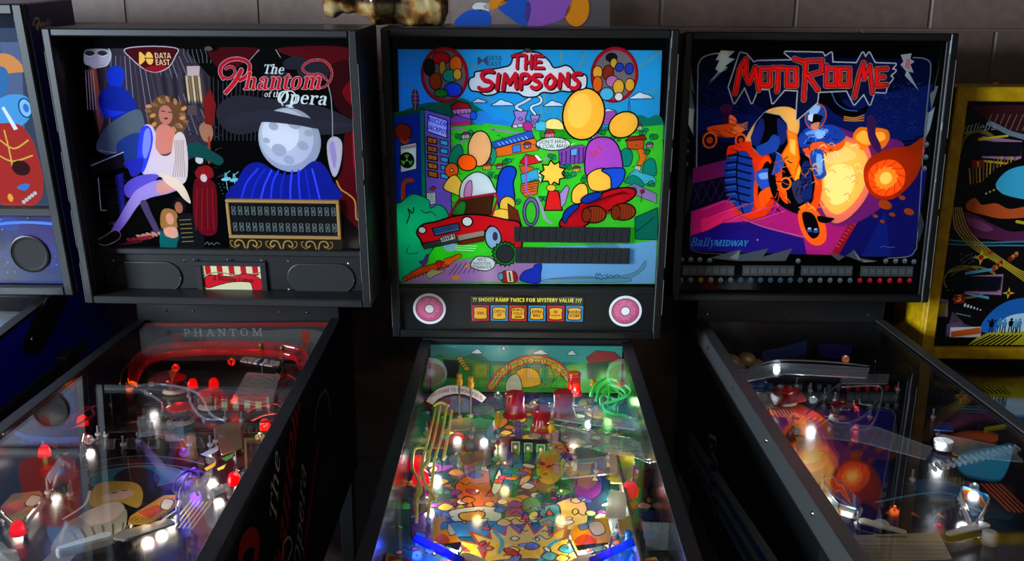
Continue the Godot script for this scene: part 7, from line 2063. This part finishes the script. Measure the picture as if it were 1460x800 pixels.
func machine_far_right() -> void:
	var m := thing("pinball_machine", "yellow framed pinball machine at the right edge with unlit dark space art", "pinball machine", Vector3(1.5, 0, 0.45), 0, "row of pinball machines")
	var yellow := mat("worn yellow paint", Color(0.84, 0.66, 0.01), 0.45, 0.0, {"uv1_triplanar": true, "uv1_scale": Vector3(4, 4, 4), "albedo_texture": noise("worn", 0.012, Color(0.78, 0.76, 0.7), Color.WHITE)})
	var f := head(m, Transform3D(Vector3(1,0,0),Vector3(0,0.9997,0.0262),Vector3(0,-0.0262,0.9997),Vector3(1.501,1.7953,-0.2036)), 0.70, 0.775, 0.22, Rect2(-0.322,-0.742,0.644,0.712), 0.02, art_far_right(), false, {"paint": yellow, "frame": yellow, "frame_width": 0.034, "frame_top": 0.038})
	for q in [[Vector3(-0.2981,-0.1475,-0.016), Vector3(-0.1445,-0.1867,-0.016)], [Vector3(-0.2941,-0.5298,-0.016), Vector3(-0.1444,-0.57,-0.016)]]:
		var r := Rect2(minf(q[0].x, q[1].x), q[1].y, absf(q[1].x - q[0].x), q[0].y - q[1].y)
		part(m, "score_display", prism(rect_of(r), -0.02, -0.017, 0), mat("dark blue window glass", Color(0.03, 0.05, 0.09), 0.1), f)
	part(m, "top_knob", turned([Vector2(0, 0.008), Vector2(0.008, 0.007), Vector2(0.01, 0.003), Vector2(0.01, 0)], 14), yellow, f * at(Vector3(-0.1742,0,-0.1421)))
	var k := cabinet(m, Transform3D(Vector3(1,0,0),Vector3(0,0.9976,0.0698),Vector3(0,-0.0698,0.9976),Vector3(1.501,1,-0.26)), 0.56, 0.25, {"paint": yellow, "neck": 0.015})
	field_plain(m, Transform3D(Vector3(1,0,0),Vector3(0,0.9991,0.0418),Vector3(0,-0.0418,0.9991),Vector3(1.501,0.8999,-0.262)), k, 0.56)


# ---------------------------------------------------------------- loose things

func loose_things() -> void:
	var top := Transform3D(Vector3(1,0,0),Vector3(0,0.996,0.0896),Vector3(0,-0.0896,0.996),Vector3(0,1.93,0))
	# clear sheet with plain coloured patches
	var s := thing("acrylic_sheet", "clear acrylic sheet with blue, violet and yellow patches standing on the middle machine", "sheet", top * Vector3(0.0, 0.0, -0.08))
	var back := s.transform.affine_inverse() * top
	part(s, "clear_panel", prism(xy([Vector3(-0.1976,0.002,-0.08),Vector3(0.2006,0.0018,-0.08),Vector3(0.1966,0.1805,-0.08),Vector3(-0.1972,0.1817,-0.08)]), -0.083, -0.079, 0), clear("acrylic panel", Color(0.9, 0.92, 0.95), 0.02, 0.06), back)
	for q in [["blue_patch", Color(0.05, 0.25, 0.58), [Vector3(-0.1861,0.0031,-0.08), Vector3(-0.1752,0.0269,-0.08), Vector3(-0.1468,0.0405,-0.08), Vector3(-0.1047,0.0374,-0.08), Vector3(-0.103,0.0036,-0.08)]], ["blue_patch", Color(0.05, 0.25, 0.58), [Vector3(-0.0801,0.0476,-0.08), Vector3(-0.0521,0.0678,-0.08), Vector3(0.0005,0.0581,-0.08), Vector3(-0.0094,0.0042,-0.08), Vector3(-0.0483,0.0209,-0.08)]], ["violet_patch", Color(0.45, 0.25, 0.55), [Vector3(0.0003,0.0748,-0.08), Vector3(0.0981,0.0754,-0.08), Vector3(0.0923,0.0285,-0.08), Vector3(0.0435,0.0062,-0.08), Vector3(-0.0059,0.0025,-0.08)]], ["yellow_patch", Color(0.72, 0.42, 0.02), [Vector3(0.0886,0.0352,-0.08), Vector3(0.1121,0.0721,-0.08), Vector3(0.1438,0.0656,-0.08), Vector3(0.1451,0.0254,-0.08), Vector3(0.1212,0.0016,-0.08), Vector3(0.0963,0.0116,-0.08)]], ["yellow_patch", Color(0.72, 0.42, 0.02), [Vector3(-0.1152,0.0508,-0.08), Vector3(-0.0696,0.0744,-0.08), Vector3(-0.0556,0.0611,-0.08), Vector3(-0.0976,0.0408,-0.08)]], ["white_patch", Color(0.7, 0.7, 0.68), [Vector3(-0.1433,0.0439,-0.08), Vector3(-0.1327,0.0574,-0.08), Vector3(-0.1011,0.0542,-0.08), Vector3(-0.1047,0.0374,-0.08)]]]:
		part(s, q[0], prism(flat_smooth(q[2]), -0.0788, -0.0775, 0), mat("sticker " + str(q[1]), q[1], 0.35), back)
	# glazed brown and cream sculpture lying over the left corner of the middle head
	var st := start(true)
	var n := FastNoiseLite.new()
	n.seed = 4
	n.frequency = 9.0
	var rings := []
	var prof := [[456, 4, 8], [462, 2, 22], [474, 0, 29], [490, -2, 26], [505, -4, 23], [520, -2, 27], [534, 2, 34], [548, 4, 32], [566, 0, 36], [590, -4, 42], [612, -2, 40], [630, 2, 36], [639, 4, 20]]
	var cols := 28
	for i in 61:
		var t := i / 60.0 * (prof.size() - 1)
		var a: Array = prof[mini(int(t), prof.size() - 1)]
		var b: Array = prof[mini(int(t) + 1, prof.size() - 1)]
		var u := smoothstep(0, 1, t - int(t))
		var x := lerpf(a[0], b[0], t - int(t))
		var y := lerpf(a[1], b[1], u)
		var r := lerpf(a[2], b[2], u) / 560.0
		var o := Vector3((x - 757.0) / 568.0, 0.066 - y / 568.0, -0.13)
		var ring := []
		for k in cols:
			var g := k * TAU / cols
			var d := Vector3(0, cos(g), sin(g) * 0.85)
			var p := o + d * r
			p += d * n.get_noise_3dv(p) * 0.02
			p.y = maxf(p.y, 0.001) if x > 543 else p.y
			ring.append(p)
		rings.append(ring)
	for i in 60:
		for k in cols:
			var l := (k + 1) % cols
			var mid: Vector3 = (rings[i][0] + rings[i][cols / 2]) / 2
			quad(st, rings[i][k], rings[i][l], rings[i + 1][l], rings[i + 1][k], rings[i][k] - mid)
	for e in [0, 60]:
		for k in range(1, cols - 1):
			tri(st, rings[e][0], rings[e][k], rings[e][k + 1], Vector3(-1 if e == 0 else 1, 0, 0))
	var glaze := noise("glaze", 0.006, Color.BLACK, Color.WHITE)
	var g := Gradient.new()
	g.offsets = PackedFloat32Array([0.0, 0.42, 0.52, 0.62, 0.75, 1.0])
	g.colors = PackedColorArray([Color(0.03, 0.02, 0.015), Color(0.07, 0.045, 0.025), Color(0.25, 0.13, 0.05), Color(0.55, 0.36, 0.16), Color(0.72, 0.62, 0.4), Color(0.8, 0.75, 0.62)])
	glaze.color_ramp = g
	var sc := thing("glazed_sculpture", "glossy brown and cream glazed lump lying on the corner of the middle machine", "sculpture", top * Vector3(-0.3, 0, -0.13))
	part(sc, "glazed_body", done(st), mat("brown glaze", Color.WHITE, 0.12, 0.0, {"uv1_triplanar": true, "uv1_scale": Vector3(3, 3, 3), "uv1_offset": Vector3(0.3, 0.1, 0.2), "albedo_texture": glaze, "clearcoat_enabled": true, "clearcoat": 1.0, "clearcoat_roughness": 0.05}), sc.transform.affine_inverse() * top)
	# loom of old cables between the two machines on the left
	var kx := Transform3D(Vector3(1,0,0),Vector3(0,0.9903,0.1392),Vector3(0,-0.1392,0.9903),Vector3(-1.56,1.232,-0.08))
	var w := thing("cable_bundle", "dusty bundle of cables with a grey plug hanging beside the blue cabinet", "cables", kx * Vector3(0.3, -0.1, 0.3))
	var base := w.transform.affine_inverse() * kx
	var line := [Vector3(0.3,-0.1455,0.4552),Vector3(0.3,-0.157,0.3723),Vector3(0.3,-0.1635,0.2931),Vector3(0.3,-0.1643,0.2265),Vector3(0.3,-0.1724,0.166),Vector3(0.3,-0.1773,0.1009),Vector3(0.3,-0.179,0.0307),Vector3(0.3,-0.1769,-0.0449)]
	var cable := mat("dusty cable", Color(0.1, 0.1, 0.095), 0.7)
	for i in 9:
		var p := []
		for j in line.size():
			var v: Vector3 = line[j]
			p.append(v + Vector3(absf(sin(i * 2.1 + j)) * 0.012, sin(i * 1.3 + j * 0.9) * 0.014, cos(i * 1.7 + j * 1.1) * 0.012))
		part(w, "cable", tube(p, 0.0032, 6), cable, base)
	var c0 := Vector3(0.305,-0.1697,0.0576)
	part(w, "plug", box(c0 + Vector3(-0.014, -0.02, -0.03), c0 + Vector3(0.016, 0.02, 0.03), 0.004), mat("grey plug plastic", Color(0.16, 0.16, 0.16), 0.5), base)
